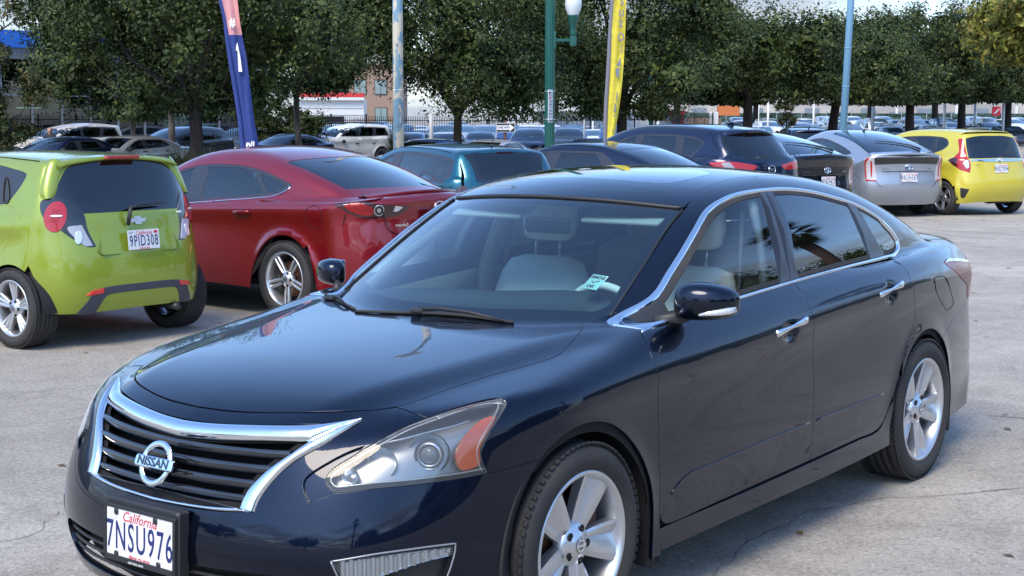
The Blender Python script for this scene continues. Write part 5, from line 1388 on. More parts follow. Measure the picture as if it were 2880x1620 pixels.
MAZDA_D = dict(fo=.93, thf=62, hoodf=.75,
    rail=[(.42,.68),(.1,.70),(-.2,.70),(-.45,.655),(-.75,.60),(-1.05,.565),(-1.5,.555),(-2.0,.56),(-2.39,.59),(-2.65,.575),(-2.9,.565),(-3.10,.545),(-3.25,.52),(-3.50,.50)],
    rearb=[(-3.50,.50,1.03),(-3.48,.60,1.0),(-3.38,.75,.985),(-3.243,.835,.972),(-3.32,.81,.93),(-3.36,.79,.89),(-3.30,.81,.78),(-3.15,.85,.68),(-2.98,.87,.63)],
    ws=(-.30,-.48,-1.0,-1.15), rw=(-2.50,-2.39,-3.24,-3.10), deckx=-3.62,
    tail_top=[(-3.50,.50,1.03),(-3.58,.3,1.04),(-3.62,0,1.045)],
    rear_bottom=[(-3.58,0,.25),(-3.52,.4,.25),(-3.40,.65,.25),(-3.2,.80,.25),(-3.07,.84,.25)],
    dlo=[(-.55,.90,'c'),(-.70,1.0),(-.95,1.13),(-1.2,1.22),(-1.5,1.262),(-1.9,1.262),(-2.2,1.225),(-2.42,1.170),(-2.60,1.115),(-2.615,1.095),(-2.48,1.035),(-2.28,1.003),(-1.8,.965),(-1.33,.925)],
    glass=[([(-.72,.96,'c'),(-.95,1.10),(-1.18,1.19),(-1.30,1.225,'c'),(-1.33,.95,'c')], 0), ([(-1.52,.965,'c'),(-1.50,1.24,'c'),(-1.9,1.24),(-2.13,1.205,'c'),(-2.30,1.03,'c'),(-1.9,.99)], 0), ([(-2.20,1.195,'c'),(-2.40,1.150),(-2.55,1.10,'c'),(-2.45,1.05),(-2.36,1.035,'c')], 0)],
    doors=[[(-1.36,.90,'c'),(-1.9,.955),(-2.4,1.01),(-2.60,1.04,'c'),(-2.72,.96),(-2.69,.87),(-2.60,.77),(-2.45,.64),(-2.31,.47),(-2.27,.32),(-2.15,.28,'c'),(-1.28,.25,'c'),(-1.26,.60)], [(-.60,.87),(-1.33,.90,'c'),(-1.23,.60),(-1.25,.25,'c'),(-.40,.24,'c'),(-.38,.6)]],
    chrome=[[(-2.58,1.10),(-2.60,1.085),(-2.47,1.02),(-2.26,.99),(-1.8,.95),(-1.33,.91),(-.8,.88)]],
    interior=dict(rows=(-1.15, -2.0), belt=.88, hz=1.06), deco=mazda_deco)
# ---- teal hatch, navy saloon, dark crossover, two liftbacks, yellow hatch
TEAL = paint('teal_paint', (.003, .095, .14), .34, .75, .05)
NAVY2 = paint('slate_navy_paint', (.008, .017, .045), .38, .9, .08)
NAVY3 = paint('dark_blue_grey_paint', (.012, .022, .055), .38, .9, .08)
BLACKC = paint('black_blue_paint', (.006, .010, .022), .32, .8, .05)
SILVC = paint('silver_paint', (.37, .41, .46), .34, .6, .06)
YELL = paint('yellow_paint', (.58, .50, .045), .38, .1, .08)

def antenna(car, c, F, x, m=BLACKP, L=.20, lean=-.11):
    p = q3(F, c, 't', [(x, 0)])[0]
    MB().tube([p-[-.03, 0, .005], p+[-.02, 0, .015], p+[-.05, 0, .012]], [.016, .02, .008], 8).tube([p+[0, 0, .01], p+[lean, 0, L]], [.004, .003], 6).build('antenna', m, car)

def brand_ring(car, M, rx, ry, extra, name='badge', r=.005, backing=None):
    n1 = 32; V = []; FF = []
    for i in range(n1):
        a = 2*math.pi*i/n1
        for j in range(6):
            b = 2*math.pi*j/6; V.append(((rx+r*math.cos(b))*math.cos(a), (ry+r*math.cos(b))*math.sin(a), r*math.sin(b)))
            FF.append((i*6+j, ((i+1) % n1)*6+j, ((i+1) % n1)*6+(j+1) % 6, i*6+(j+1) % 6))
    b = MB().add(V, FF, True)
    for e in extra: b.tube(e, r*.9, 5)
    b.build(name, CHROME, car, M=M)
    if backing: MB().prism([(rx*math.cos(t), ry*math.sin(t)) for t in np.linspace(0, 6.2, 24)], -.004, -.001).build('badge_field', backing, car, M=M)
def ell(rx, ry, n=20, cx=0, cy=0): return [(cx+rx*math.cos(t), cy+ry*math.sin(t), .001) for t in np.linspace(0, 2*math.pi, n)]
MARK_M = [[(-.055, .008, 0), (-.03, .014, .002), (0, -.018, .003), (.03, .014, .002), (.055, .008, 0)]]
MARK_T = [ell(.020, .040), ell(.036, .016, 20, 0, .020)]

def stdcar_D(**k): return k

def yaris_deco(car, c, F):
    Pl = q3(F, c, 't', [(-2.62-.0*y, y) for y in np.linspace(-.54, .54, 25)]); a = np.abs(Pl[:, 1])
    Pt = Pl.copy(); Pt[:, 0] -= .17-.09*(a/.54)**3; Pt[:, 2] -= .035+.03*(a/.54)**3
    V = np.vstack([Pl+[0, 0, .004], Pt, Pt-[-.01, 0, .03], Pl-[.06, 0, .05]]); n = 25
    mesh('roof_spoiler', V, [(k*n+i, k*n+i+1, ((k+1) % 4)*n+i+1, ((k+1) % 4)*n+i) for k in range(4) for i in range(n-1)], TEAL, car, smooth=True)
    MB().bbox(tuple(Pt[12]+[.005, 0, -.016]), (.02, .22, .018), .004).build('brake_light', REDD, car)
    antenna(car, c, F, -2.45, L=.16, lean=-.10)
    for s in (1, -1):
        line3(F, q3(F, c, 't', [(x, .60) for x in np.linspace(-1.0, -2.55, 16)]), .004, VOID, 'roof_seam', car, .0, s=s)
        vpanel(car, c, F, 'tail_light', [(-3.0,.62,.90,'c'),(-2.94,.72,.89),(-2.92,.76,.80),(-3.0,.68,.72,'c')], REDD, both=False, side=s)
YARIS_D = dict(fo=.75, thf=62, hoodf=.55,
    rail=[(.42,.64),(.1,.68),(-.2,.68),(-.5,.60),(-.85,.555),(-1.2,.56),(-1.8,.565),(-2.4,.565),(-2.62,.555)],
    rearb=[(-2.62,.555,1.28),(-2.74,.60,1.20),(-2.85,.64,1.08),(-2.92,.67,.98),(-2.96,.70,.85),(-2.92,.76,.68),(-2.83,.79,.55)],
    ws=(-.05,-.22,-.82,-.95), roofx=-2.70,
    tail_top=[(-2.62,.555,1.29),(-2.69,.35,1.31),(-2.72,0,1.32)],
    rear_bottom=[(-3.02,0,.27),(-2.98,.4,.26),(-2.85,.70,.26),(-2.80,.76,.33)],
    hatch=[(-2.72,0,1.315),(-2.70,.3,1.305),(-2.66,.50,1.28,'c'),(-2.78,.56,1.15),(-2.90,.60,1.0),(-3.0,.60,.85),(-3.06,.5,.62,'c'),(-3.08,0,.60)],
    rwin=[(-2.75,0,1.28),(-2.74,.3,1.275),(-2.72,.43,1.25,'c'),(-2.84,.45,1.12),(-2.95,.45,.93,'c'),(-2.98,.3,.91),(-2.99,0,.90)],
    dlo=[(-.60,.98,'c'),(-.85,1.12),(-1.07,1.22),(-1.40,1.262),(-2.0,1.255),(-2.50,1.225),(-2.70,1.19,'c'),(-2.72,.95),(-2.68,.91,'c'),(-2.2,.93),(-1.4,.95),(-.7,.95)],
    glass=[([(-.75,.99,'c'),(-.95,1.14),(-1.15,1.215,'c'),(-1.18,.98,'c')], 0), ([(-1.42,1.235,'c'),(-2.0,1.225),(-2.64,1.175,'c'),(-2.62,.95,'c'),(-2.0,.955),(-1.36,.975,'c')], 0)],
    doors=[[(-1.36,.93,'c'),(-2.2,.91),(-2.72,.88,'c'),(-2.6,.72),(-2.35,.6),(-2.2,.35),(-2.1,.3,'c'),(-1.3,.3,'c')], [(-.65,.92),(-1.32,.93,'c'),(-1.27,.3,'c'),(-.4,.3,'c'),(-.4,.6)]],
    interior=dict(rows=(-1.0, -1.9), belt=.90, hz=1.04), deco=yaris_deco)

def corolla_deco(car, c, F):
    for s in (1, -1):
        line3(F, q3(F, c, 't', [(x, .60) for x in np.linspace(-1.1, -2.3, 16)]), .004, VOID, 'roof_seam', car, .0, s=s)
        vpanel(car, c, F, 'tail_light', [(-3.35,.80,.95,'c'),(-3.58,.55,.95,'c'),(-3.60,.50,.80),(-3.45,.74,.78,'c')], REDL, side=s)
COROLLA_D = dict(fo=.9, thf=62, hoodf=.72,
    rail=[(.42,.68),(.1,.70),(-.2,.70),(-.45,.655),(-.75,.60),(-1.05,.57),(-1.5,.56),(-2.0,.56),(-2.45,.545),(-2.8,.55),(-3.1,.535),(-3.3,.52),(-3.5,.50)],
    rearb=[(-3.50,.50,1.0),(-3.50,.62,.97),(-3.40,.76,.95),(-3.38,.79,.80),(-3.2,.83,.66),(-3.02,.86,.58)],
    ws=(-.30,-.48,-1.0,-1.15), rw=(-2.53,-2.45,-3.22,-3.10), deckx=-3.6,
    tail_top=[(-3.50,.50,1.0),(-3.56,.3,1.01),(-3.60,0,1.01)],
    rear_bottom=[(-3.55,0,.25),(-3.48,.4,.25),(-3.35,.65,.25),(-3.1,.82,.25)],
    dlo=[(-.55,.93,'c'),(-.80,1.07),(-1.05,1.19),(-1.3,1.245),(-1.8,1.255),(-2.2,1.245),(-2.3,1.21),(-2.47,1.11),(-2.50,1.06,'c'),(-2.2,1.02),(-1.5,.975),(-.8,.94)],
    glass=[([(-.72,.98,'c'),(-.95,1.12),(-1.1,1.185),(-1.3,1.22,'c'),(-1.35,.99,'c')], 0), ([(-1.54,1.225,'c'),(-2.15,1.215,'c'),(-2.30,1.04,'c'),(-1.52,1.0,'c')], 0)],
    doors=[[(-1.48,.94,'c'),(-2.0,.965),(-2.50,1.02,'c'),(-2.66,.95),(-2.55,.78),(-2.40,.6),(-2.27,.3,'c'),(-1.40,.28,'c')], [(-.60,.90),(-1.43,.93,'c'),(-1.36,.28,'c'),(-.42,.28,'c'),(-.4,.6)]],
    interior=dict(rows=(-1.15, -2.05), belt=.90, hz=1.06), deco=corolla_deco)

def cx_deco(car, c, F):
    for s in (1, -1):
        lp = empty('tail_light', parent=car)
        L_ = [(-3.215,.857,1.072,'c'),(-3.40,.72,1.085),(-3.50,.50,1.065),(-3.56,.25,1.03,'c'),(-3.56,.30,.975),(-3.48,.60,.965),(-3.34,.795,.97)]
        panel(c, F, 'red_lens', 'V', resam(L_, .015, True), REDL, lp, h=.03, off=.004, gap=0, side=s)
        cl = [(-3.36,.76,1.06,'c'),(-3.42,.66,1.065,'c'),(-3.46,.60,.98,'c'),(-3.40,.70,.985,'c')]
        panel(c, F, 'clear_lens', 'V', resam(cl, .012, True), mat('lamp_smoke', (.35, .30, .30), .2, .3, coat=1.), lp, h=.03, off=.007, gap=0, side=s)
        line3(F, resam([(-3.02,.60,1.53),(-3.00,.63,1.46),(-3.12,.65,1.33),(-3.33,.65,1.15),(-3.44,.63,1.09)], .02), .0035, VOID, 'tailgate_gap', car, .0, s=s)
    brand_ring(car, frame((-3.615, 0, .975), (0, -1, 0), (.08, 0, 1)), .068, .054, MARK_M)
    Pl = q3(F, c, 't', [(-3.02, y) for y in np.linspace(-.56, .56, 25)]); a = np.abs(Pl[:, 1])
    Pt = Pl.copy(); Pt[:, 0] -= .22-.12*(a/.56)**3; Pt[:, 2] -= .04+.04*(a/.56)**3
    V = np.vstack([Pl+[0, 0, .003], Pt, Pt-[-.01, 0, .03], Pl-[.06, 0, .06]]); n = 25
    mesh('roof_spoiler', V, [(k*n+i, k*n+i+1, ((k+1) % 4)*n+i+1, ((k+1) % 4)*n+i) for k in range(4) for i in range(n-1)], NAVY3, car, smooth=True)
    MB().bbox(tuple(Pt[12]+[.01, 0, -.02]), (.02, .24, .02), .004).build('brake_light', REDD, car)
    p = q3(F, c, 't', [(-2.75, 0)])[0]
    MB().prism([(.07, -.01), (-.07, -.01), (-.065, .055), (-.05, .06)], -.018, .018, Matrix.Rotation(math.pi/2, 4, 'X')).build('shark_fin_antenna', NAVY3, car, M=Matrix.Translation(p))
    MB().tube([(-3.50, .22, 1.13), (-3.50, .0, 1.15), (-3.485, -.30, 1.14)], [.018, .014, .005], 8, flat=.6).build('rear_wiper', BLACKP, car)
CX_D = dict(fo=.9, thf=62, hoodf=.72,
    rail=[(.42,.72),(.1,.75),(-.25,.74),(-.6,.66),(-1.0,.60),(-1.5,.60),(-2.1,.605),(-2.7,.60),(-3.02,.585)],
    rearb=[(-3.02,.585,1.52),(-3.10,.62,1.42),(-3.22,.66,1.25),(-3.28,.80,1.09),(-3.22,.855,1.07),(-3.34,.80,.965),(-3.36,.79,.80),(-3.15,.86,.68),(-3.05,.87,.58)],
    ws=(-.15,-.30,-.92,-1.08), roofx=-3.12,
    tail_top=[(-3.02,.585,1.525),(-3.09,.35,1.55),(-3.12,0,1.56)],
    rear_bottom=[(-3.52,0,.30),(-3.45,.4,.30),(-3.3,.70,.30),(-3.16,.83,.38)],
    hatch=[(-3.12,0,1.555),(-3.09,.35,1.54),(-3.04,.56,1.50,'c'),(-3.12,.62,1.36),(-3.35,.62,1.13),(-3.46,.60,1.0),(-3.52,.56,.85),(-3.58,.45,.70,'c'),(-3.62,0,.68)],
    rwin=[(-3.16,0,1.50),(-3.14,.3,1.49),(-3.13,.48,1.45),(-3.16,.56,1.38),(-3.25,.58,1.28),(-3.42,.48,1.16),(-3.50,.30,1.11),(-3.53,.0,1.10)], rwb=.045,
    dlo=[(-.62,1.08,'c'),(-.95,1.27),(-1.25,1.40),(-1.55,1.455),(-2.0,1.468),(-2.5,1.45),(-2.76,1.415),(-2.91,1.345),(-2.87,1.26),(-2.74,1.135),(-2.2,1.10),(-1.4,1.07)],
    glass=[([(-.80,1.11,'c'),(-1.05,1.26),(-1.35,1.39),(-1.50,1.43,'c'),(-1.52,1.11,'c')], 0), ([(-1.66,1.435,'c'),(-2.35,1.43,'c'),(-2.42,1.14,'c'),(-1.64,1.12,'c')], 1), ([(-2.50,1.425,'c'),(-2.76,1.385),(-2.87,1.335),(-2.82,1.25),(-2.70,1.155,'c'),(-2.55,1.15,'c')], 1)],
    interior=dict(rows=(-1.2, -2.1), belt=1.05, hz=1.22), deco=cx_deco)

def prius_deco(pm, plate, tagm):
    def f(car, c, F):
        for s in (1, -1):
            lp = empty('tail_light', parent=car)
            L_ = [(-3.355,.745,.92,'c'),(-3.37,.735,1.0),(-3.41,.68,1.055,'c'),(-3.44,.625,1.04),(-3.45,.60,.90),(-3.465,.585,.80),(-3.475,.57,.632,'c'),(-3.42,.66,.630),(-3.385,.73,.645,'c'),(-3.37,.735,.78)]
            panel(c, F, 'clear_lens', 'V', resam(L_, .012, True), mat('tail_lamp_milk', (.55, .50, .50), .2, .1, coat=1.), lp, h=.03, off=.004, gap=0, side=s)
            for q in ([(-3.385,.73,.665,'c'),(-3.475,.575,.650,'c'),(-3.475,.57,.632,'c'),(-3.385,.73,.640,'c')], [(-3.355,.745,.92,'c'),(-3.37,.733,1.0),(-3.41,.68,1.05,'c'),(-3.405,.675,1.02),(-3.38,.72,.97),(-3.37,.73,.90),(-3.39,.72,.68,'c'),(-3.38,.735,.68,'c')], [(-3.42,.665,.98),(-3.43,.645,.97),(-3.44,.64,.72,'c'),(-3.43,.66,.70,'c')]):
                panel(c, F, 'red_lens', 'V', resam(q, .012, True), REDL, lp, h=.03, off=.008, gap=0, side=s)
        # dark glass band under the spoiler edge
        bd = mirror_half(resam([(-3.53,0,1.055),(-3.48,.35,1.05),(-3.42,.60,1.035),(-3.43,.615,1.03,'c'),(-3.445,.60,.92,'c'),(-3.50,.3,.94),(-3.52,0,.945)], .02))
        panel(c, F, 'dark_glass_band', 'V', bd, mat('band_glass', (.012, .014, .018), .07, 0, coat=1.), car, h=.05, off=.004, gap=0)
        ys = np.linspace(-.66, .66, 31); Pt = np.stack([-3.60+.16*(np.abs(ys)/.66)**2, ys, 1.115-.045*(np.abs(ys)/.66)**2], 1)
        Pl = q3(F, c, 't', np.stack([Pt[:, 0]+.16, ys], 1)); V = np.vstack([Pl+[0, 0, .003], Pt, Pt-[-.01, 0, .028], Pl-[.06, 0, .07]]); n = 31
        mesh('rear_spoiler', V, [(k*n+i, k*n+i+1, ((k+1) % 4)*n+i+1, ((k+1) % 4)*n+i) for k in range(4) for i in range(n-1)], pm, car, smooth=True)
        brand_ring(car, frame((-3.545, 0, .875), (0, -1, 0), (.02, 0, 1)), .070, .048, MARK_T, backing=mat('badge_blue', (.03, .10, .22), .3))
        P = resam([(-3.52,-.44,.86),(-3.54,0,.80),(-3.52,.44,.86)], .03)
        line3(F, resam([(-3.50,-.50,.80),(-3.54,0,.805),(-3.50,.50,.80)], .03), .005, mat('recess_line', (.05, .05, .055), .5), 'tailgate_crease', car, .0)
        licence_plate(car, frame((-3.575, 0, .70), (0, -1, 0), (.05, 0, 1)), plate)
        text('PRIUS', .036, tagm, car, frame((-3.505, .43, .845), (-.16, -1, 0), (.02, 0, 1)), 'model_lettering', .001, sx=1.3, bold=.0006)
        text('HYBRID', .022, tagm, car, frame((-3.50, -.42, .85), (.16, -1, 0), (.02, 0, 1)), 'model_lettering', .001, sx=1.0, bold=.0004)
        antenna(car, c, F, -1.95, L=.16, lean=-.13)
        p = q3(F, c, 't', [(-2.62, 0)])[0]; 
        pts = [(-3.02, .30), (-2.95, .10), (-2.80, -.22)]; base = [(-3.10, .34), (-3.02, .28)]
        Q = q3(F, c, 't', [(-3.25, -.30), (-3.28, .0), (-3.26, .28)])
        W_ = q3(F, c, 't', [(-3.30, -.36), (-3.12, -.25), (-2.98, .02), (-2.86, .28)])+[0, 0, .02]
        MB().tube(W_, [.018, .014, .010, .006], 8, flat=.6).build('rear_wiper', BLACKP, car)
        for s in (1, -1): line3(F, q3(F, c, 's', resam([(-3.02,.64),(-3.12,.75),(-3.30,.66)], .03)[:, :2]), .003, VOID, 'bumper_gap', car, .0, s=s)
        line3(F, mirror_half(resam([(-3.56,0,.53),(-3.52,.4,.535),(-3.50,.52,.55),(-3.475,.575,.62)], .03))[: ], .004, VOID, 'tailgate_gap', car, .0, closed=False)
    return f
PRIUS_D = dict(fo=.9, thf=62, hoodf=.72,
    rail=[(.42,.66),(.1,.68),(-.2,.68),(-.5,.61),(-.85,.56),(-1.3,.55),(-1.8,.555),(-2.3,.575),(-2.8,.60),(-3.15,.63),(-3.40,.64)],
    rearb=[(-3.40,.64,1.075),(-3.38,.70,1.04),(-3.355,.745,.92),(-3.38,.73,.78),(-3.385,.73,.645),(-3.25,.80,.66),(-3.12,.83,.72),(-3.03,.85,.62),(-3.02,.85,.58)],
    ws=(-.15,-.32,-.95,-1.08), rw=(-1.78,-1.80,-3.42,-3.30), deckx=-3.50,
    tail_top=[(-3.40,.64,1.085),(-3.48,.3,1.10),(-3.52,0,1.11)],
    rear_bottom=[(-3.40,0,.22),(-3.38,.45,.22),(-3.30,.64,.23),(-3.2,.74,.24),(-3.06,.80,.25)],
    dlo=[(-.45,.98,'c'),(-.70,1.13),(-1.0,1.27),(-1.3,1.335),(-1.7,1.335),(-2.1,1.28),(-2.5,1.20),(-2.78,1.12),(-2.80,1.09),(-2.5,1.05),(-1.8,1.01),(-1.0,.98)],
    glass=[([(-.65,1.02,'c'),(-.85,1.15),(-1.05,1.255),(-1.32,1.305,'c'),(-1.36,1.01,'c')], 0), ([(-1.48,1.31,'c'),(-1.7,1.305),(-2.15,1.24,'c'),(-2.25,1.06,'c'),(-1.48,1.03,'c')], 0), ([(-2.25,1.22,'c'),(-2.5,1.165),(-2.70,1.11,'c'),(-2.5,1.08),(-2.33,1.07,'c')], 1)],
    interior=dict(rows=(-1.1, -2.0), belt=.93, hz=1.08))

def fit_deco(car, c, F):
    for s in (1, -1):
        lp = empty('tail_light', parent=car)
        A = [(-2.675,.63,1.345,'c'),(-2.76,.585,1.35,'c'),(-2.87,.615,1.15),(-2.93,.622,1.02,'c'),(-2.98,.60,.90),(-3.01,.63,.765,'c'),(-2.94,.70,.79),(-2.87,.765,.83),(-2.64,.80,.975,'c'),(-2.73,.75,1.05),(-2.79,.70,1.13)]
        panel(c, F, 'red_lens', 'V', resam(A, .012, True), REDL, lp, h=.03, off=.004, gap=0, side=s)
        panel(c, F, 'dark_lens', 'V', resam([(-2.64,.80,.975,'c'),(-2.74,.755,1.03),(-2.80,.735,.99),(-2.83,.755,.87,'c')], .012, True), REDD, lp, h=.03, off=.008, gap=0, side=s)
        panel(c, F, 'clear_lens', 'V', resam([(-2.93,.645,.985,'c'),(-2.95,.625,.97),(-2.98,.625,.86,'c'),(-2.95,.66,.83,'c'),(-2.90,.70,.93,'c')], .012, True), LAMPW, lp, h=.03, off=.009, gap=0, side=s)
        bk = [(-2.935,.770,.498,'c'),(-3.04,.66,.475,'c'),(-2.96,.70,.31,'c'),(-2.925,.745,.335,'c')]
        panel(c, F, 'bumper_vent', 'V', resam(bk, .015, True), BLACKP, car, h=.03, off=.003, gap=0, side=s)
    ch = mirror_half(resam([(-3.035,0,1.01),(-3.02,.3,1.0),(-2.96,.58,.985),(-2.955,.60,.965,'c'),(-3.02,.3,.955),(-3.04,0,.955)], .02))
    panel(c, F, 'chrome_strip', 'V', ch, CHROME, car, h=.04, off=.008, gap=0)
    M = frame((-3.058, 0, .985), (0, -1, 0), (.05, 0, 1))
    brand_ring(car, M, .048, .042, [[(-.022, .026, .004), (-.014, -.028, .004)], [(.022, .026, .004), (.014, -.028, .004)], [(-.016, 0, .004), (.016, 0, .004)]])
    licence_plate(car, frame((-3.10, 0, .835), (0, -1, 0), (.10, 0, 1)), '9NUY094')
    text('JAZZ', .036, CHROME, car, frame((-3.07, .47, .90), (-.20, -1, 0), (.06, 0, 1)), 'model_lettering', .001, sx=1.1, bold=.0006) if False else None
    text('FIT', .036, CHROME, car, frame((-3.065, .50, .90), (-.22, -1, 0), (.06, 0, 1)), 'model_lettering', .001, sx=1.2, bold=.0006)
    line3(F, mirror_half(resam([(-3.11,0,.505),(-3.11,.42,.505),(-3.08,.54,.575),(-3.02,.62,.75)], .03)), .004, VOID, 'tailgate_gap', car, .0)
    antenna(car, c, F, -2.15, L=.14, lean=-.11)
    MB().tube([(-3.03, -.05, 1.03), (-2.99, -.15, 1.08), (-2.96, -.38, 1.07)], [.016, .012, .005], 8, flat=.6).build('rear_wiper', BLACKP, car)
    MB().tube([(-2.4, -.2, .24), (-2.8, .0, .22), (-2.95, -.4, .24)], .025, 8).build('exhaust', mat('dark_steel', (.08, .08, .08), .4, .8), car)
FIT_D = dict(fo=.75, thf=62, hoodf=.55,
    rail=[(.42,.64),(.1,.68),(-.2,.68),(-.55,.61),(-.9,.565),(-1.3,.565),(-1.9,.57),(-2.4,.575),(-2.68,.565)],
    rearb=[(-2.68,.565,1.40),(-2.68,.625,1.345),(-2.79,.70,1.13),(-2.73,.755,1.05),(-2.64,.80,.975),(-2.87,.765,.83),(-2.88,.77,.74),(-2.86,.79,.62),(-2.84,.80,.54)],
    ws=(.0,-.18,-.72,-.85), roofx=-2.76,
    tail_top=[(-2.68,.565,1.42),(-2.74,.35,1.44),(-2.78,0,1.45)],
    rear_bottom=[(-3.02,0,.25),(-2.98,.4,.24),(-2.90,.66,.22),(-2.84,.76,.22)],
    hatch=[(-2.78,0,1.445),(-2.75,.35,1.43),(-2.72,.55,1.40,'c'),(-2.76,.60,1.35),(-2.87,.63,1.15),(-2.93,.63,1.02),(-2.98,.61,.90),(-3.01,.64,.765,'c'),(-3.08,.54,.575),(-3.11,.43,.50,'c'),(-3.12,0,.50)],
    rwin=[(-2.82,0,1.405),(-2.81,.3,1.40),(-2.79,.56,1.36,'c'),(-2.88,.605,1.15),(-2.935,.60,1.01,'c'),(-3.02,.3,1.015),(-3.035,0,1.02)],
    dlo=[(-.45,1.0,'c'),(-.75,1.17),(-1.14,1.345),(-1.6,1.39),(-2.165,1.385),(-2.40,1.345),(-2.49,1.25),(-2.42,1.17),(-2.30,1.12),(-2.05,1.075),(-1.5,1.05),(-.9,1.02)],
    glass=[([(-.85,1.05,'c'),(-.95,1.20),(-1.2,1.325),(-1.42,1.36,'c'),(-1.45,1.06,'c')], 0), ([(-1.58,1.365,'c'),(-2.10,1.36,'c'),(-2.12,1.10,'c'),(-1.58,1.07,'c')], 0), ([(-2.20,1.35,'c'),(-2.38,1.32),(-2.45,1.245),(-2.38,1.17),(-2.22,1.12,'c')], 0)],
    doors=[[(-1.50,1.03,'c'),(-2.10,1.06),(-2.30,1.10),(-2.42,1.0),(-2.42,.80),(-2.30,.6),(-2.15,.30,'c'),(-1.45,.3,'c')]],
    interior=dict(rows=(-1.05, -1.9), belt=.95, hz=1.15), deco=fit_deco)

def build_row():
    G = 'cars for sale in the row behind the navy sedan'
    bgcar('parked_car', 'small lime green hatchback seen from behind, at the left edge of the lot', 'car', SPARK, GREEN, SPARK_D, (-3.185, -8.20), -89.5, G, hr=.035, wheel=dict(trk=.695, kind='triple5', hi=True, w=.205, rimR=.20), gdark=GLASSD)
    bgcar('parked_car', 'crimson red sedan beside the lime green hatchback', 'car', MAZDA, RED, MAZDA_D, (-5.80, -8.17), -92., G, hr=.035, wheel=dict(trk=.80, kind='twin10', hi=True, w=.2, rimR=.225))
    bgcar('parked_car', 'teal blue hatchback with a roof spoiler, behind the crimson sedan', 'car', YARIS, TEAL, YARIS_D, (-11.22, -9.9), -112, G, wheel=dict(trk=.72))
    bgcar('parked_car', 'dark navy sedan with a plain rounded roof, between the teal hatchback and the dark crossover', 'car', COROLLA, NAVY2, COROLLA_D, (-13.3, -9.65), -94, G, wheel=dict(trk=.76))
    bgcar('parked_car', 'dark blue grey crossover with a roof spoiler and red tail lamps, tallest of the row', 'car', CXFIVE, NAVY3, CX_D, (-16.0, -9.73), -106, G, wheel=dict(trk=.79), gdark=GLASSD)
    a = dict(PRIUS_D); a['deco'] = prius_deco(BLACKC, '9DKP427', CHROME)
    bgcar('parked_car', 'black liftback with clear tail lamps, left of the silver liftback', 'car', PRIUS, BLACKC, a, (-19.1, -10.1), -110, G, wheel=dict(trk=.75))
    a = dict(PRIUS_D); a['deco'] = prius_deco(SILVC, '9RUH587', mat('grey_letter', (.25, .26, .28), .4, .5))
    bgcar('parked_car', 'silver liftback with a dark glass band over its tailgate, beside the yellow hatchback', 'car', PRIUS, SILVC, a, (-22.5, -9.26), -127, G, wheel=dict(trk=.75))
    bgcar('parked_car', 'bright yellow hatchback with tall red tail lamps, at the right edge of the lot', 'car', FIT, YELL, FIT_D, (-23.47, -8.15), -117.7, G, wheel=dict(trk=.73))
# ------------------------------------------------------------------ the place around the cars
CX0, CY0 = CP[0], CP[1]
def gz(x, y):
    """the street side lies a little lower than the lot"""
    x = np.asarray(x, float); y = np.asarray(y, float)
    d = np.hypot(x-CX0, y-CY0); az = np.degrees(np.arctan2(CY0-y, CX0-x))   # 20..57 within the view
    return -.30*sstep(28, 46, d)*sstep(27, 36, az)*(y < 0)+.47*np.clip((d-92)/46, 0, 1)*sstep(32, 27, az)*(y < 0)*(x < 0)
def at(u, d, dz=0.):
    """ground point seen in photo column u (of 2880) at d metres from the camera"""
    a = YAW+math.atan((1440-u)/4091.3); x, y = CX0+d*math.cos(a), CY0+d*math.sin(a)
    return (x, y, float(gz(x, y))+dz)

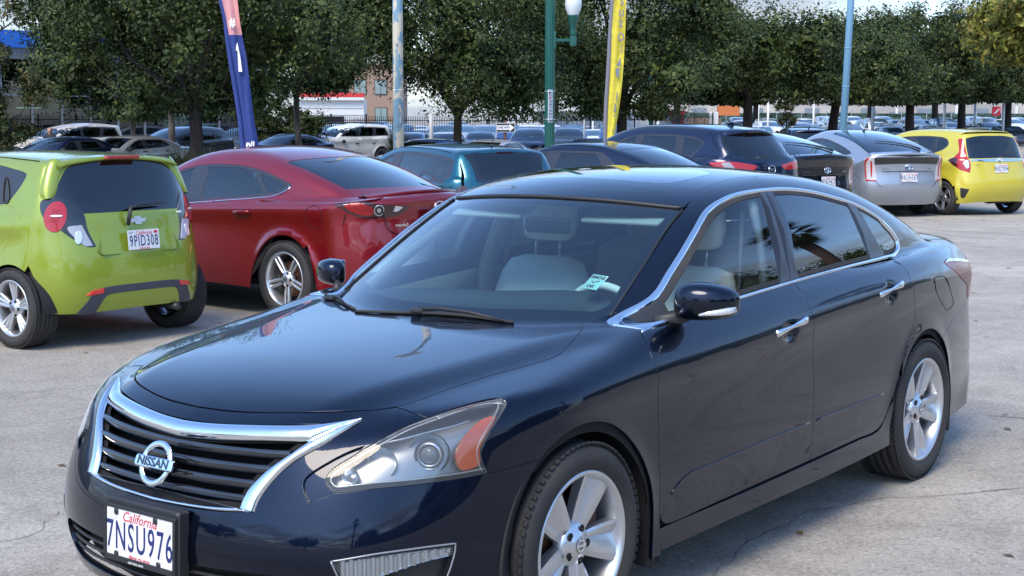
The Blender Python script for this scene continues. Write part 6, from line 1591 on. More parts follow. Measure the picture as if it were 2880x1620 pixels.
def build_ground():
    xs = np.unique(np.concatenate([np.linspace(-1500, -200, 14), np.linspace(-200, -60, 24), np.linspace(-60, 20, 60), np.linspace(20, 100, 10), np.linspace(100, 1500, 8)]))
    ys = np.unique(np.concatenate([np.linspace(-1500, -200, 14), np.linspace(-200, -60, 20), np.linspace(-60, 20, 60), np.linspace(20, 100, 10), np.linspace(100, 1500, 8)]))
    X, Y = np.meshgrid(xs, ys); V = np.stack([X.ravel(), Y.ravel(), gz(X.ravel(), Y.ravel())-.0], 1); n = len(xs)
    Fc = [(j*n+i, j*n+i+1, (j+1)*n+i+1, (j+1)*n+i) for j in range(len(ys)-1) for i in range(n-1)]
    m = bpy.data.materials.new('worn_concrete'); m.use_nodes = True; N, L, b = nodes(m)
    b.inputs['Roughness'].default_value = .85; b.inputs['Specular IOR Level'].default_value = .3
    tc = N.new('ShaderNodeTexCoord')
    def nz(scale, det, rough=.6, stretch=None, dist=0):
        t = N.new('ShaderNodeTexNoise'); t.inputs['Scale'].default_value = scale; t.inputs['Detail'].default_value = det; t.inputs['Roughness'].default_value = rough; t.inputs['Distortion'].default_value = dist
        if stretch:
            mp = N.new('ShaderNodeMapping'); mp.inputs['Scale'].default_value = stretch; L.new(tc.outputs['Object'], mp.inputs[0]); L.new(mp.outputs[0], t.inputs['Vector'])
        else: L.new(tc.outputs['Object'], t.inputs['Vector'])
        return t.outputs[0]
    def rng(v, a, b_, c_=0, d_=1):
        r = N.new('ShaderNodeMapRange'); r.inputs[1].default_value = a; r.inputs[2].default_value = b_; r.inputs[3].default_value = c_; r.inputs[4].default_value = d_; L.new(v, r.inputs[0]); return r.outputs[0]
    def mix(f, a, b_):
        x = N.new('ShaderNodeMix'); x.data_type = 'RGBA'; L.new(f, x.inputs[0])
        for s, v in ((6, a), (7, b_)):
            if isinstance(v, tuple): x.inputs[s].default_value = (*v, 1)
            else: L.new(v, x.inputs[s])
        return x.outputs[2]
    base = mix(rng(nz(.35, 6), .38, .62), (.355, .318, .262), (.47, .430, .362))
    base = mix(rng(nz(2.2, 8, .7, None, .6), .44, .66, 0, .8), base, (.275, .245, .205))        # blotches
    base = mix(rng(nz(.9, 6, .65, (1, .3, 1), .8), .53, .68, 0, .65), base, (.56, .52, .45))       # worn pale streaks
    base = mix(rng(nz(7, 7, .75, None, .4), .50, .70, 0, .5), base, (.23, .21, .19))             # grime
    base = mix(rng(nz(38, 5, .75), .50, .64, 0, .65), base, (.17, .155, .14))                    # coarse aggregate
    base = mix(rng(nz(52, 4, .75), .53, .68, 0, .75), base, (.70, .67, .62))
    base = mix(rng(nz(150, 2, .8), .55, .66, 0, .7), base, (.11, .10, .095))
    base = mix(rng(nz(1.6, 3, .5), .70, .76, 0, .55), base, (.14, .13, .12))                     # oil spots
    L.new(base, b.inputs['Base Color'])
    bp = N.new('ShaderNodeBump'); bp.inputs['Strength'].default_value = .9; bp.inputs['Distance'].default_value = .012
    L.new(nz(45, 6, .8), bp.inputs['Height']); L.new(bp.outputs[0], b.inputs['Normal'])
    mesh('ground', V, Fc, m, None, kind='structure')
    # cracks and saw-cut joints, as shallow dark gaps lying on the slab
    CR_ = mat('crack_dark', (.19, .175, .16), .9)
    def crack(pts, w, wob=.02, name='pavement_crack', m_=CR_):
        P = catmull(pts, False, .05); rs = np.random.RandomState(int(abs(pts[0][0]*91)) % 1000)
        n_ = len(P); o = np.convolve(rs.randn(n_+8), np.ones(5)/5, 'same')[:n_]*wob*2; t = np.gradient(P, axis=0); t /= np.linalg.norm(t, axis=1)[:, None]; nn = np.stack([-t[:, 1], t[:, 0]], 1)
        P = P+nn*o[:, None]; ww = w*(.35+.9*np.abs(np.convolve(rs.randn(n_+8), np.ones(3)/3, 'same')[:n_]))
        V = np.vstack([np.c_[P+nn*ww[:, None], gz(P[:, 0], P[:, 1])+.0035], np.c_[P-nn*ww[:, None], gz(P[:, 0], P[:, 1])+.0035]])
        mesh(name, V, [(i, i+1, n_+i+1, n_+i) for i in range(n_-1)], m_, None, kind='structure')
    def gp_(u, v):
        f = _f+_R*(u-1440)/4091.3-_U*(v-810)/4091.3; t = -CP[2]/f[2]; return (CX0+t*f[0], CY0+t*f[1])
    crack([gp_(1960, 1660), gp_(2100, 1530), gp_(2230, 1462), gp_(2320, 1432), gp_(2500, 1400), gp_(2700, 1392), gp_(2900, 1372)], .0045)
    crack([gp_(2050, 1400), gp_(2090, 1440), gp_(2170, 1478), gp_(2280, 1512)], .0025)
    crack([gp_(2660, 1158), gp_(2760, 1168), gp_(2900, 1180)], .004, .012)
    crack([gp_(2640, 888), gp_(2750, 893), gp_(2900, 900)], .006, .01)
    crack([gp_(2620, 742), gp_(2900, 738)], .008, .01)
    crack([gp_(-20, 1205), gp_(120, 1190), gp_(260, 1160)], .004, .02)
    crack([gp_(-20, 1110), gp_(150, 1100), gp_(330, 1078)], .003, .02)
    crack([gp_(330, 897), gp_(470, 878), gp_(640, 868)], .006, .01)
    crack([gp_(-10, 1530), gp_(90, 1500), gp_(160, 1440)], .003, .02)
    # street and verge
    AS = mat('asphalt', (.055, .055, .058), .85); noise_col(AS, (.09, .09, .09), 3)
    def sheet(name, x0, x1, y0, y1, dz, m_, nx=60):
        xs = np.linspace(x0, x1, nx); V = []; 
        for y in (y0, y1): V += [(x, y, float(gz(x, y))+dz) for x in xs]
        mesh(name, V, [(i, i+1, nx+i+1, nx+i) for i in range(nx-1)], m_, None, kind='structure')
    for k in range(4): sheet('street', -160, 40, -34.5-k*2.25, -36.75-k*2.25, .01, AS)
    GR = noise_col(mat('dry_soil', (.10, .085, .055), .95), (.05, .06, .03), 1.2)
    sheet('verge', -160, 40, -29.3, -31.8, .02, GR); sheet('verge', -160, 40, -31.8, -34.2, .02, GR)
    kb = MB()
    xs = np.linspace(-160, 40, 61)
    for i in range(60):
        x = (xs[i]+xs[i+1])/2; kb.box((x, -34.35, float(gz(x, -34.35))+.05), (xs[1]-xs[0]-.01, .15, .14))
    kb.build('kerb', noise_col(mat('kerb_concrete', (.33, .32, .30), .85), (.22, .21, .2), 5), None, 'structure')
    MB().box((-10, -10.9, .05), (60, .15, .12)).build('kerb', MATS['kerb_concrete'], None, 'structure')

# ---- foliage
def leafmat(name, c1, c2, c3):
    m = bpy.data.materials.new(name); m.use_nodes = True; N, L, b = nodes(m)
    b.inputs['Roughness'].default_value = .55; b.inputs['Specular IOR Level'].default_value = .25
    g = N.new('ShaderNodeNewGeometry'); r = N.new('ShaderNodeValToRGB'); L.new(g.outputs['Random Per Island'], r.inputs[0])
    r.color_ramp.elements[0].color = (*c1, 1); r.color_ramp.elements[1].color = (*c3, 1); e = r.color_ramp.elements.new(.55); e.color = (*c2, 1)
    tc = N.new('ShaderNodeTexCoord'); nz = N.new('ShaderNodeTexNoise'); nz.inputs['Scale'].default_value = .8; nz.inputs['Detail'].default_value = 3; L.new(tc.outputs['Object'], nz.inputs['Vector'])
    mr = N.new('ShaderNodeMapRange'); mr.inputs[1].default_value = .3; mr.inputs[2].default_value = .7; mr.inputs[3].default_value = .65; mr.inputs[4].default_value = 1.35; L.new(nz.outputs[0], mr.inputs[0])
    mx = N.new('ShaderNodeVectorMath'); mx.operation = 'SCALE'; L.new(r.outputs[0], mx.inputs[0]); L.new(mr.outputs[0], mx.inputs['Scale']); L.new(mx.outputs[0], b.inputs['Base Color'])
    b.inputs['Subsurface Weight'].default_value = 0
    MATS[name] = m; return m
LEAF = leafmat('oak_leaves', (.022, .042, .015), (.040, .064, .018), (.092, .115, .026))
LEAFY = leafmat('yellow_green_leaves', (.08, .105, .02), (.15, .16, .03), (.28, .23, .04))
LEAFB = leafmat('shrub_leaves', (.022, .035, .014), (.05, .07, .02), (.13, .10, .035))
BARK = bump(noise_col(mat('bark', (.050, .038, .032), .9), (.025, .02, .018), 6, stretch=(1, 1, .2)), 14, .8, .03, 4, (1, 1, .25))
BARKL = bump(noise_col(mat('pale_bark', (.32, .26, .21), .9), (.14, .11, .09), 6, stretch=(1, 1, .25)), 14, .6, .02, 4, (1, 1, .25))

def crown_mesh(name, R, H, n_leaf, leaf, seed, nblob=46, flat=.55, sparse=0.):
    """leaf clumps through a crown of half width R and height H, base at z=0"""
    rs = np.random.RandomState(seed); C = []; S = []
    for i in range(nblob):
        while True:
            p = rs.uniform(-1, 1, 3)
            if np.linalg.norm(p) < 1: break
        p = p/np.linalg.norm(p)*(np.linalg.norm(p)**.6)
        z = p[2]; 
        q = np.array([p[0]*R*.90, p[1]*R*.90, H*.5+z*H*.44])
        if z < -.15: q[2] = H*.5-.44*H*min(1, (.15+abs(z)-.15)*flat*1.8)
        C.append(q); S.append(R*rs.uniform(.22, .40))
    C = np.array(C); S = np.array(S); w = S**2; w /= w.sum()
    idx = rs.choice(nblob, n_leaf, p=w); d = rs.randn(n_leaf, 3); d /= np.linalg.norm(d, axis=1)[:, None]
    # sub clumps for a lumpy outline
    ns = 16; sub = rs.randn(nblob, ns, 3); sub /= np.linalg.norm(sub, axis=2)[:, :, None]
    si = rs.randint(0, ns, n_leaf); dd = sub[idx, si]+d*rs.uniform(.05, .62, n_leaf)[:, None]; 
    rad = rs.uniform(.55, 1.08, n_leaf)**.6; deep = rs.rand(n_leaf) < .26; rad[deep] *= rs.uniform(.05, .55, deep.sum())
    P = C[idx]+dd*S[idx][:, None]*np.array([1, 1, .78])*rad[:, None]
    P[:, 2] = np.maximum(P[:, 2], .02*H+rs.uniform(0, .05, n_leaf)*H)
    nr = dd/np.linalg.norm(dd, axis=1)[:, None]+rs.randn(n_leaf, 3)*.55+[0, 0, .35]; nr /= np.linalg.norm(nr, axis=1)[:, None]
    t = np.cross(nr, rs.randn(n_leaf, 3)); t /= np.linalg.norm(t, axis=1)[:, None]; b = np.cross(nr, t)
    L_ = leaf*rs.uniform(.6, 1.4, n_leaf)[:, None]*np.where(deep, 2.4, 1.)[:, None]; W_ = L_*rs.uniform(.38, .60, n_leaf)[:, None]
    droop = -nr*L_*.15
    V = np.stack([P-t*L_*.5, P+b*W_*.5+droop*.0, P+t*L_*.5+droop, P-b*W_*.5], 1).reshape(-1, 3)
    me = bpy.data.meshes.new(name); nf = n_leaf
    me.vertices.add(nf*4); me.vertices.foreach_set('co', V.ravel()); me.loops.add(nf*4); me.loops.foreach_set('vertex_index', np.arange(nf*4))
    me.polygons.add(nf); me.polygons.foreach_set('loop_start', np.arange(nf)*4); me.polygons.foreach_set('loop_total', np.full(nf, 4)); me.update(); me.validate()
    return me, C, S
CROWNS = {}
def limb_mesh(C, th, h0, H, r0, seed, lean=0.):
    """trunk and limbs from the ground to the clumps; z=0 at ground"""
    rs = np.random.RandomState(seed); T = MB(); L_ = MB()
    top = np.array([lean*.6, 0, h0+.6])
    pts = [(0, 0, -.2), (lean*.1+.02, .02, h0*.35), (lean*.35-.03, .0, h0*.75), tuple(top)]
    T.tube(pts, [r0*1.25, r0, r0*.86, r0*.8], 14)
    for i in range(min(13, len(C))):
        c = C[i]+np.array([0, 0, h0]); m = top*.5+c*.5+rs.randn(3)*.25; m[2] = min(m[2], c[2])
        L_.tube([top-[0, 0, .25], top*.7+m*.3+[0, 0, .1], m, c], [r0*.55, r0*.42, r0*.25, r0*.08], 7)
    return T, L_
def tree(label, x, y, z, h0, R, H, seed, variant, leafm, barkm, r0=.2, n=26000, leaf=.11, lean=0., group='street trees behind the lot', name='tree', nblob=46, thin=False):
    key = (variant, round(R, 1), round(H, 1), n)
    if key not in CROWNS: CROWNS[key] = crown_mesh('crown', R, H, n, leaf, seed, nblob)
    me, C, S = CROWNS[key]
    t = empty(name, (x, y, z), (seed*1.7) % 6.28, label, 'tree', group)
    T, L_ = limb_mesh(C, 0, h0, H, r0, seed, lean)
    T.build('trunk', barkm, t); L_.build('limbs', barkm, t, kind='stuff')
    o = bpy.data.objects.new('crown', me); COL.objects.link(o); o.parent = t; o.location = (lean*.4, 0, h0); o['kind'] = 'stuff'
    if not me.materials: me.materials.append(leafm)
    return t

def build_trees():
    def T(u, d, *a, **k):
        x, y, z = at(u, d); return tree(a[0], x, y, z, *a[1:], **k)
    # label, h0, R, H, seed, variant, leaf, bark
    T(554, 45.5, 'big dark evergreen tree behind the lime hatchback, with a thick brown trunk', 1.7, 5.0, 7.6, 11, 'a', LEAF, BARK, r0=.23, n=92000, leaf=.122, nblob=60)
    T(1288, 54, 'wide dark evergreen tree between the peeling pole and the green lamp post', 1.7, 5.1, 7.8, 23, 'b', LEAF, BARK, r0=.18, n=92000, leaf=.122, nblob=60)
    T(1745, 62.5, 'tall dark evergreen tree just behind the yellow banner', 1.75, 5.2, 7.6, 37, 'c', LEAF, BARK, r0=.26, n=84000, leaf=.135, nblob=56)
    T(2097, 72.5, 'rounded dark evergreen tree right of the yellow banner, first of the evenly spaced row', 2.35, 4.7, 4.5, 41, 'd', LEAF, BARK, r0=.26, n=60000, leaf=.18)
    T(2330, 81, 'dark evergreen tree with its trunk just left of the plain blue pole', 2.4, 4.7, 4.4, 53, 'e', LEAF, BARK, r0=.28, n=60000, leaf=.18, lean=.5)
    T(2550, 91, 'tallest dark evergreen tree right of the plain blue pole, with a loose open top', 2.5, 5.0, 5.8, 67, 'f', LEAF, BARK, r0=.30, n=58000, leaf=.19)
    T(2695, 98, 'dark evergreen tree second from the right in the row, behind the yellow hatchback', 2.6, 5.0, 5.2, 71, 'd2', LEAF, BARK, r0=.28, n=52000, leaf=.21)
    T(2824, 107, 'dark evergreen tree at the right end of the row, behind the yellow hatchback', 2.7, 5.4, 5.2, 83, 'e2', LEAF, BARK, r0=.28, n=52000, leaf=.21)
    T(2980, 66, 'yellowing broad leaved tree reaching in from the right edge', 3.9, 4.4, 4.6, 91, 'y', LEAFY, BARK, r0=.2, n=24000, leaf=.25, nblob=40)
    T(845, 55, 'evergreen tree with a slim pale trunk, left of the peeling pole', 2.3, 2.5, 6.6, 13, 'g', LEAF, BARKL, r0=.13, n=52000, leaf=.125, nblob=36, lean=-.3)
    T(488, 50, 'evergreen tree with a pale smooth trunk, just left of the thick brown trunk', 2.1, 2.8, 6.0, 17, 'h', LEAF, BARKL, r0=.13, n=42000, leaf=.12, nblob=32)
    T(379, 52, 'evergreen tree with a thin reddish trunk behind the silver street sedan', 1.8, 3.3, 6.4, 19, 'i', LEAF, BARKL, r0=.11, n=46000, leaf=.12, nblob=34)
    T(8, 38, 'small bushy tree with brownish leaves at the left edge', 1.0, 1.05, 2.7, 29, 's', LEAFB, BARK, r0=.05, n=14000, leaf=.09, nblob=26)
    T(-60, 60, 'thin dark tree whose branches hang over the top left corner', 4.2, 3.3, 4.5, 31, 'k', LEAFB, BARK, r0=.14, n=4200, leaf=.15, nblob=26)
    T(2205, 88, 'young thin tree standing in the far lot between two dark trunks', 1.3, .85, 1.7, 43, 'm', LEAFB, BARK, r0=.04, n=2400, leaf=.10, nblob=14)
    T(955, 120, 'distant tree with bare branches above the tan building', 2.6, 3.6, 9.0, 47, 'n', LEAFB, BARK, r0=.2, n=3000, leaf=.22, nblob=30)
    T(815, 62, 'dark dense shrub in front of the low white building', .15, 1.55, 2.7, 59, 'p', LEAF, BARK, r0=.05, n=18000, leaf=.12, nblob=26, name='shrub')
    for u, d, lab in ((2120, 125, 'hazy far tree behind the rounded row tree'), (1560, 100, 'background evergreen tree showing between the lamp post and yellow banner'), (1900, 110, 'background evergreen tree right of the yellow banner'), (2440, 125, 'background evergreen tree behind the row near the plain blue pole'), (2620, 130, 'background evergreen tree behind the tallest tree of the row')):
        T(u, d, lab, 3.0, 5.2, 5.4, int(u), 'bg', LEAF, BARK, r0=.3, n=26000, leaf=.22, nblob=50)

def grass_clump(name, label, x, y, z, R, H, n, m, seed, cat='plant', group=None, w=.012):
    rs = np.random.RandomState(seed); V = []; Fc = []
    for i in range(n):
        a = rs.uniform(0, 6.28); r = R*.35*rs.uniform(0, 1)**.5; b = np.array([r*math.cos(a), r*math.sin(a), 0]); out = rs.uniform(.3, 1)*R; h = H*rs.uniform(.5, 1.05)
        d = np.array([math.cos(a+rs.randn()*.4), math.sin(a+rs.randn()*.4), 0]); s = np.array([-d[1], d[0], 0])*w
        k = len(V)
        for t, ww in ((0, 1), (.4, .9), (.75, .6), (1, .1)):
            p = b+d*out*t**1.8+np.array([0, 0, h*(t-.28*t*t*(out/R))]); V += [p-s*ww, p+s*ww]
        for j in range(3): Fc.append((k+2*j, k+2*j+1, k+2*j+3, k+2*j+2))
    o = mesh(name, V, Fc, m, None); o.location = (x, y, z); return tag(o, label, cat, group)

def build_litter():
    rs = np.random.RandomState(9); V = []; Fc = []
    for i in range(260):
        x, y = rs.uniform(-22, 3), rs.uniform(-8, 2.5); a = rs.uniform(0, 6.28); L_ = rs.uniform(.015, .045); d = np.array([math.cos(a), math.sin(a)])*L_; s_ = np.array([-d[1], d[0]])*.4; k = len(V)
        V += [(x-d[0], y-d[1], .004), (x+s_[0], y+s_[1], .010), (x+d[0], y+d[1], .006), (x-s_[0], y-s_[1], .005)]; Fc.append((k, k+1, k+2, k+3))
    mesh('fallen_leaves', V, Fc, leafmat('dry_leaf', (.10, .06, .03), (.16, .10, .05), (.22, .16, .08)), None, kind='stuff')

def build_plants():
    GRM = leafmat('verge_grass', (.05, .065, .025), (.09, .10, .04), (.18, .17, .08))
    RDM = leafmat('red_leaf', (.09, .012, .014), (.16, .02, .02), (.28, .04, .04))
    WDM = leafmat('weeds', (.05, .07, .02), (.08, .10, .03), (.14, .15, .05))
    G = 'ornamental grass clumps on the verge'
    labs = ['tall grass clump at the foot of the thick brown trunk', 'tall grass clump left of the thick brown trunk', 'feathery grass clump below the white street car', 'wide grass clump in front of the white street car']
    for i, (u, d, R, H) in enumerate(((590, 44, .8, 1.3), (515, 46, .9, 1.4), (985, 48, 1.0, 1.1), (1060, 50, .9, 1.0))):
        x, y, z = at(u, d); grass_clump('grass_clump', labs[i], x, y, z, R, H, 420, GRM, i, group=G, w=.010)
    for i, (u, d) in enumerate(((1120, 60), (1090, 66))):
        x, y, z = at(u, d); grass_clump('grass_clump', ['tall reeds beside the peeling pole', 'tall reeds behind the white street car'][i], x, y, z, .8, 1.9, 500, GRM, 11+i, group=G, w=.010)
    for i, u in enumerate((1435, 1470, 1502, 1535, 1570, 1590, 1615)):
        x, y, z = at(u, 44+i % 3); me, C, S = crown_mesh('leaves', .62, 1.0, 1300, .07, 200+i, 12)
        o = link('red_shrub', me, RDM if i % 3 else MATS['weeds']); o.location = (x, y, z+.02); tag(o, ['red leaved shrub %s' % s for s in ('right under the one way sign', 'just right of the one way sign', 'between the one way sign and lamp post', 'left of the green lamp post base', 'at the green lamp post base', 'right of the green lamp post base', 'below the cars right of the lamp post')][i], 'shrub', 'red leaved shrubs along the fence')
    # weeds along the lot edge
    rs = np.random.RandomState(5); V = []; Fc = []
    for i in range(5200):
        x = rs.uniform(-34, 8); y = -8.4+rs.randn()*.5-.6*(rs.rand() < .5)-1.4*rs.rand(); 
        if rs.rand() > .35+.65*abs(math.sin(x*.9)): continue
        a = rs.uniform(0, 6.28); h = rs.uniform(.03, .16); d = np.array([math.cos(a), math.sin(a), 0]); s = np.array([-d[1], d[0], 0])*.008; p = np.array([x, y, 0]); k = len(V)
        V += [p-s, p+s, p+d*h*.6+[0, 0, h]]; Fc.append((k, k+1, k+2))
    mesh('weeds', V, Fc, MATS['weeds'], None, kind='stuff')
    V = []; Fc = []
    for i in range(14000):
        x = rs.uniform(-75, 12); y = rs.uniform(-34, -29.5); z = float(gz(x, y)); a = rs.uniform(0, 6.28); h = rs.uniform(.1, .42); d = np.array([math.cos(a), math.sin(a), 0]); s = np.array([-d[1], d[0], 0])*.02; p = np.array([x, y, z]); k = len(V)
        V += [p-s, p+s, p+d*h*.5+[0, 0, h]]; Fc.append((k, k+1, k+2))
    mesh('verge_grass', V, Fc, MATS['verge_grass'], None, kind='stuff')

# ---- poles, lamp, signs, banners
def build_poles():
    PB = mat('peeling_blue', (.20, .34, .44), .55)
    noise_col(PB, (.62, .57, .44), 6, .46, .50, 6, stretch=(1, 1, .45)); noise_col(PB, (.22, .05, .03), 16, .68, .70, 3); bump(PB, 12, .5, .01, 5)
    PB2 = mat('plain_blue', (.16, .33, .47), .5); noise_col(PB2, (.10, .20, .30), 5, .62, .70, 6, stretch=(1, 1, .3)); noise_col(PB2, (.50, .44, .32), 3.2, .70, .73, 4)
    def pole(u, d, r0, r1, H, lx, ly, m_, label, seams=()):
        x, y, z = at(u, d); t = empty('light_pole', (x, y, z), 0, label, 'pole')
        MB().tube([(0, 0, -.05), (lx*.5, ly*.5, H*.5), (lx, ly, H)], [r0, (r0+r1)/2, r1], 24).build('shaft', m_, t)
        MB().bbox((0, 0, .03), (r0*4.2, r0*4.2, .05), .01).build('base_plate', m_, t)
        for s in seams: MB().lathe([(r0*1.03, -.012), (r0*1.07, -.006), (r0*1.07, .006), (r0*1.03, .012)], 20, 'z', (lx*s/H, ly*s/H, s)).build('collar', m_, t)
        MB().tube([(lx, ly, H), (lx+.6, ly+.4, H+.25), (lx+1.4, ly+.9, H+.3)], .05, 8).bbox((lx+1.6, ly+1.0, H+.3), (.6, .3, .15), .04).build('lamp_arm', m_, t)
        return t
    a = math.radians(127)      # image right-to-left direction on the ground
    pole(1121, 27, .098, .088, 8.5, .10, .09, PB, 'light pole with peeling pale blue and cream paint behind the teal hatchback', (2.2,))
    pole(2358, 30, .075, .060, 9.0, .0-.32, .16, PB2, 'plain light blue pole behind the silver liftback', (2.35, 3.1))
    # green street lamp
    GP = mat('lamp_green', (.003, .075, .058), .35, 0, coat=.3)
    x, y, z = at(1544, 36); t = empty('street_lamp', (x, y, z), YAW-math.pi/2, 'dark green fluted street lamp post with a frosted globe on its right arm', 'street lamp')
    R = .125; fl = []
    n = 32
    V = []; Fc = []
    for i, h in enumerate((0, .5, 3.2, 3.25, 9)):
        for k in range(n):
            r = R*(1.15 if i < 1 else 1)*(1-.06*(k % 2)) ; V.append((r*math.cos(2*math.pi*k/n), r*math.sin(2*math.pi*k/n), h))
    for i in range(4):
        for k in range(n): Fc.append((i*n+k, i*n+(k+1) % n, (i+1)*n+(k+1) % n, (i+1)*n+k))
    mesh('lamp_post', V, Fc, GP, t)
    MB().lathe([(.24, 0), (.24, .25), (.19, .35), (.16, .6), (.13, .7)], 24, 'z').build('post_base', GP, t)
    zA = 3.72   # arm height
    MB().bbox((R+.20, 0, zA), (.42, .09, .075), .01).bbox((R-.02, 0, zA), (.07, .20, .40), .01).build('bracket_arm', GP, t)
    MB().bbox((.56, 0, zA-.02), (.17, .17, .25), .02).build('arm_block', GP, t)
    MB().lathe([(.075, 0), (.085, .10), (.075, .16), (.10, .22), (.135, .42), (.155, .46), (.15, .48)], 24, 'z', (.56, 0, zA+.12)).build('lamp_cup', GP, t)
    MB().lathe([(.13, 0), (.19, .14), (.21, .26), (.19, .42), (.12, .58), (.02, .66)], 28, 'z', (.56, 0, zA+.60)).build('lamp_globe', mat('frosted_glass', (.62, .66, .68), .25, 0, coat=1.), t)
    MB().lathe([(.10, 0), (.06, .12), (.01, .2)], 16, 'z', (.56, 0, zA+1.24)).build('lamp_finial', GP, t)
    ps = empty('parking_sign', (x, y, z), YAW-math.pi/2+math.radians(66), 'narrow white parking sign strapped to the left of the green lamp post', 'sign')
    zc_ = 1.66+(337-308+5)/4091.3*36-z+.12
    Ms = frame((-.20, -.10, 2.12), (1, 0, 0), (0, 0, 1))
    sg = MB().bbox((0, 0, 0), (.28, .80, .01), .003); o = sg.build('sign_plate', WHITEP, ps, M=Ms)
    MB().box((0, -.36, .0065), (.24, .03, .002)).box((-.03, .32, .0065), (.14, .035, .002)).box((-.06, .26, .0065), (.03, .10, .002)).box((.05, .25, .0065), (.06, .02, .002)).build('sign_symbol', mat('sign_black', (.015, .015, .018), .5), ps, M=Ms)
    MB().box((-.01, .19, .0065), (.10, .055, .002)).build('sign_red_mark', REDT, ps, M=Ms)
    for i, s in enumerate(('2HR', '8AM', 'TO', '6PM', 'MON', 'SAT')): text(s, .075, mat('sign_grey_ink', (.12, .12, .14), .5), ps, Ms @ Matrix.Translation((0, .11-i*.075, .006)), 'sign_lettering', .001, sx=1.1, bold=.001)
    for h in (2.48, 1.80): MB().lathe([(R*1.02, -.012), (R*1.08, -.012), (R*1.08, .012), (R*1.02, .012)], 24, 'z', (0, 0, h)).build('steel_strap', mat('strap_steel', (.65, .63, .55), .25, 1.), t)
    # second green post and white posts farther off
    x, y, z = at(1827, 75); t = empty('street_lamp', (x, y, z), 0, 'thinner green lamp post farther away, beside the red and white sign', 'street lamp')
    MB().tube([(0, 0, 0), (0, 0, 6)], .115, 16).build('lamp_post', GP, t); MB().lathe([(.12, 0), (.2, .2), (.14, .5), (.02, .6)], 16, 'z', (0, 0, 6)).build('lamp_globe', MATS['frosted_glass'], t)
    WP = mat('white_post', (.70, .72, .72), .5)
    for u, d, h0, w_, lab in ((1213, 62, 2.2, .16, 'white square post in front of the dark picket fence'), (1847, 80, 2.7, .13, 'tall white pole between the green post and the red sign'), (1665, 85, 2.8, .10, 'white pole at the right end of the white tents'), (1641, 70, 2.3, .09, 'thin grey pole with a dark box on top'),
        (2154, 104, 3.2, .16, 'white light pole in the far lot, left of the young tree'), (2281, 112, 3.1, .16, 'white light pole in the far lot, left of the plain blue pole'), (2447, 96, 3.1, .20, 'white light pole in the far lot, right of the plain blue pole'),
        (2646, 108, 3.2, .20, 'white light pole in the far lot, above the yellow hatchback roof'), (2731, 112, 3.0, .18, 'white light pole in the far lot, right of the yellow hatchback antenna'), (2811, 100, 3.1, .18, 'white light pole in the far lot, nearest the right edge'), (2128, 96, 2.9, .06, 'thin grey sign post in the far lot')):
        x, y, z = at(u, d); t = empty('white_pole', (x, y, z), .2, lab, 'pole', 'white poles of the far lots')
        MB().tube([(0, 0, 0), (0, 0, h0)], w_*.5, 10).build('shaft', WP, t); MB().tube([(0, 0, 0), (0, 0, .5)], w_*.75, 10).build('base', WP, t)
    # one way sign
    x, y, z = at(1421, 48); t = empty('one_way_sign', (x, y, z), YAW-math.pi/2, 'black and white one way sign with an arrow, on a brown wooden post', 'sign')
    hs = 1.66-(358-337)/4091.3*48-z
    Ms = frame((.0, -.06, hs), (1, 0, 0), (0, 0, 1))
    MB().bbox((-.02, .02, hs/2+.05), (.11, .10, hs+.35), .01).build('post', noise_col(mat('brown_post', (.13, .06, .045), .7), (.07, .04, .03), 8), t)
    MB().bbox((0, 0, 0), (.62, .305, .01), .003).build('sign_plate', WHITEP, t, M=Ms)
    MB().box((0, 0, .0065), (.59, .275, .003)).build('sign_field', MATS['sign_black'], t, M=Ms)
    ar = MB().prism([(-.28, -.075), (.13, -.075), (.13, -.125), (.28, 0), (.13, .125), (.13, .075), (-.28, .075)], .0085, .0105); ar.build('arrow', WHITEP, t, M=Ms)
    text('ONE WAY', .105, MATS['sign_black'], t, Ms @ Matrix.Translation((-.055, 0, .0115)), 'sign_lettering', .001, sx=.80, bold=.003)
    # feather banners
    def banner(u, d, label, path, cols, marks, wave=.03):
        """path: (lateral m at height, width) from bottom to top, in the banner's own plane"""
        x, y, z = at(u, d); t = empty('feather_banner', (x, y, z), YAW-math.pi/2, label, 'banner')
        P = catmull(path, False, .12); n_ = 9; V = []; Fc = []; Fi = []
        for i, (h, xl, xr) in enumerate(P):
            for k in range(n_):
                s = k/(n_-1); V.append((xl+(xr-xl)*s, wave*math.sin(s*5+h*1.3)+wave*.6*math.sin(s*11-h*2.1), h))
        V = np.array(V)
        for c_, (h0, h1, m_) in enumerate(cols):
            F2 = [(i*n_+k, i*n_+k+1, (i+1)*n_+k+1, (i+1)*n_+k) for i in range(len(P)-1) for k in range(n_-1) if h0 <= (P[i][0]+P[i+1][0])/2 < h1]
            ids = sorted({v for f in F2 for v in f}); mp = {v: j for j, v in enumerate(ids)}
            mesh('banner_cloth', V[ids], [tuple(mp[v] for v in f) for f in F2], m_, t, smooth=True)
        sl_ = [(xl-.02, .01, h) for h, xl, xr in P]; MB().tube(sl_, .035, 8).build('banner_sleeve', mat('sleeve', (.18, .18, .20), .8) if 'yellow' in label else cols[0][2], t)
        b0 = P[0]; MB().tube([(b0[1]-.02, .01, 0), (b0[1]-.02, .01, b0[0]+.2)], .02, 8).build('banner_pole', MATS['strap_steel'], t); MB().lathe([(.25, 0), (.25, .02), (.03, .04), (.03, .2)], 20, 'z', (b0[1], 0, 0)).build('banner_foot', BLACKP, t)
        for (mp_, hh, xx, m_) in marks: mp_(t, hh, xx, m_)
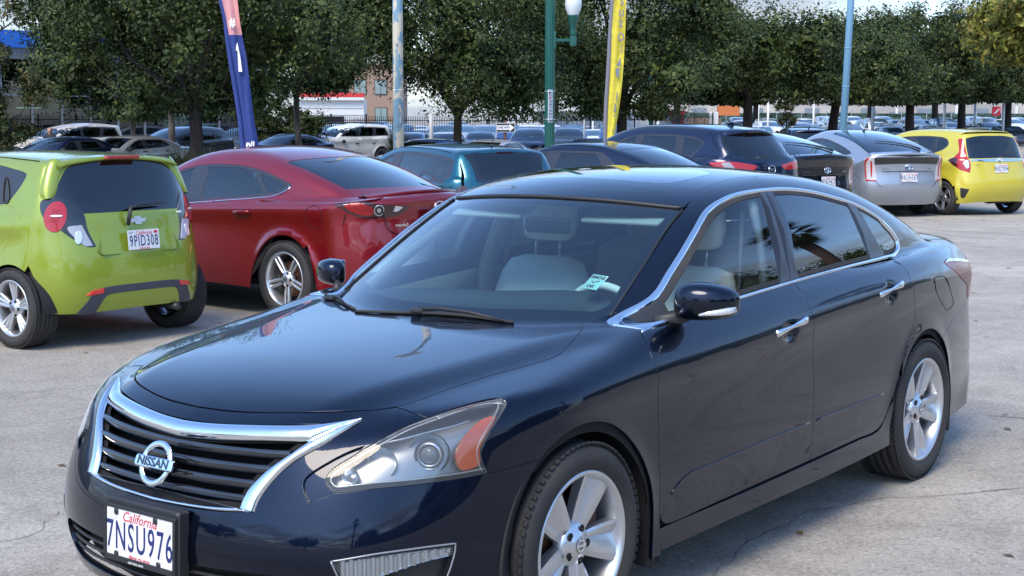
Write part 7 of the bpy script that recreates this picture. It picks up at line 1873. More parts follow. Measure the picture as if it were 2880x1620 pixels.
    CN = bump(mat('banner_navy', (.022, .045, .20), .8), 5, .5, .03); CPk = bump(mat('banner_pink', (.62, .30, .30), .8), 5, .5, .03); CY = bump(noise_col(mat('banner_yellow', (.72, .62, .06), .8), (.60, .50, .05), 3), 6, .5, .03)
    WHT = mat('banner_white', (.80, .78, .76), .8); GRY = mat('banner_grey', (.20, .21, .24), .8)
    d = 21.; k = d/4091.3
    hh = lambda v, dd=d: 1.662-(v-337)*dd/4091.3
    X = lambda u, u0, dd=d: (u-u0)*dd/4091.3
    u0 = 712
    pth = [(hh(v), X(a, u0), X(b, u0)) for v, a, b in ((440, 692, 724), (400, 688, 727), (340, 683, 717), (250, 671, 708), (170, 659, 700), (108, 652, 689), (60, 647, 683), (0, 634, 677), (-60, 622, 668), (-160, 604, 650), (-230, 610, 630))]
    def poly(pts, u0, dd):
        def f(t, h_, x_, m_):
            Mx = frame((0, -.055, 0), (1, 0, 0), (0, 0, 1))
            MB().prism([(X(a, u0, dd), hh(b, dd)) for a, b in pts], 0, .004).build('banner_print', m_, t, M=Mx)
        return (f, 0, 0, WHT)
    num1 = poly([(680, 208), (687, 208), (690, 208), (685, 165), (682, 150), (678, 128), (674, 142), (674, 150), (678, 152)], u0, d)
    def txt(s, size, u, v, u0, dd, rot=0, m_=None, sx=1.):
        def f(t, h_, x_, m2): text(s, size, m_ or WHT, t, frame((X(u, u0, dd), -.06, hh(v, dd)), (1, 0, 0), (0, 0, 1)) @ Matrix.Rotation(rot, 4, 'Z'), 'banner_lettering', .002, sx=sx, bold=.006)
        return (f, 0, 0, None)
    banner(u0, d, 'leaning pink and navy feather banner with white lettering behind the crimson sedan', pth, [(0, hh(108), CN), (hh(108), 99, CPk)], [num1, txt('R', .19, 703, 416, u0, d, -.15, sx=.75), txt('!!', .17, 715, 410, u0, d, -.05, sx=.6), txt('#', .17, 665, 76, u0, d, .05, sx=.8)])
    d2 = 24.; u1 = 1728
    pth = [(hh(v, d2), X(a, u1, d2), X(b, u1, d2)) for v, a, b in ((420, 1703, 1722), (375, 1703, 1727), (290, 1705, 1740), (200, 1710, 1748), (100, 1714, 1752), (0, 1720, 1754), (-100, 1724, 1757), (-230, 1735, 1757))]
    m = []
    m.append(txt('2', .15, 1739, 73, u1, d2, -.05, GRY, .8)); m.append(txt('O', .18, 1740, 110, u1, d2, 0, GRY, .7)); m.append(txt('U', .15, 1741, 45, u1, d2, 0, GRY, .8)); m.append(txt('S', .14, 1742, 14, u1, d2, 0, GRY, .8))
    for pts in ([(1741, 128), (1743, 128), (1743, 155), (1741, 155)], [(1728, 187), (1740, 189), (1741, 162)], [(1726, 194), (1738, 194), (1735, 219), (1728, 219)], [(1730, 258), (1733, 258), (1730, 284), (1727, 284)], [(1725, 290), (1729, 290), (1727, 315), (1722, 315)], [(1722, 321), (1725, 321), (1725, 328), (1722, 328)], [(1717, 368), (1720, 356), (1719, 370)]):
        m.append(poly(pts, u1, d2)[:3]+(GRY,))
    banner(u1, d2, 'tall yellow feather banner with grey lettering between the lamp post and the crossover', pth, [(0, 99, CY)], m, wave=.02)

def build_fence():
    FB = mat('fence_black', (.012, .014, .016), .5)
    x0, x1, y0 = -83., -39.4, -46.
    f = empty('picket_fence', ((x0+x1)/2, y0, 0), 0, 'dark steel picket fence across the street, behind the street trees', 'fence')
    n = int((x1-x0)/.135); me = None; pk = None; ox = (x0+x1)/2
    st = MB()
    for i in range(n):
        x = x0+i*.135; zz = float(gz(x, y0)); vis = i > n-300
        if pk is None:
            b = MB().box((0, 0, 1.05), (.022, .022, 2.1)).add([(-.011, -.011, 2.1), (.011, -.011, 2.1), (.011, .011, 2.1), (-.011, .011, 2.1), (0, 0, 2.18)], [(0, 1, 4), (1, 2, 4), (2, 3, 4), (3, 0, 4)])
            o = b.build('picket', FB, f); pk = o
        if i >= n-300:
            if i > n-300: o = pk.copy(); COL.objects.link(o); o.parent = f
            o.location = (x-ox, 0, zz)
        else: st.box((x-ox, 0, zz+1.07), (.022, .022, 2.16))
    st.build('pickets', FB, f, 'stuff')
    for h in (.2, 1.93):
        pts = [(x-ox, 0, float(gz(x, y0))+h) for x in np.linspace(x0, x1, 30)]
        MB().tube(pts, .022, 4).build('rail', FB, f)
    for x in np.arange(x0, x1, 2.43): MB().box((x-ox, -.02, float(gz(x, y0))+1.12), (.06, .06, 2.24)).build('fence_post', FB, f)

def build_buildings():
    GLS = glass('shop_glass', (.35, .50, .52), .45, refl=1.0)
    ALU = mat('mullion', (.22, .25, .28), .4, .4); BLU = mat('fascia_blue', (.015, .14, .55), .4, coat=.4); SOF = mat('soffit_grey', (.13, .14, .16), .6); DK = mat('showroom_dark', (.022, .03, .036), .8); WC = mat('white_panel', (.58, .60, .60), .5)
    b = empty('showroom_building', (-40, -56, 0), 0, 'glass fronted car showroom with a bright blue roof band at the left', 'building')
    X0, X1 = -51.5+40, 14.+40; H = 4.35; zb = -.3
    MB().box(((X0+X1)/2, -.1, 5.0+.28), (X1-X0, 1.4, .78)).build('fascia', BLU, b); MB().box(((X0+X1)/2, -.1, 4.65), (X1-X0-.3, 1.2, .52)).build('soffit', SOF, b)
    MB().box(((X0+X1)/2, -9.5, 2.3), (X1-X0, .2, 5.2)).box(((X0+X1)/2, -5, -.15), (X1-X0, 9, .1)).box(((X0+X1)/2, -5, 4.5), (X1-X0, 9, .1)).build('inner_walls', DK, b)
    for i, x in enumerate(np.arange(X0, X1-.1, 1.62)):
        p = MB().box((x+.81, 0, 2.05+zb+.3), (1.54, .03, 4.3)); p.build('pane', GLS, b)
        MB().box((x, .03, 2.05), (.085, .12, 4.8)).build('mullion', ALU, b)
    MB().box(((X0+X1)/2, .05, 2.75), (X1-X0, .08, .07)).build('transom', ALU, b)
    for x in (X0+.3, X0+9.2, X0+19.6, X0+28): MB().box((x, -.9, 2.1), (.85, .8, 4.9)).build('column', WC, b)
    for x, yy in ((X0+12, -4), (X0+18, -3.2), (X0+5, -5)): MB().box((x, yy, 2.2), (1.4, .05, .06)).build('ceiling_light', mat('warm_light', (1, .9, .6), .5, emit=((1, .85, .55), 1.6)), b)
    MB().box((X0+6.5, -2.6, 2.0), (3.4, .1, 3.6)).build('display_wall', mat('pale_teal_wall', (.25, .42, .38), .6), b)
    # low white building with red stripe
    x, y, z = at(925, 112); t = empty('low_white_building', (x, y, 0), YAW-math.pi/2+.05, 'low white building with a red roof stripe and a dark wide doorway', 'building')
    MB().box((.2, 2.5, 1.55), (5.0, 5, 3.3)).build('wall', WC, t); MB().box((.2, -.1, 3.50), (5.1, .5, .32)).build('red_stripe', mat('stripe_red', (.50, .03, .03), .5), t); MB().box((.2, -.12, 3.22), (5.1, .5, .22)).build('white_stripe', WC, t)
    MB().box((-.3, -.03, .95), (3.0, .1, 1.9)).build('doorway', VOID, t); MB().box((2.3, -.04, 1.0), (.9, .06, 1.5)).build('side_door', mat('door_grey', (.4, .4, .42), .5), t)
    for k in range(5): MB().box((.2, -.02, .5+k*.5), (4.95, .03, .02)).build('wall_joint', ALU, t)
    # tan building
    x, y, z = at(985, 135); t = empty('tan_building', (x, y, 0), YAW-math.pi/2-.03, 'tan two storey building with small windows behind the low white building', 'building')
    TAN = mat('tan_stucco', (.27, .19, .14), .8); MB().box((0, 4, 3.2), (9, 8, 6.9)).build('wall', TAN, t)
    for xx in (-2.9, -1.0, 1.0, 2.9):
        for zz in (2.1, 4.6):
            w_ = MB().box((xx, -.02, zz), (1.15, .1, 1.35)).build('window', mat('window_frame_dark', (.05, .05, .055), .5), t)
            MB().box((xx-.27, -.08, zz), (.48, .03, 1.2)).build('pane', mat('pane_pale', (.22, .30, .30), .1, coat=1.), w_); MB().box((xx+.27, -.08, zz), (.48, .03, 1.2)).build('pane', MATS['pane_pale'], w_)
    MB().box((0, -.1, 6.72), (9.2, .3, .2)).build('cornice', mat('cornice', (.25, .18, .14), .8), t)
    # white tunnel tents
    TW = bump(mat('tent_white', (.78, .80, .82), .6), 1.5, .3, .08)
    for (u, d, R, L_, rot, lab) in ((1462, 98, 1.95, 9.5, -.62, 'white round fronted tunnel tent behind the picket fence'), (1700, 104, 2.1, 8, -.5, 'second white tunnel tent right of the green lamp post')):
        x, y, z = at(u, d); t = empty('tunnel_tent', (x, y, z), YAW-math.pi/2+rot, lab, 'tent', 'white tunnel tents')
        ns = 7
        V = []; Fc = []; n = 20
        for i in range(ns+1):
            for k in range(n+1):
                a = math.pi*k/n; V.append((R*math.cos(a), i*L_/ns, .35+(R)*math.sin(a)*1.12))
        for i in range(ns):
            for k in range(n): Fc.append((i*(n+1)+k, i*(n+1)+k+1, (i+1)*(n+1)+k+1, (i+1)*(n+1)+k))
        mesh('tent_skin', V, Fc, TW, t)
        mesh('tent_front', [(R*.99*math.cos(math.pi*k/n), -.02, .35+R*.99*1.12*math.sin(math.pi*k/n)) for k in range(n+1)]+[(-R, -.02, -.3), (R, -.02, -.3)], [tuple(range(n+3))], TW, t)
        for i in range(ns+1): MB().tube([((R+.03)*math.cos(math.pi*k/12), i*L_/ns, .35+(R+.03)*1.12*math.sin(math.pi*k/12)) for k in range(13)], .035, 5).build('tent_rib', mat('tent_rib', (.62, .65, .68), .5), t)
        MB().box((R, L_/2, 0), (.06, L_, .8)).box((-R, L_/2, 0), (.06, L_, .8)).build('tent_skirt', TW, t)
    # container, banner fence, walls beyond
    def boxy(u, d, w, h, dep, z0, m_, name, label, cat, rot=0., extra=None):
        x, y, z = at(u, d); t = empty(name, (x, y, z), YAW-math.pi/2+rot, label, cat); MB().box((0, dep/2, z0+h/2), (w, dep, h)).build('wall', m_, t)
        if extra: extra(t)
        return t
    GY = mat('container_grey', (.40, .41, .42), .6)
    def cx(t):
        for k in range(15): MB().box((-2.1+k*.3, -.02, 1.1), (.06, .05, 2.5)).build('rib', GY, t)
        MB().box((0, -.03, 2.42), (4.5, .1, .16)).build('top_rail', WC, t)
    boxy(1800, 118, 4.4, 2.7, 3, -.2, GY, 'shipping_container', 'pale grey ribbed container beside the yellow banner', 'container', extra=cx)
    x, y, z = at(1890, 112); t = empty('construction_banner', (x, y, z), YAW-math.pi/2, 'white construction banner with a red top panel on a fence', 'banner')
    MB().box((0, 0, 1.0), (2.0, .06, 2.0)).build('banner_sheet', bump(mat('banner_sheet', (.66, .67, .72), .6), 3, .5, .05), t); MB().box((-.05, -.05, 2.05), (1.75, .05, 1.0)).build('red_panel', mat('panel_red', (.60, .03, .07), .6), t)
    MB().box((0, -.02, 1.52), (1.95, .08, .05)).build('panel_edge', WC, t)
    text('PARDON', .36, WHITEP, t, frame((-.25, -.085, 1.98), (1, 0, 0), (0, 0, 1)), 'banner_lettering', .003, sx=.8, bold=.01)
    text('RENOVATIONS IN PROGRESS', .20, mat('grey_ink', (.25, .25, .27), .6), t, frame((0, -.04, 1.32), (1, 0, 0), (0, 0, 1)), 'banner_lettering', .003, sx=.68)
    MB().tube([(-.18, 0, .55), (-.13, 0, .95), (-.07, 0, 1.03), (0, 0, .75), (.07, 0, 1.03), (.13, 0, .95), (.18, 0, .55)], .028, 6).build('arch_logo', mat('arch_yellow', (.75, .50, .05), .5), t, M=Matrix.Translation((.0, -.05, -.05)))
    for xx in (-1.05, 1.12): MB().tube([(xx, -.03, 0), (xx, -.03, 2.7)], .05, 8).build('fence_post', WC, t)
    def brn(t):
        for k in range(7): MB().box((-1.8+k*.6, -.03, .9), (.04, .05, 1.8)).build('board_joint', VOID, t)
    boxy(1955, 122, 4.0, 2.0, .2, -.1, noise_col(mat('brown_boards', (.20, .13, .09), .8), (.32, .25, .18), .6), 'board_fence', 'brown board fence beside the construction banner', 'fence', extra=brn)
    x, y, z = at(2003, 100); t = empty('pylon_sign', (x, y, z), YAW-math.pi/2, 'blank white pylon with a dark base at the edge of the far lot', 'pylon')
    MB().bbox((0, .1, 1.62), (.60, .25, 1.25), .02).build('white_box', WC, t); MB().bbox((0, .1, .5), (.56, .22, .98), .02).build('dark_base', mat('base_dark', (.05, .06, .07), .6), t)
    boxy(2045, 140, 2.0, .95, 1.4, 1.85, mat('awning_orange', (.50, .16, .05), .7), 'orange_kiosk', 'orange kiosk top beyond the far lot', 'kiosk')
    PW = noise_col(mat('far_wall_pale', (.42, .40, .37), .8), (.30, .29, .28), .15)
    def win(t):
        for k in range(14): MB().box((-22+k*3.3, -.05, 1.9+.4*(k % 2)), (1.7, .08, .7)).build('window', ALU, t)
        for k in range(8): MB().box((-24+k*7, -.08, 1.5), (.3, .15, 3.0)).build('pilaster', WC, t)
    boxy(2250, 175, 52, 3.2, 8, 0, PW, 'far_warehouse', 'long pale low warehouse beyond the far lot', 'building', extra=win)
    boxy(2700, 180, 40, 3.1, 8, 0, noise_col(mat('far_wall_cream', (.46, .40, .29), .8), (.35, .33, .3), .2), 'far_warehouse', 'cream low warehouse beyond the right end of the far lot', 'building', extra=win)
    x, y, z = at(2450, 150); t = empty('screened_fence', (x, y, z), YAW-math.pi/2+.02, 'long dark green screened fence behind the far lot', 'fence')
    for k in range(22): MB().box((-26+k*2.5, 0, .95), (2.44, .05, 2.05-.05*(k % 3))).build('screen_panel', bump(mat('screen_green', (.035, .075, .06), .8), 1, .5, .1), t); MB().tube([(-27.25+k*2.5, 0, 0), (-27.25+k*2.5, 0, 2.15)], .04, 6).build('fence_post', ALU, t)
    x, y, z = at(2790, 135); t = empty('red_white_sign', (x, y, z), YAW-math.pi/2, 'small red and white sign among the far cars near the right edge', 'sign')
    MB().tube([(0, 0, 0), (0, 0, 2.2)], .05, 8).build('post', ALU, t); MB().box((0, -.06, 2.1), (.75, .04, .8)).build('sign_plate', REDT, t); MB().prism([(-.25, -.2), (.25, .25), (.25, .1), (-.1, -.25)], 0, .02).build('sign_mark', WHITEP, t, M=frame((0, -.09, 2.1), (1, 0, 0), (0, 0, 1)))
    # things behind the camera that the paint and glass mirror
    PK = mat('palm_trunk', (.10, .06, .045), .9); bump(PK, 20, .9, .04)
    PF = leafmat('palm_fronds', (.02, .03, .012), (.035, .05, .018), (.07, .08, .03))
    for i, (x, y, H, lab) in enumerate(((-22.4, 8.9, 7.6, 'tall fan palm mirrored in the rear door window'), (-36, 24, 9.5, 'fan palm mirrored in the front fender, the taller one'), (-30, 30, 8.2, 'fan palm mirrored in the front fender, the shorter one'), (26, 22, 10, 'fan palm behind the camera'))):
        t = empty('fan_palm', (x, y, 0), 0, lab, 'tree', 'fan palms beside the lot'); MB().tube([(0, 0, -.1), (.05, 0, H*.5), (.1, 0, H)], [.38, .30, .34], 14).build('trunk', PK, t)
        rs = np.random.RandomState(i); V = []; Fc = []
        for j in range(95):
            a = rs.uniform(0, 6.28); e = rs.uniform(-1.2, 1.3); L_ = rs.uniform(1.0, 1.7); d = np.array([math.cos(a)*math.cos(e), math.sin(a)*math.cos(e), math.sin(e)]); s = np.cross(d, [0, 0, 1.]); s /= np.linalg.norm(s); c0 = np.array([.1, 0, H])+d*L_*.55
            for q in range(9):
                an = (q-4)*.22; dd = d*math.cos(an)+s*math.sin(an); k = len(V); w_ = np.cross(dd, np.cross(d, s))*.05; V += [c0-w_, c0+w_, c0+dd*L_*.6-[0, 0, .12*L_]]; Fc.append((k, k+1, k+2))
        o = mesh('crown', V, Fc, PF, t); o['kind'] = 'stuff'
    x = empty('utility_pole', (-14, 21, 0), 0, 'wooden utility pole with sagging wires beside the lot', 'pole'); MB().tube([(0, 0, 0), (0, 0, 10)], .15, 10).box((0, 0, 9.2), (.12, 2.4, .12)).build('shaft', PK, x)
    for k in (-1., 0, 1.): MB().tube([(-60+j*12, k+ (j-5)*.0, 9.3-.9*math.sin(math.pi*((j*12-60) % 46)/46)) for j in range(11)], .02, 4).build('wire', BLACKP, x)
    MIR = ['leftmost', 'second from the left', 'third from the left', 'fourth from the left', 'fourth from the right', 'third from the right', 'second from the right', 'rightmost', 'low and wide one', 'tall one near the palm', 'dense one past the palm', 'far one past the utility pole']
    for i, (x, y, R, H) in enumerate(((-48, 40, 5, 6), (-22, 46, 6, 7), (4, 42, 5.5, 6), (30, 36, 6, 7), (44, 8, 6, 6), (-62, 30, 5, 6), (40, -22, 6, 7), (-75, 44, 6, 7), (-44, 17, 5, 6), (-36, 22, 5, 7), (-27, 22, 4.5, 6), (-16, 30, 5.5, 6.5))):
        tree('unseen dark tree added to darken paint reflections, %s' % MIR[i], x, y, 0, 1.6, R, H, 300+i, 'rb%d' % (i % 2), LEAF, BARK, r0=.25, n=9000, leaf=.34, group='unseen trees added for the paint reflections')  # unseen trees added so the doors mirror a dark horizon
    boxy2 = empty('unseen_stucco_building', (8, 34, 0), 0, 'long dull stucco building added unseen behind the camera to darken paint reflections', 'building'); MB().box((0, 4, 2), (60, 8, 4)).build('wall', mat('stucco_dull', (.16, .14, .12), .8), boxy2)  # unseen block added to darken what the paint mirrors low down
    for k in range(9): MB().box((-26+k*6.4, -.03, 1.9), (2.6, .1, 1.6)).build('window', DK, boxy2)

# ---- street cars and the far lots
BRONCO = mkspec(2.67, 1.84, .86, .86, .36,
    roof=[(.1,1.05),(-.1,1.15),(-.3,1.27),(-.55,1.44),(-.8,1.60),(-1.1,1.67),(-1.6,1.69),(-2.2,1.685),(-2.8,1.66),(-3.2,1.62),(-3.5,1.59)],
    belt=(1.10, 1.16), tail=[(.2,-3.45),(.4,-3.52),(.7,-3.53),(1.0,-3.51),(1.2,-3.48),(1.4,-3.44)],
    hood=[(.84,1.02),(.75,1.10),(.4,1.14),(0,1.16),(-.3,1.16)], xm=-1.5,
    yg=[(.9,.88),(1.1,.86),(1.2,.835),(1.4,.79),(1.55,.75),(1.65,.71),(1.75,.66)],
    xg=[(1.0,-3.51),(1.2,-3.47),(1.4,-3.40),(1.6,-3.32)], bg=[(0,0),(.4,.02),(.6,.06),(.75,.15)], kg=.07, crown=.04, flare=.03,
    ygx=[(0,0),(-1,0),(-2.4,-.0),(-3.0,-.02),(-3.5,-.05)])
BRONCO['xf'] = Sp([(.15,.76),(.3,.84),(.5,.86),(.7,.85),(.9,.84),(1.0,.80),(1.1,.70),(1.2,.3)])
BRONCO_D = dict(fo=.86, thf=62, hoodf=.72,
    rail=[(.42,.74),(.1,.78),(-.2,.78),(-.5,.74),(-.9,.68),(-1.5,.68),(-2.2,.68),(-2.9,.67),(-3.2,.655)],
    rearb=[(-3.2,.655,1.61),(-3.28,.68,1.45),(-3.35,.76,1.2),(-3.38,.79,.9),(-3.30,.83,.70),(-3.08,.88,.62)],
    ws=(-.20,-.30,-.80,-.92), roofx=-3.28,
    tail_top=[(-3.2,.655,1.62),(-3.26,.35,1.64),(-3.28,0,1.645)],
    rear_bottom=[(-3.46,0,.30),(-3.40,.4,.30),(-3.3,.70,.30),(-3.10,.85,.38)],
    hatch=[(-3.29,0,1.63),(-3.27,.35,1.63),(-3.25,.62,1.58,'c'),(-3.33,.66,1.35),(-3.42,.60,1.1),(-3.45,.58,.7,'c'),(-3.52,0,.68)],
    rwin=[(-3.33,0,1.57),(-3.32,.3,1.565),(-3.32,.58,1.53,'c'),(-3.42,.58,1.2,'c'),(-3.48,0,1.19)],
    dlo=[(-.55,1.18,'c'),(-.72,1.33),(-.95,1.50,'c'),(-1.6,1.545),(-2.4,1.545),(-3.0,1.525,'c'),(-3.18,1.20,'c'),(-2.4,1.18),(-1.4,1.16)],
    glass=[([(-.75,1.20,'c'),(-.85,1.32),(-1.02,1.48,'c'),(-1.45,1.515,'c'),(-1.48,1.20,'c')], 0), ([(-1.58,1.515,'c'),(-2.25,1.52),(-2.32,1.46,'c'),(-2.22,1.22),(-1.58,1.20,'c')], 1), ([(-2.50,1.50,'c'),(-2.95,1.49,'c'),(-3.08,1.22,'c'),(-2.42,1.22,'c')], 1)],
    doors=[[(-1.52,1.13,'c'),(-2.42,1.15,'c'),(-2.42,.8),(-2.25,.55),(-2.2,.36,'c'),(-1.50,.34,'c')], [(-.58,1.12,'c'),(-1.48,1.13,'c'),(-1.46,.34,'c'),(-.5,.34,'c')]],
    interior=dict(rows=(-1.2, -2.0), belt=1.12, hz=1.32))
def face_deco(kind, lamp_z=.72, grille=True, rails=False):
    def f(car, c, F):
        for s in (1, -1):
            if kind == 'box': q = [(.80,.72,lamp_z+.08,'c'),(.82,.45,lamp_z+.09,'c'),(.84,.45,lamp_z-.10,'c'),(.80,.74,lamp_z-.10,'c')]
            else: q = [(.45,.80,lamp_z+.06,'c'),(.70,.62,lamp_z+.03),(.80,.42,lamp_z-.05,'c'),(.72,.60,lamp_z-.08),(.58,.76,lamp_z-.05)]
            panel(c, F, 'headlight', 'W', resam(q, .02, True), MATS['lamp_eye'] if kind != 'box' else GLOSSB, car, h=.06, off=.004, gap=0, side=s)
            if kind == 'box': panel(c, F, 'lamp_bar', 'W', resam([(.80,.70,lamp_z+.03,'c'),(.82,.50,lamp_z+.035,'c'),(.83,.50,lamp_z-.02,'c'),(.80,.71,lamp_z-.02,'c')], .02, True), WHITEP, car, h=.06, off=.009, gap=0, side=s)
            MB().bbox((-.62, .93*s, c['mz'] if 'mz' in c else .98), (.12, .20, .13), .03).build('door_mirror', BLACKP, car)
            for hx in (-1.35, -2.25):
                yb = q3(F, c, 's', [(hx, .90)])[0][1]; MB().bbox((hx, (yb+.012)*s, .90), (.17, .03, .028), .008).build('door_handle', BLACKP, car)
            if rails: MB().tube([(-.95, .60*s, 1.68), (-1.1, .60*s, 1.74), (-2.8, .60*s, 1.73), (-3.0, .60*s, 1.66)], .022, 6).build('roof_rail', BLACKP, car)
        gm_ = mirror_half(resam([(.86,0,lamp_z+.04),(.84,.42,lamp_z+.03,'c'),(.86,.38,lamp_z-.14,'c'),(.90,0,lamp_z-.16)], .04))
        panel(c, F, 'grille', 'W', gm_, GLOSSB, car, h=.08, off=.003, gap=0)
    return f
def tail_deco(q, m_=None):
    def f(car, c, F):
        for s in (1, -1): panel(c, F, 'tail_light', 'V', resam(q, .02, True), m_ or REDL, car, h=.05, off=.004, gap=0, side=s)
    return f
def both_deco(*fs):
    def f(car, c, F):
        for g in fs: g(car, c, F)
    return f
CT = [(-3.30,.82,.93,'c'),(-3.45,.72,.96),(-3.52,.60,.93,'c'),(-3.50,.62,.80),(-3.38,.79,.79,'c')]
def build_street():
    SIL2 = paint('pale_silver_paint', (.50, .52, .53), .36, .5, .08); DKB = paint('ink_blue_paint', (.006, .014, .05), .3, .5, .05); GRYC = paint('steel_grey_paint', (.06, .075, .09), .34, .5, .06); OLV = paint('dark_olive_paint', (.03, .04, .038), .34, .4, .06)
    WHT_ = paint('white_paint', (.74, .76, .77), .4, 0, .08); BGE = paint('oyster_paint', (.55, .53, .47), .4, .1, .08); BLU2 = paint('mid_blue_paint', (.02, .07, .20), .3, .5, .06)
    G = 'cars standing along the street behind the lot'
    def street(label, spec, D, pm, u, d, yaw, deco, z=0, sc_=1., **k):
        dd = dict(D); dd['deco'] = deco; x, y, zz = at(u, d)
        c = spec; o = bgcar('parked_car', label, 'car', c, pm, dd, (x, y, zz+z), yaw, G, hr=.09, wheel=dict(trk=.76 if spec is not BRONCO else .80), **k)
        o.scale = (sc_,)*3; return o
    ex = both_deco(face_deco('x', .70), tail_deco(CT))
    street('silver street sedan seen over the roof of the lime hatchback', COROLLA, COROLLA_D, SIL2, 262, 47.5, 6, ex, glassm=GLASSM, sc_=1.05)
    street('dark blue street sedan at the left edge, in front of the silver one', COROLLA, COROLLA_D, DKB, 70, 46.0, 8, ex, sc_=1.04)
    street('oyster white boxy street car with a black roof at the far left', BRONCO, BRONCO_D, BGE, 95, 58, 0, face_deco('box', .85, rails=True), sc_=1.07)
    street('steel grey street crossover behind the thick brown tree trunk', CXFIVE, CX_D, GRYC, 425, 57, 2, both_deco(cx_deco, face_deco('x', .80)), sc_=1.05)
    street('dark olive street crossover half hidden by the pink and navy banner', CXFIVE, CX_D, OLV, 660, 66, 30, both_deco(cx_deco, face_deco('x', .80)))
    street('ink blue rounded street sedan right of the pink and navy banner', COROLLA, COROLLA_D, DKB, 735, 58, 4, ex, sc_=1.02)
    street('white boxy street car with black roof rails behind the reeds', BRONCO, BRONCO_D, WHT_, 893, 63, -6, face_deco('box', .85, rails=True), sc_=1.06)
    street('mid blue street sedan cut by the peeling pole', COROLLA, COROLLA_D, BLU2, 1130, 44, 10, ex)
    street('pale street sedan right of the peeling pole, roof just showing', COROLLA, COROLLA_D, SIL2, 1320, 45, 12, ex, sc_=.98)
    street('small mid blue street hatchback right of the green lamp post', YARIS, YARIS_D, BLU2, 1655, 46, 30, face_deco('x', .70))
    street('dark street crossover between the silver and black liftbacks, seen over their roofs', CXFIVE, CX_D, NAVY2, 2230, 44, 215, cx_deco, sc_=.92)
    street('dark blue street sedan showing just over the yellow hatchback roof', COROLLA, COROLLA_D, DKB, 2660, 52, 30, ex, sc_=1.03)
    for i, (u, d, sp, D, pm, lab) in enumerate(((1140, 68, COROLLA, COROLLA_D, BLU2, 'blue sedan behind the fence, left of the white post'), (1060, 72, CXFIVE, CX_D, SIL2, 'silver crossover behind the fence near the reeds'), (1240, 70, COROLLA, COROLLA_D, SIL2, 'silver sedan behind the fence, right of the white post'), (1350, 74, COROLLA, COROLLA_D, DKB, 'dark sedan behind the fence, left of the one way sign'),
        (1480, 66, CXFIVE, CX_D, DKB, 'ink blue crossover behind the fence, right of the one way sign'), (1600, 72, CXFIVE, CX_D, OLV, 'dark olive crossover behind the green lamp post'), (1680, 80, COROLLA, COROLLA_D, WHT_, 'white sedan behind the fence near the yellow banner'))):
        street(lab, sp, D, pm, u, d, 38 if i % 2 else 30, face_deco('x', .75))

def join_tree(root, name):
    """far cars: one mesh per car"""
    V = []; Fc = []; mi = []; ms = []; sm = []
    def rec(o, M):
        M = M @ o.matrix_local
        if o.type == 'MESH':
            me = o.data; b = len(V); V.extend([tuple(M @ v.co) for v in me.vertices])
            m_ = me.materials[0] if me.materials else None
            if m_ not in ms: ms.append(m_)
            for p in me.polygons: Fc.append(tuple(b+i for i in p.vertices)); mi.append(ms.index(m_)); sm.append(p.use_smooth)
        for c_ in o.children: rec(c_, M)
    bpy.context.view_layer.update()
    for c_ in root.children: rec(c_, Matrix.Identity(4))
    me = bpy.data.meshes.new(name); me.from_pydata(V, [], Fc); me.polygons.foreach_set('material_index', mi); me.polygons.foreach_set('use_smooth', sm)
    for m_ in ms: me.materials.append(m_)
    me.update()
    def rm(o):
        for c_ in list(o.children): rm(c_)
        bpy.data.objects.remove(o)
    rm(root); return me

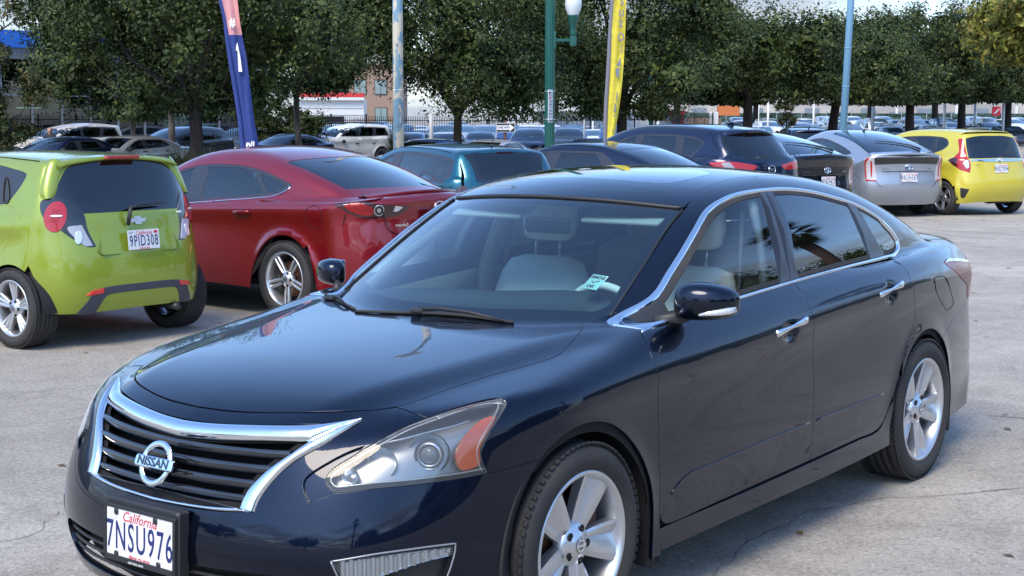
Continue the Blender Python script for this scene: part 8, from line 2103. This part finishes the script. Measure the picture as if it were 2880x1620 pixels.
def build_far_lot():
    pal = [MATS[n] for n in ('white_paint', 'pale_silver_paint', 'ink_blue_paint', 'steel_grey_paint')]+[BLACKC, MATS['white_paint'], MATS['mid_blue_paint'], MATS['white_paint']]
    bases = []
    GF = mat('far_car_glass', (.05, .10, .15), .03, .0, coat=1., spec=1.)
    for i, (spec, D, pm) in enumerate(((COROLLA, COROLLA_D, 0), (CXFIVE, CX_D, 1), (COROLLA, COROLLA_D, 2), (CXFIVE, CX_D, 5), (YARIS, YARIS_D, 3), (COROLLA, COROLLA_D, 4), (CXFIVE, CX_D, 6), (COROLLA, COROLLA_D, 7))):
        dd = dict(D); dd['cabin'] = False; dd['deco'] = face_deco('x', .72)
        r = bgcar('far_car', None, None, spec, pal[pm], dd, (0, 0), 0, hr=.22, glassm=GF, gdark=GF)
        for wx in (0, -spec['wb']):
            for s in (1, -1): MB().lathe([(.01, .12*s), (.20, .12*s), (.21, .11*s), (.32, .10*s), (.33, -.08*s)], 16, 'y', (wx, .72*s, .33)).build('wheel', RUBBER, r)
        bases.append((join_tree(r, 'far_car'), ['white sedan', 'silver crossover', 'ink blue sedan', 'white crossover', 'grey hatchback', 'black sedan', 'blue crossover', 'bright white sedan'][i]))
    rs = np.random.RandomState(3); todo = []
    for ri, (d, st) in enumerate(((76, 58), (88, 52))):
        u = 930+ri*20
        while u < 1760:
            x, y, z = at(u, d); me, nm = bases[[0, 6, 1, 2, 7, 6, 5, 3][rs.randint(0, 8)]]
            o = bpy.data.objects.new('fenced_car', me); COL.objects.link(o); o.location = (x, y, z+.12+.12*ri); o.rotation_euler = (0, 0, math.radians(36+rs.uniform(-3, 3)))
            LM = [(1000, 'tall reeds'), (1121, 'peeling pole'), (1213, 'white square post'), (1288, 'dark trunk'), (1421, 'one way sign'), (1544, 'green lamp post'), (1665, 'tent side pole'), (1725, 'yellow banner')]
            lm = min(LM, key=lambda q: abs(q[0]-u)); side = 'left' if u < lm[0] else 'right'
            todo.append((u, o, '%s behind picket fence, %s line, %s of the %s' % (nm, ('front', 'back')[ri], side, lm[1]))); u += st*rs.uniform(.95, 1.15)
    rows = [(94, 2085, 2870, 8), (103, 2030, 2890, 7), (112, 2020, 2890, 6), (121, 2010, 2895, 5), (130, 2005, 2895, 4), (139, 2015, 2895, 3)]
    for ri, (d, u0, u1, _) in enumerate(rows):
        # rows run parallel to the view plane, cars nose towards the lower left
        px = 2.75*4091.3/d; u = u0+rs.uniform(0, px)
        while u < u1:
            dd = d+(2450-u)*.006
            x, y, z = at(u, dd); me, nm = bases[[0, 1, 2, 3, 4, 5, 6, 7, 0, 3, 1, 7][rs.randint(0, 12)]]
            if rs.rand() > .04:
                o = bpy.data.objects.new('far_car', me); COL.objects.link(o); o.location = (x, y, z+.02-.09*(ri < 2)); o.rotation_euler = (0, 0, math.radians(40+rs.uniform(-1.5, 1.5)))
                LM = [(2003, 'blank pylon'), (2097, 'rounded tree trunk'), (2154, 'first white pole'), (2205, 'young thin tree'), (2281, 'second white pole'), (2345, 'plain blue pole'), (2447, 'third white pole'), (2550, 'tallest tree'), (2646, 'fourth white pole'), (2695, 'tree behind yellow roof'), (2731, 'fifth white pole'), (2818, 'last dark trunk')]
                lm = min(LM, key=lambda q: abs(q[0]-u)); side = 'left' if u < lm[0] else 'right'
                todo.append((u, o, '%s in far lot row %s, %s of the %s' % (nm, ('one', 'two', 'three', 'four', 'five', 'six')[ri], side, lm[1])))
            u += px*rs.uniform(.96, 1.1)

    by = {}
    for u, o, l in todo: by.setdefault(l, []).append((u, o))
    for l, q in by.items():
        q.sort(key=lambda t: t[0])
        for i, (u, o) in enumerate(q):
            tail = '' if len(q) == 1 else (', left one' if i == 0 else (', right one' if i == len(q)-1 else ', middle one'))
            tag(o, l+tail, 'car', 'cars in the far lots')

def build_person():
    x, y, z = at(146, 51.5); H = 1.0
    t = empty('person', (x, y, z), YAW+.4, 'bald person in dark clothes walking between the street cars, only the head showing', 'person')
    sk = {'hip': (0, 0, .92), 'belly': (0, 0, 1.08), 'chest': (0, 0, 1.28), 'neck': (0, 0, 1.44), 'head': (.01, 0, 1.54), 'crown': (.015, 0, 1.64)}
    V = [(0, 0, .93), (0, 0, 1.08), (0, 0, 1.27), (0, 0, 1.40), (0, .17, 1.36), (.02, .22, 1.10), (.08, .22, .86), (0, -.17, 1.36), (-.02, -.22, 1.10), (.04, -.22, .86), (0, .10, .88), (.12, .10, .50), (.05, .10, .08), (.16, .10, .04), (0, -.10, .88), (-.05, -.10, .50), (-.22, -.10, .12), (-.12, -.10, .06)]
    E_ = [(0, 1), (1, 2), (2, 3), (3, 4), (4, 5), (5, 6), (3, 7), (7, 8), (8, 9), (0, 10), (10, 11), (11, 12), (12, 13), (0, 14), (14, 15), (15, 16), (16, 17)]
    R_ = [(.13, .16), (.12, .15), (.13, .17), (.08, .10), (.065, .065), (.048, .048), (.035, .035), (.065, .065), (.048, .048), (.035, .035), (.09, .09), (.065, .065), (.05, .05), (.04, .045), (.09, .09), (.065, .065), (.05, .05), (.04, .045)]
    me = bpy.data.meshes.new('body'); me.from_pydata(V, E_, []); o = link('body', me, mat('dark_clothes', (.03, .032, .04), .8), t)
    md = o.modifiers.new('skin', 'SKIN'); 
    if not me.skin_vertices: 
        bpy.context.view_layer.objects.active = o
    sv = me.skin_vertices
    if len(sv):
        for i, r in enumerate(R_): sv[0].data[i].radius = r; sv[0].data[i].use_root = (i == 0)
    s2 = o.modifiers.new('sub', 'SUBSURF'); s2.levels = 1; s2.render_levels = 2
    SK = mat('skin', (.42, .24, .17), .5)
    prof = [(.001, 1.662), (.045, 1.655), (.078, 1.625), (.090, 1.58), (.086, 1.53), (.070, 1.48), (.055, 1.455), (.052, 1.42), (.06, 1.38)]
    V = []; Fc = []; n = 24
    for r, h in prof:
        for k in range(n):
            a = 2*math.pi*k/n; ca, sa = math.cos(a), math.sin(a); rr = r; xx = rr*ca*1.18+.01; yy = rr*sa*.92
            if 1.46 < h < 1.60 and ca > .9: xx += .012+.018*(1.50 < h < 1.56)*(ca > .98)
            V.append((xx, yy, h))
    for i in range(len(prof)-1):
        for k in range(n): Fc.append((i*n+k, (i+1)*n+k, (i+1)*n+(k+1) % n, i*n+(k+1) % n))
    hd = mesh('head', V, Fc, SK, t, smooth=True)
    for s in (1, -1):
        MB().bbox((.0, .088*s, 1.555), (.04, .018, .06), .008).build('ear', SK, hd); MB().lathe([(.001, .012), (.009, .008), (.011, 0)], 10, 'x', (.103, .032*s, 1.572)).build('eye', mat('eye_dark', (.03, .02, .02), .3), hd)
    MB().bbox((.106, 0, 1.508), (.008, .045, .010), .003).build('mouth', mat('lips', (.30, .12, .10), .5), hd)
build_ground()
build_altima()
build_row()
build_street()
build_buildings()
build_fence()
build_poles()
build_trees()
build_plants()
build_far_lot()
build_person()
build_litter()
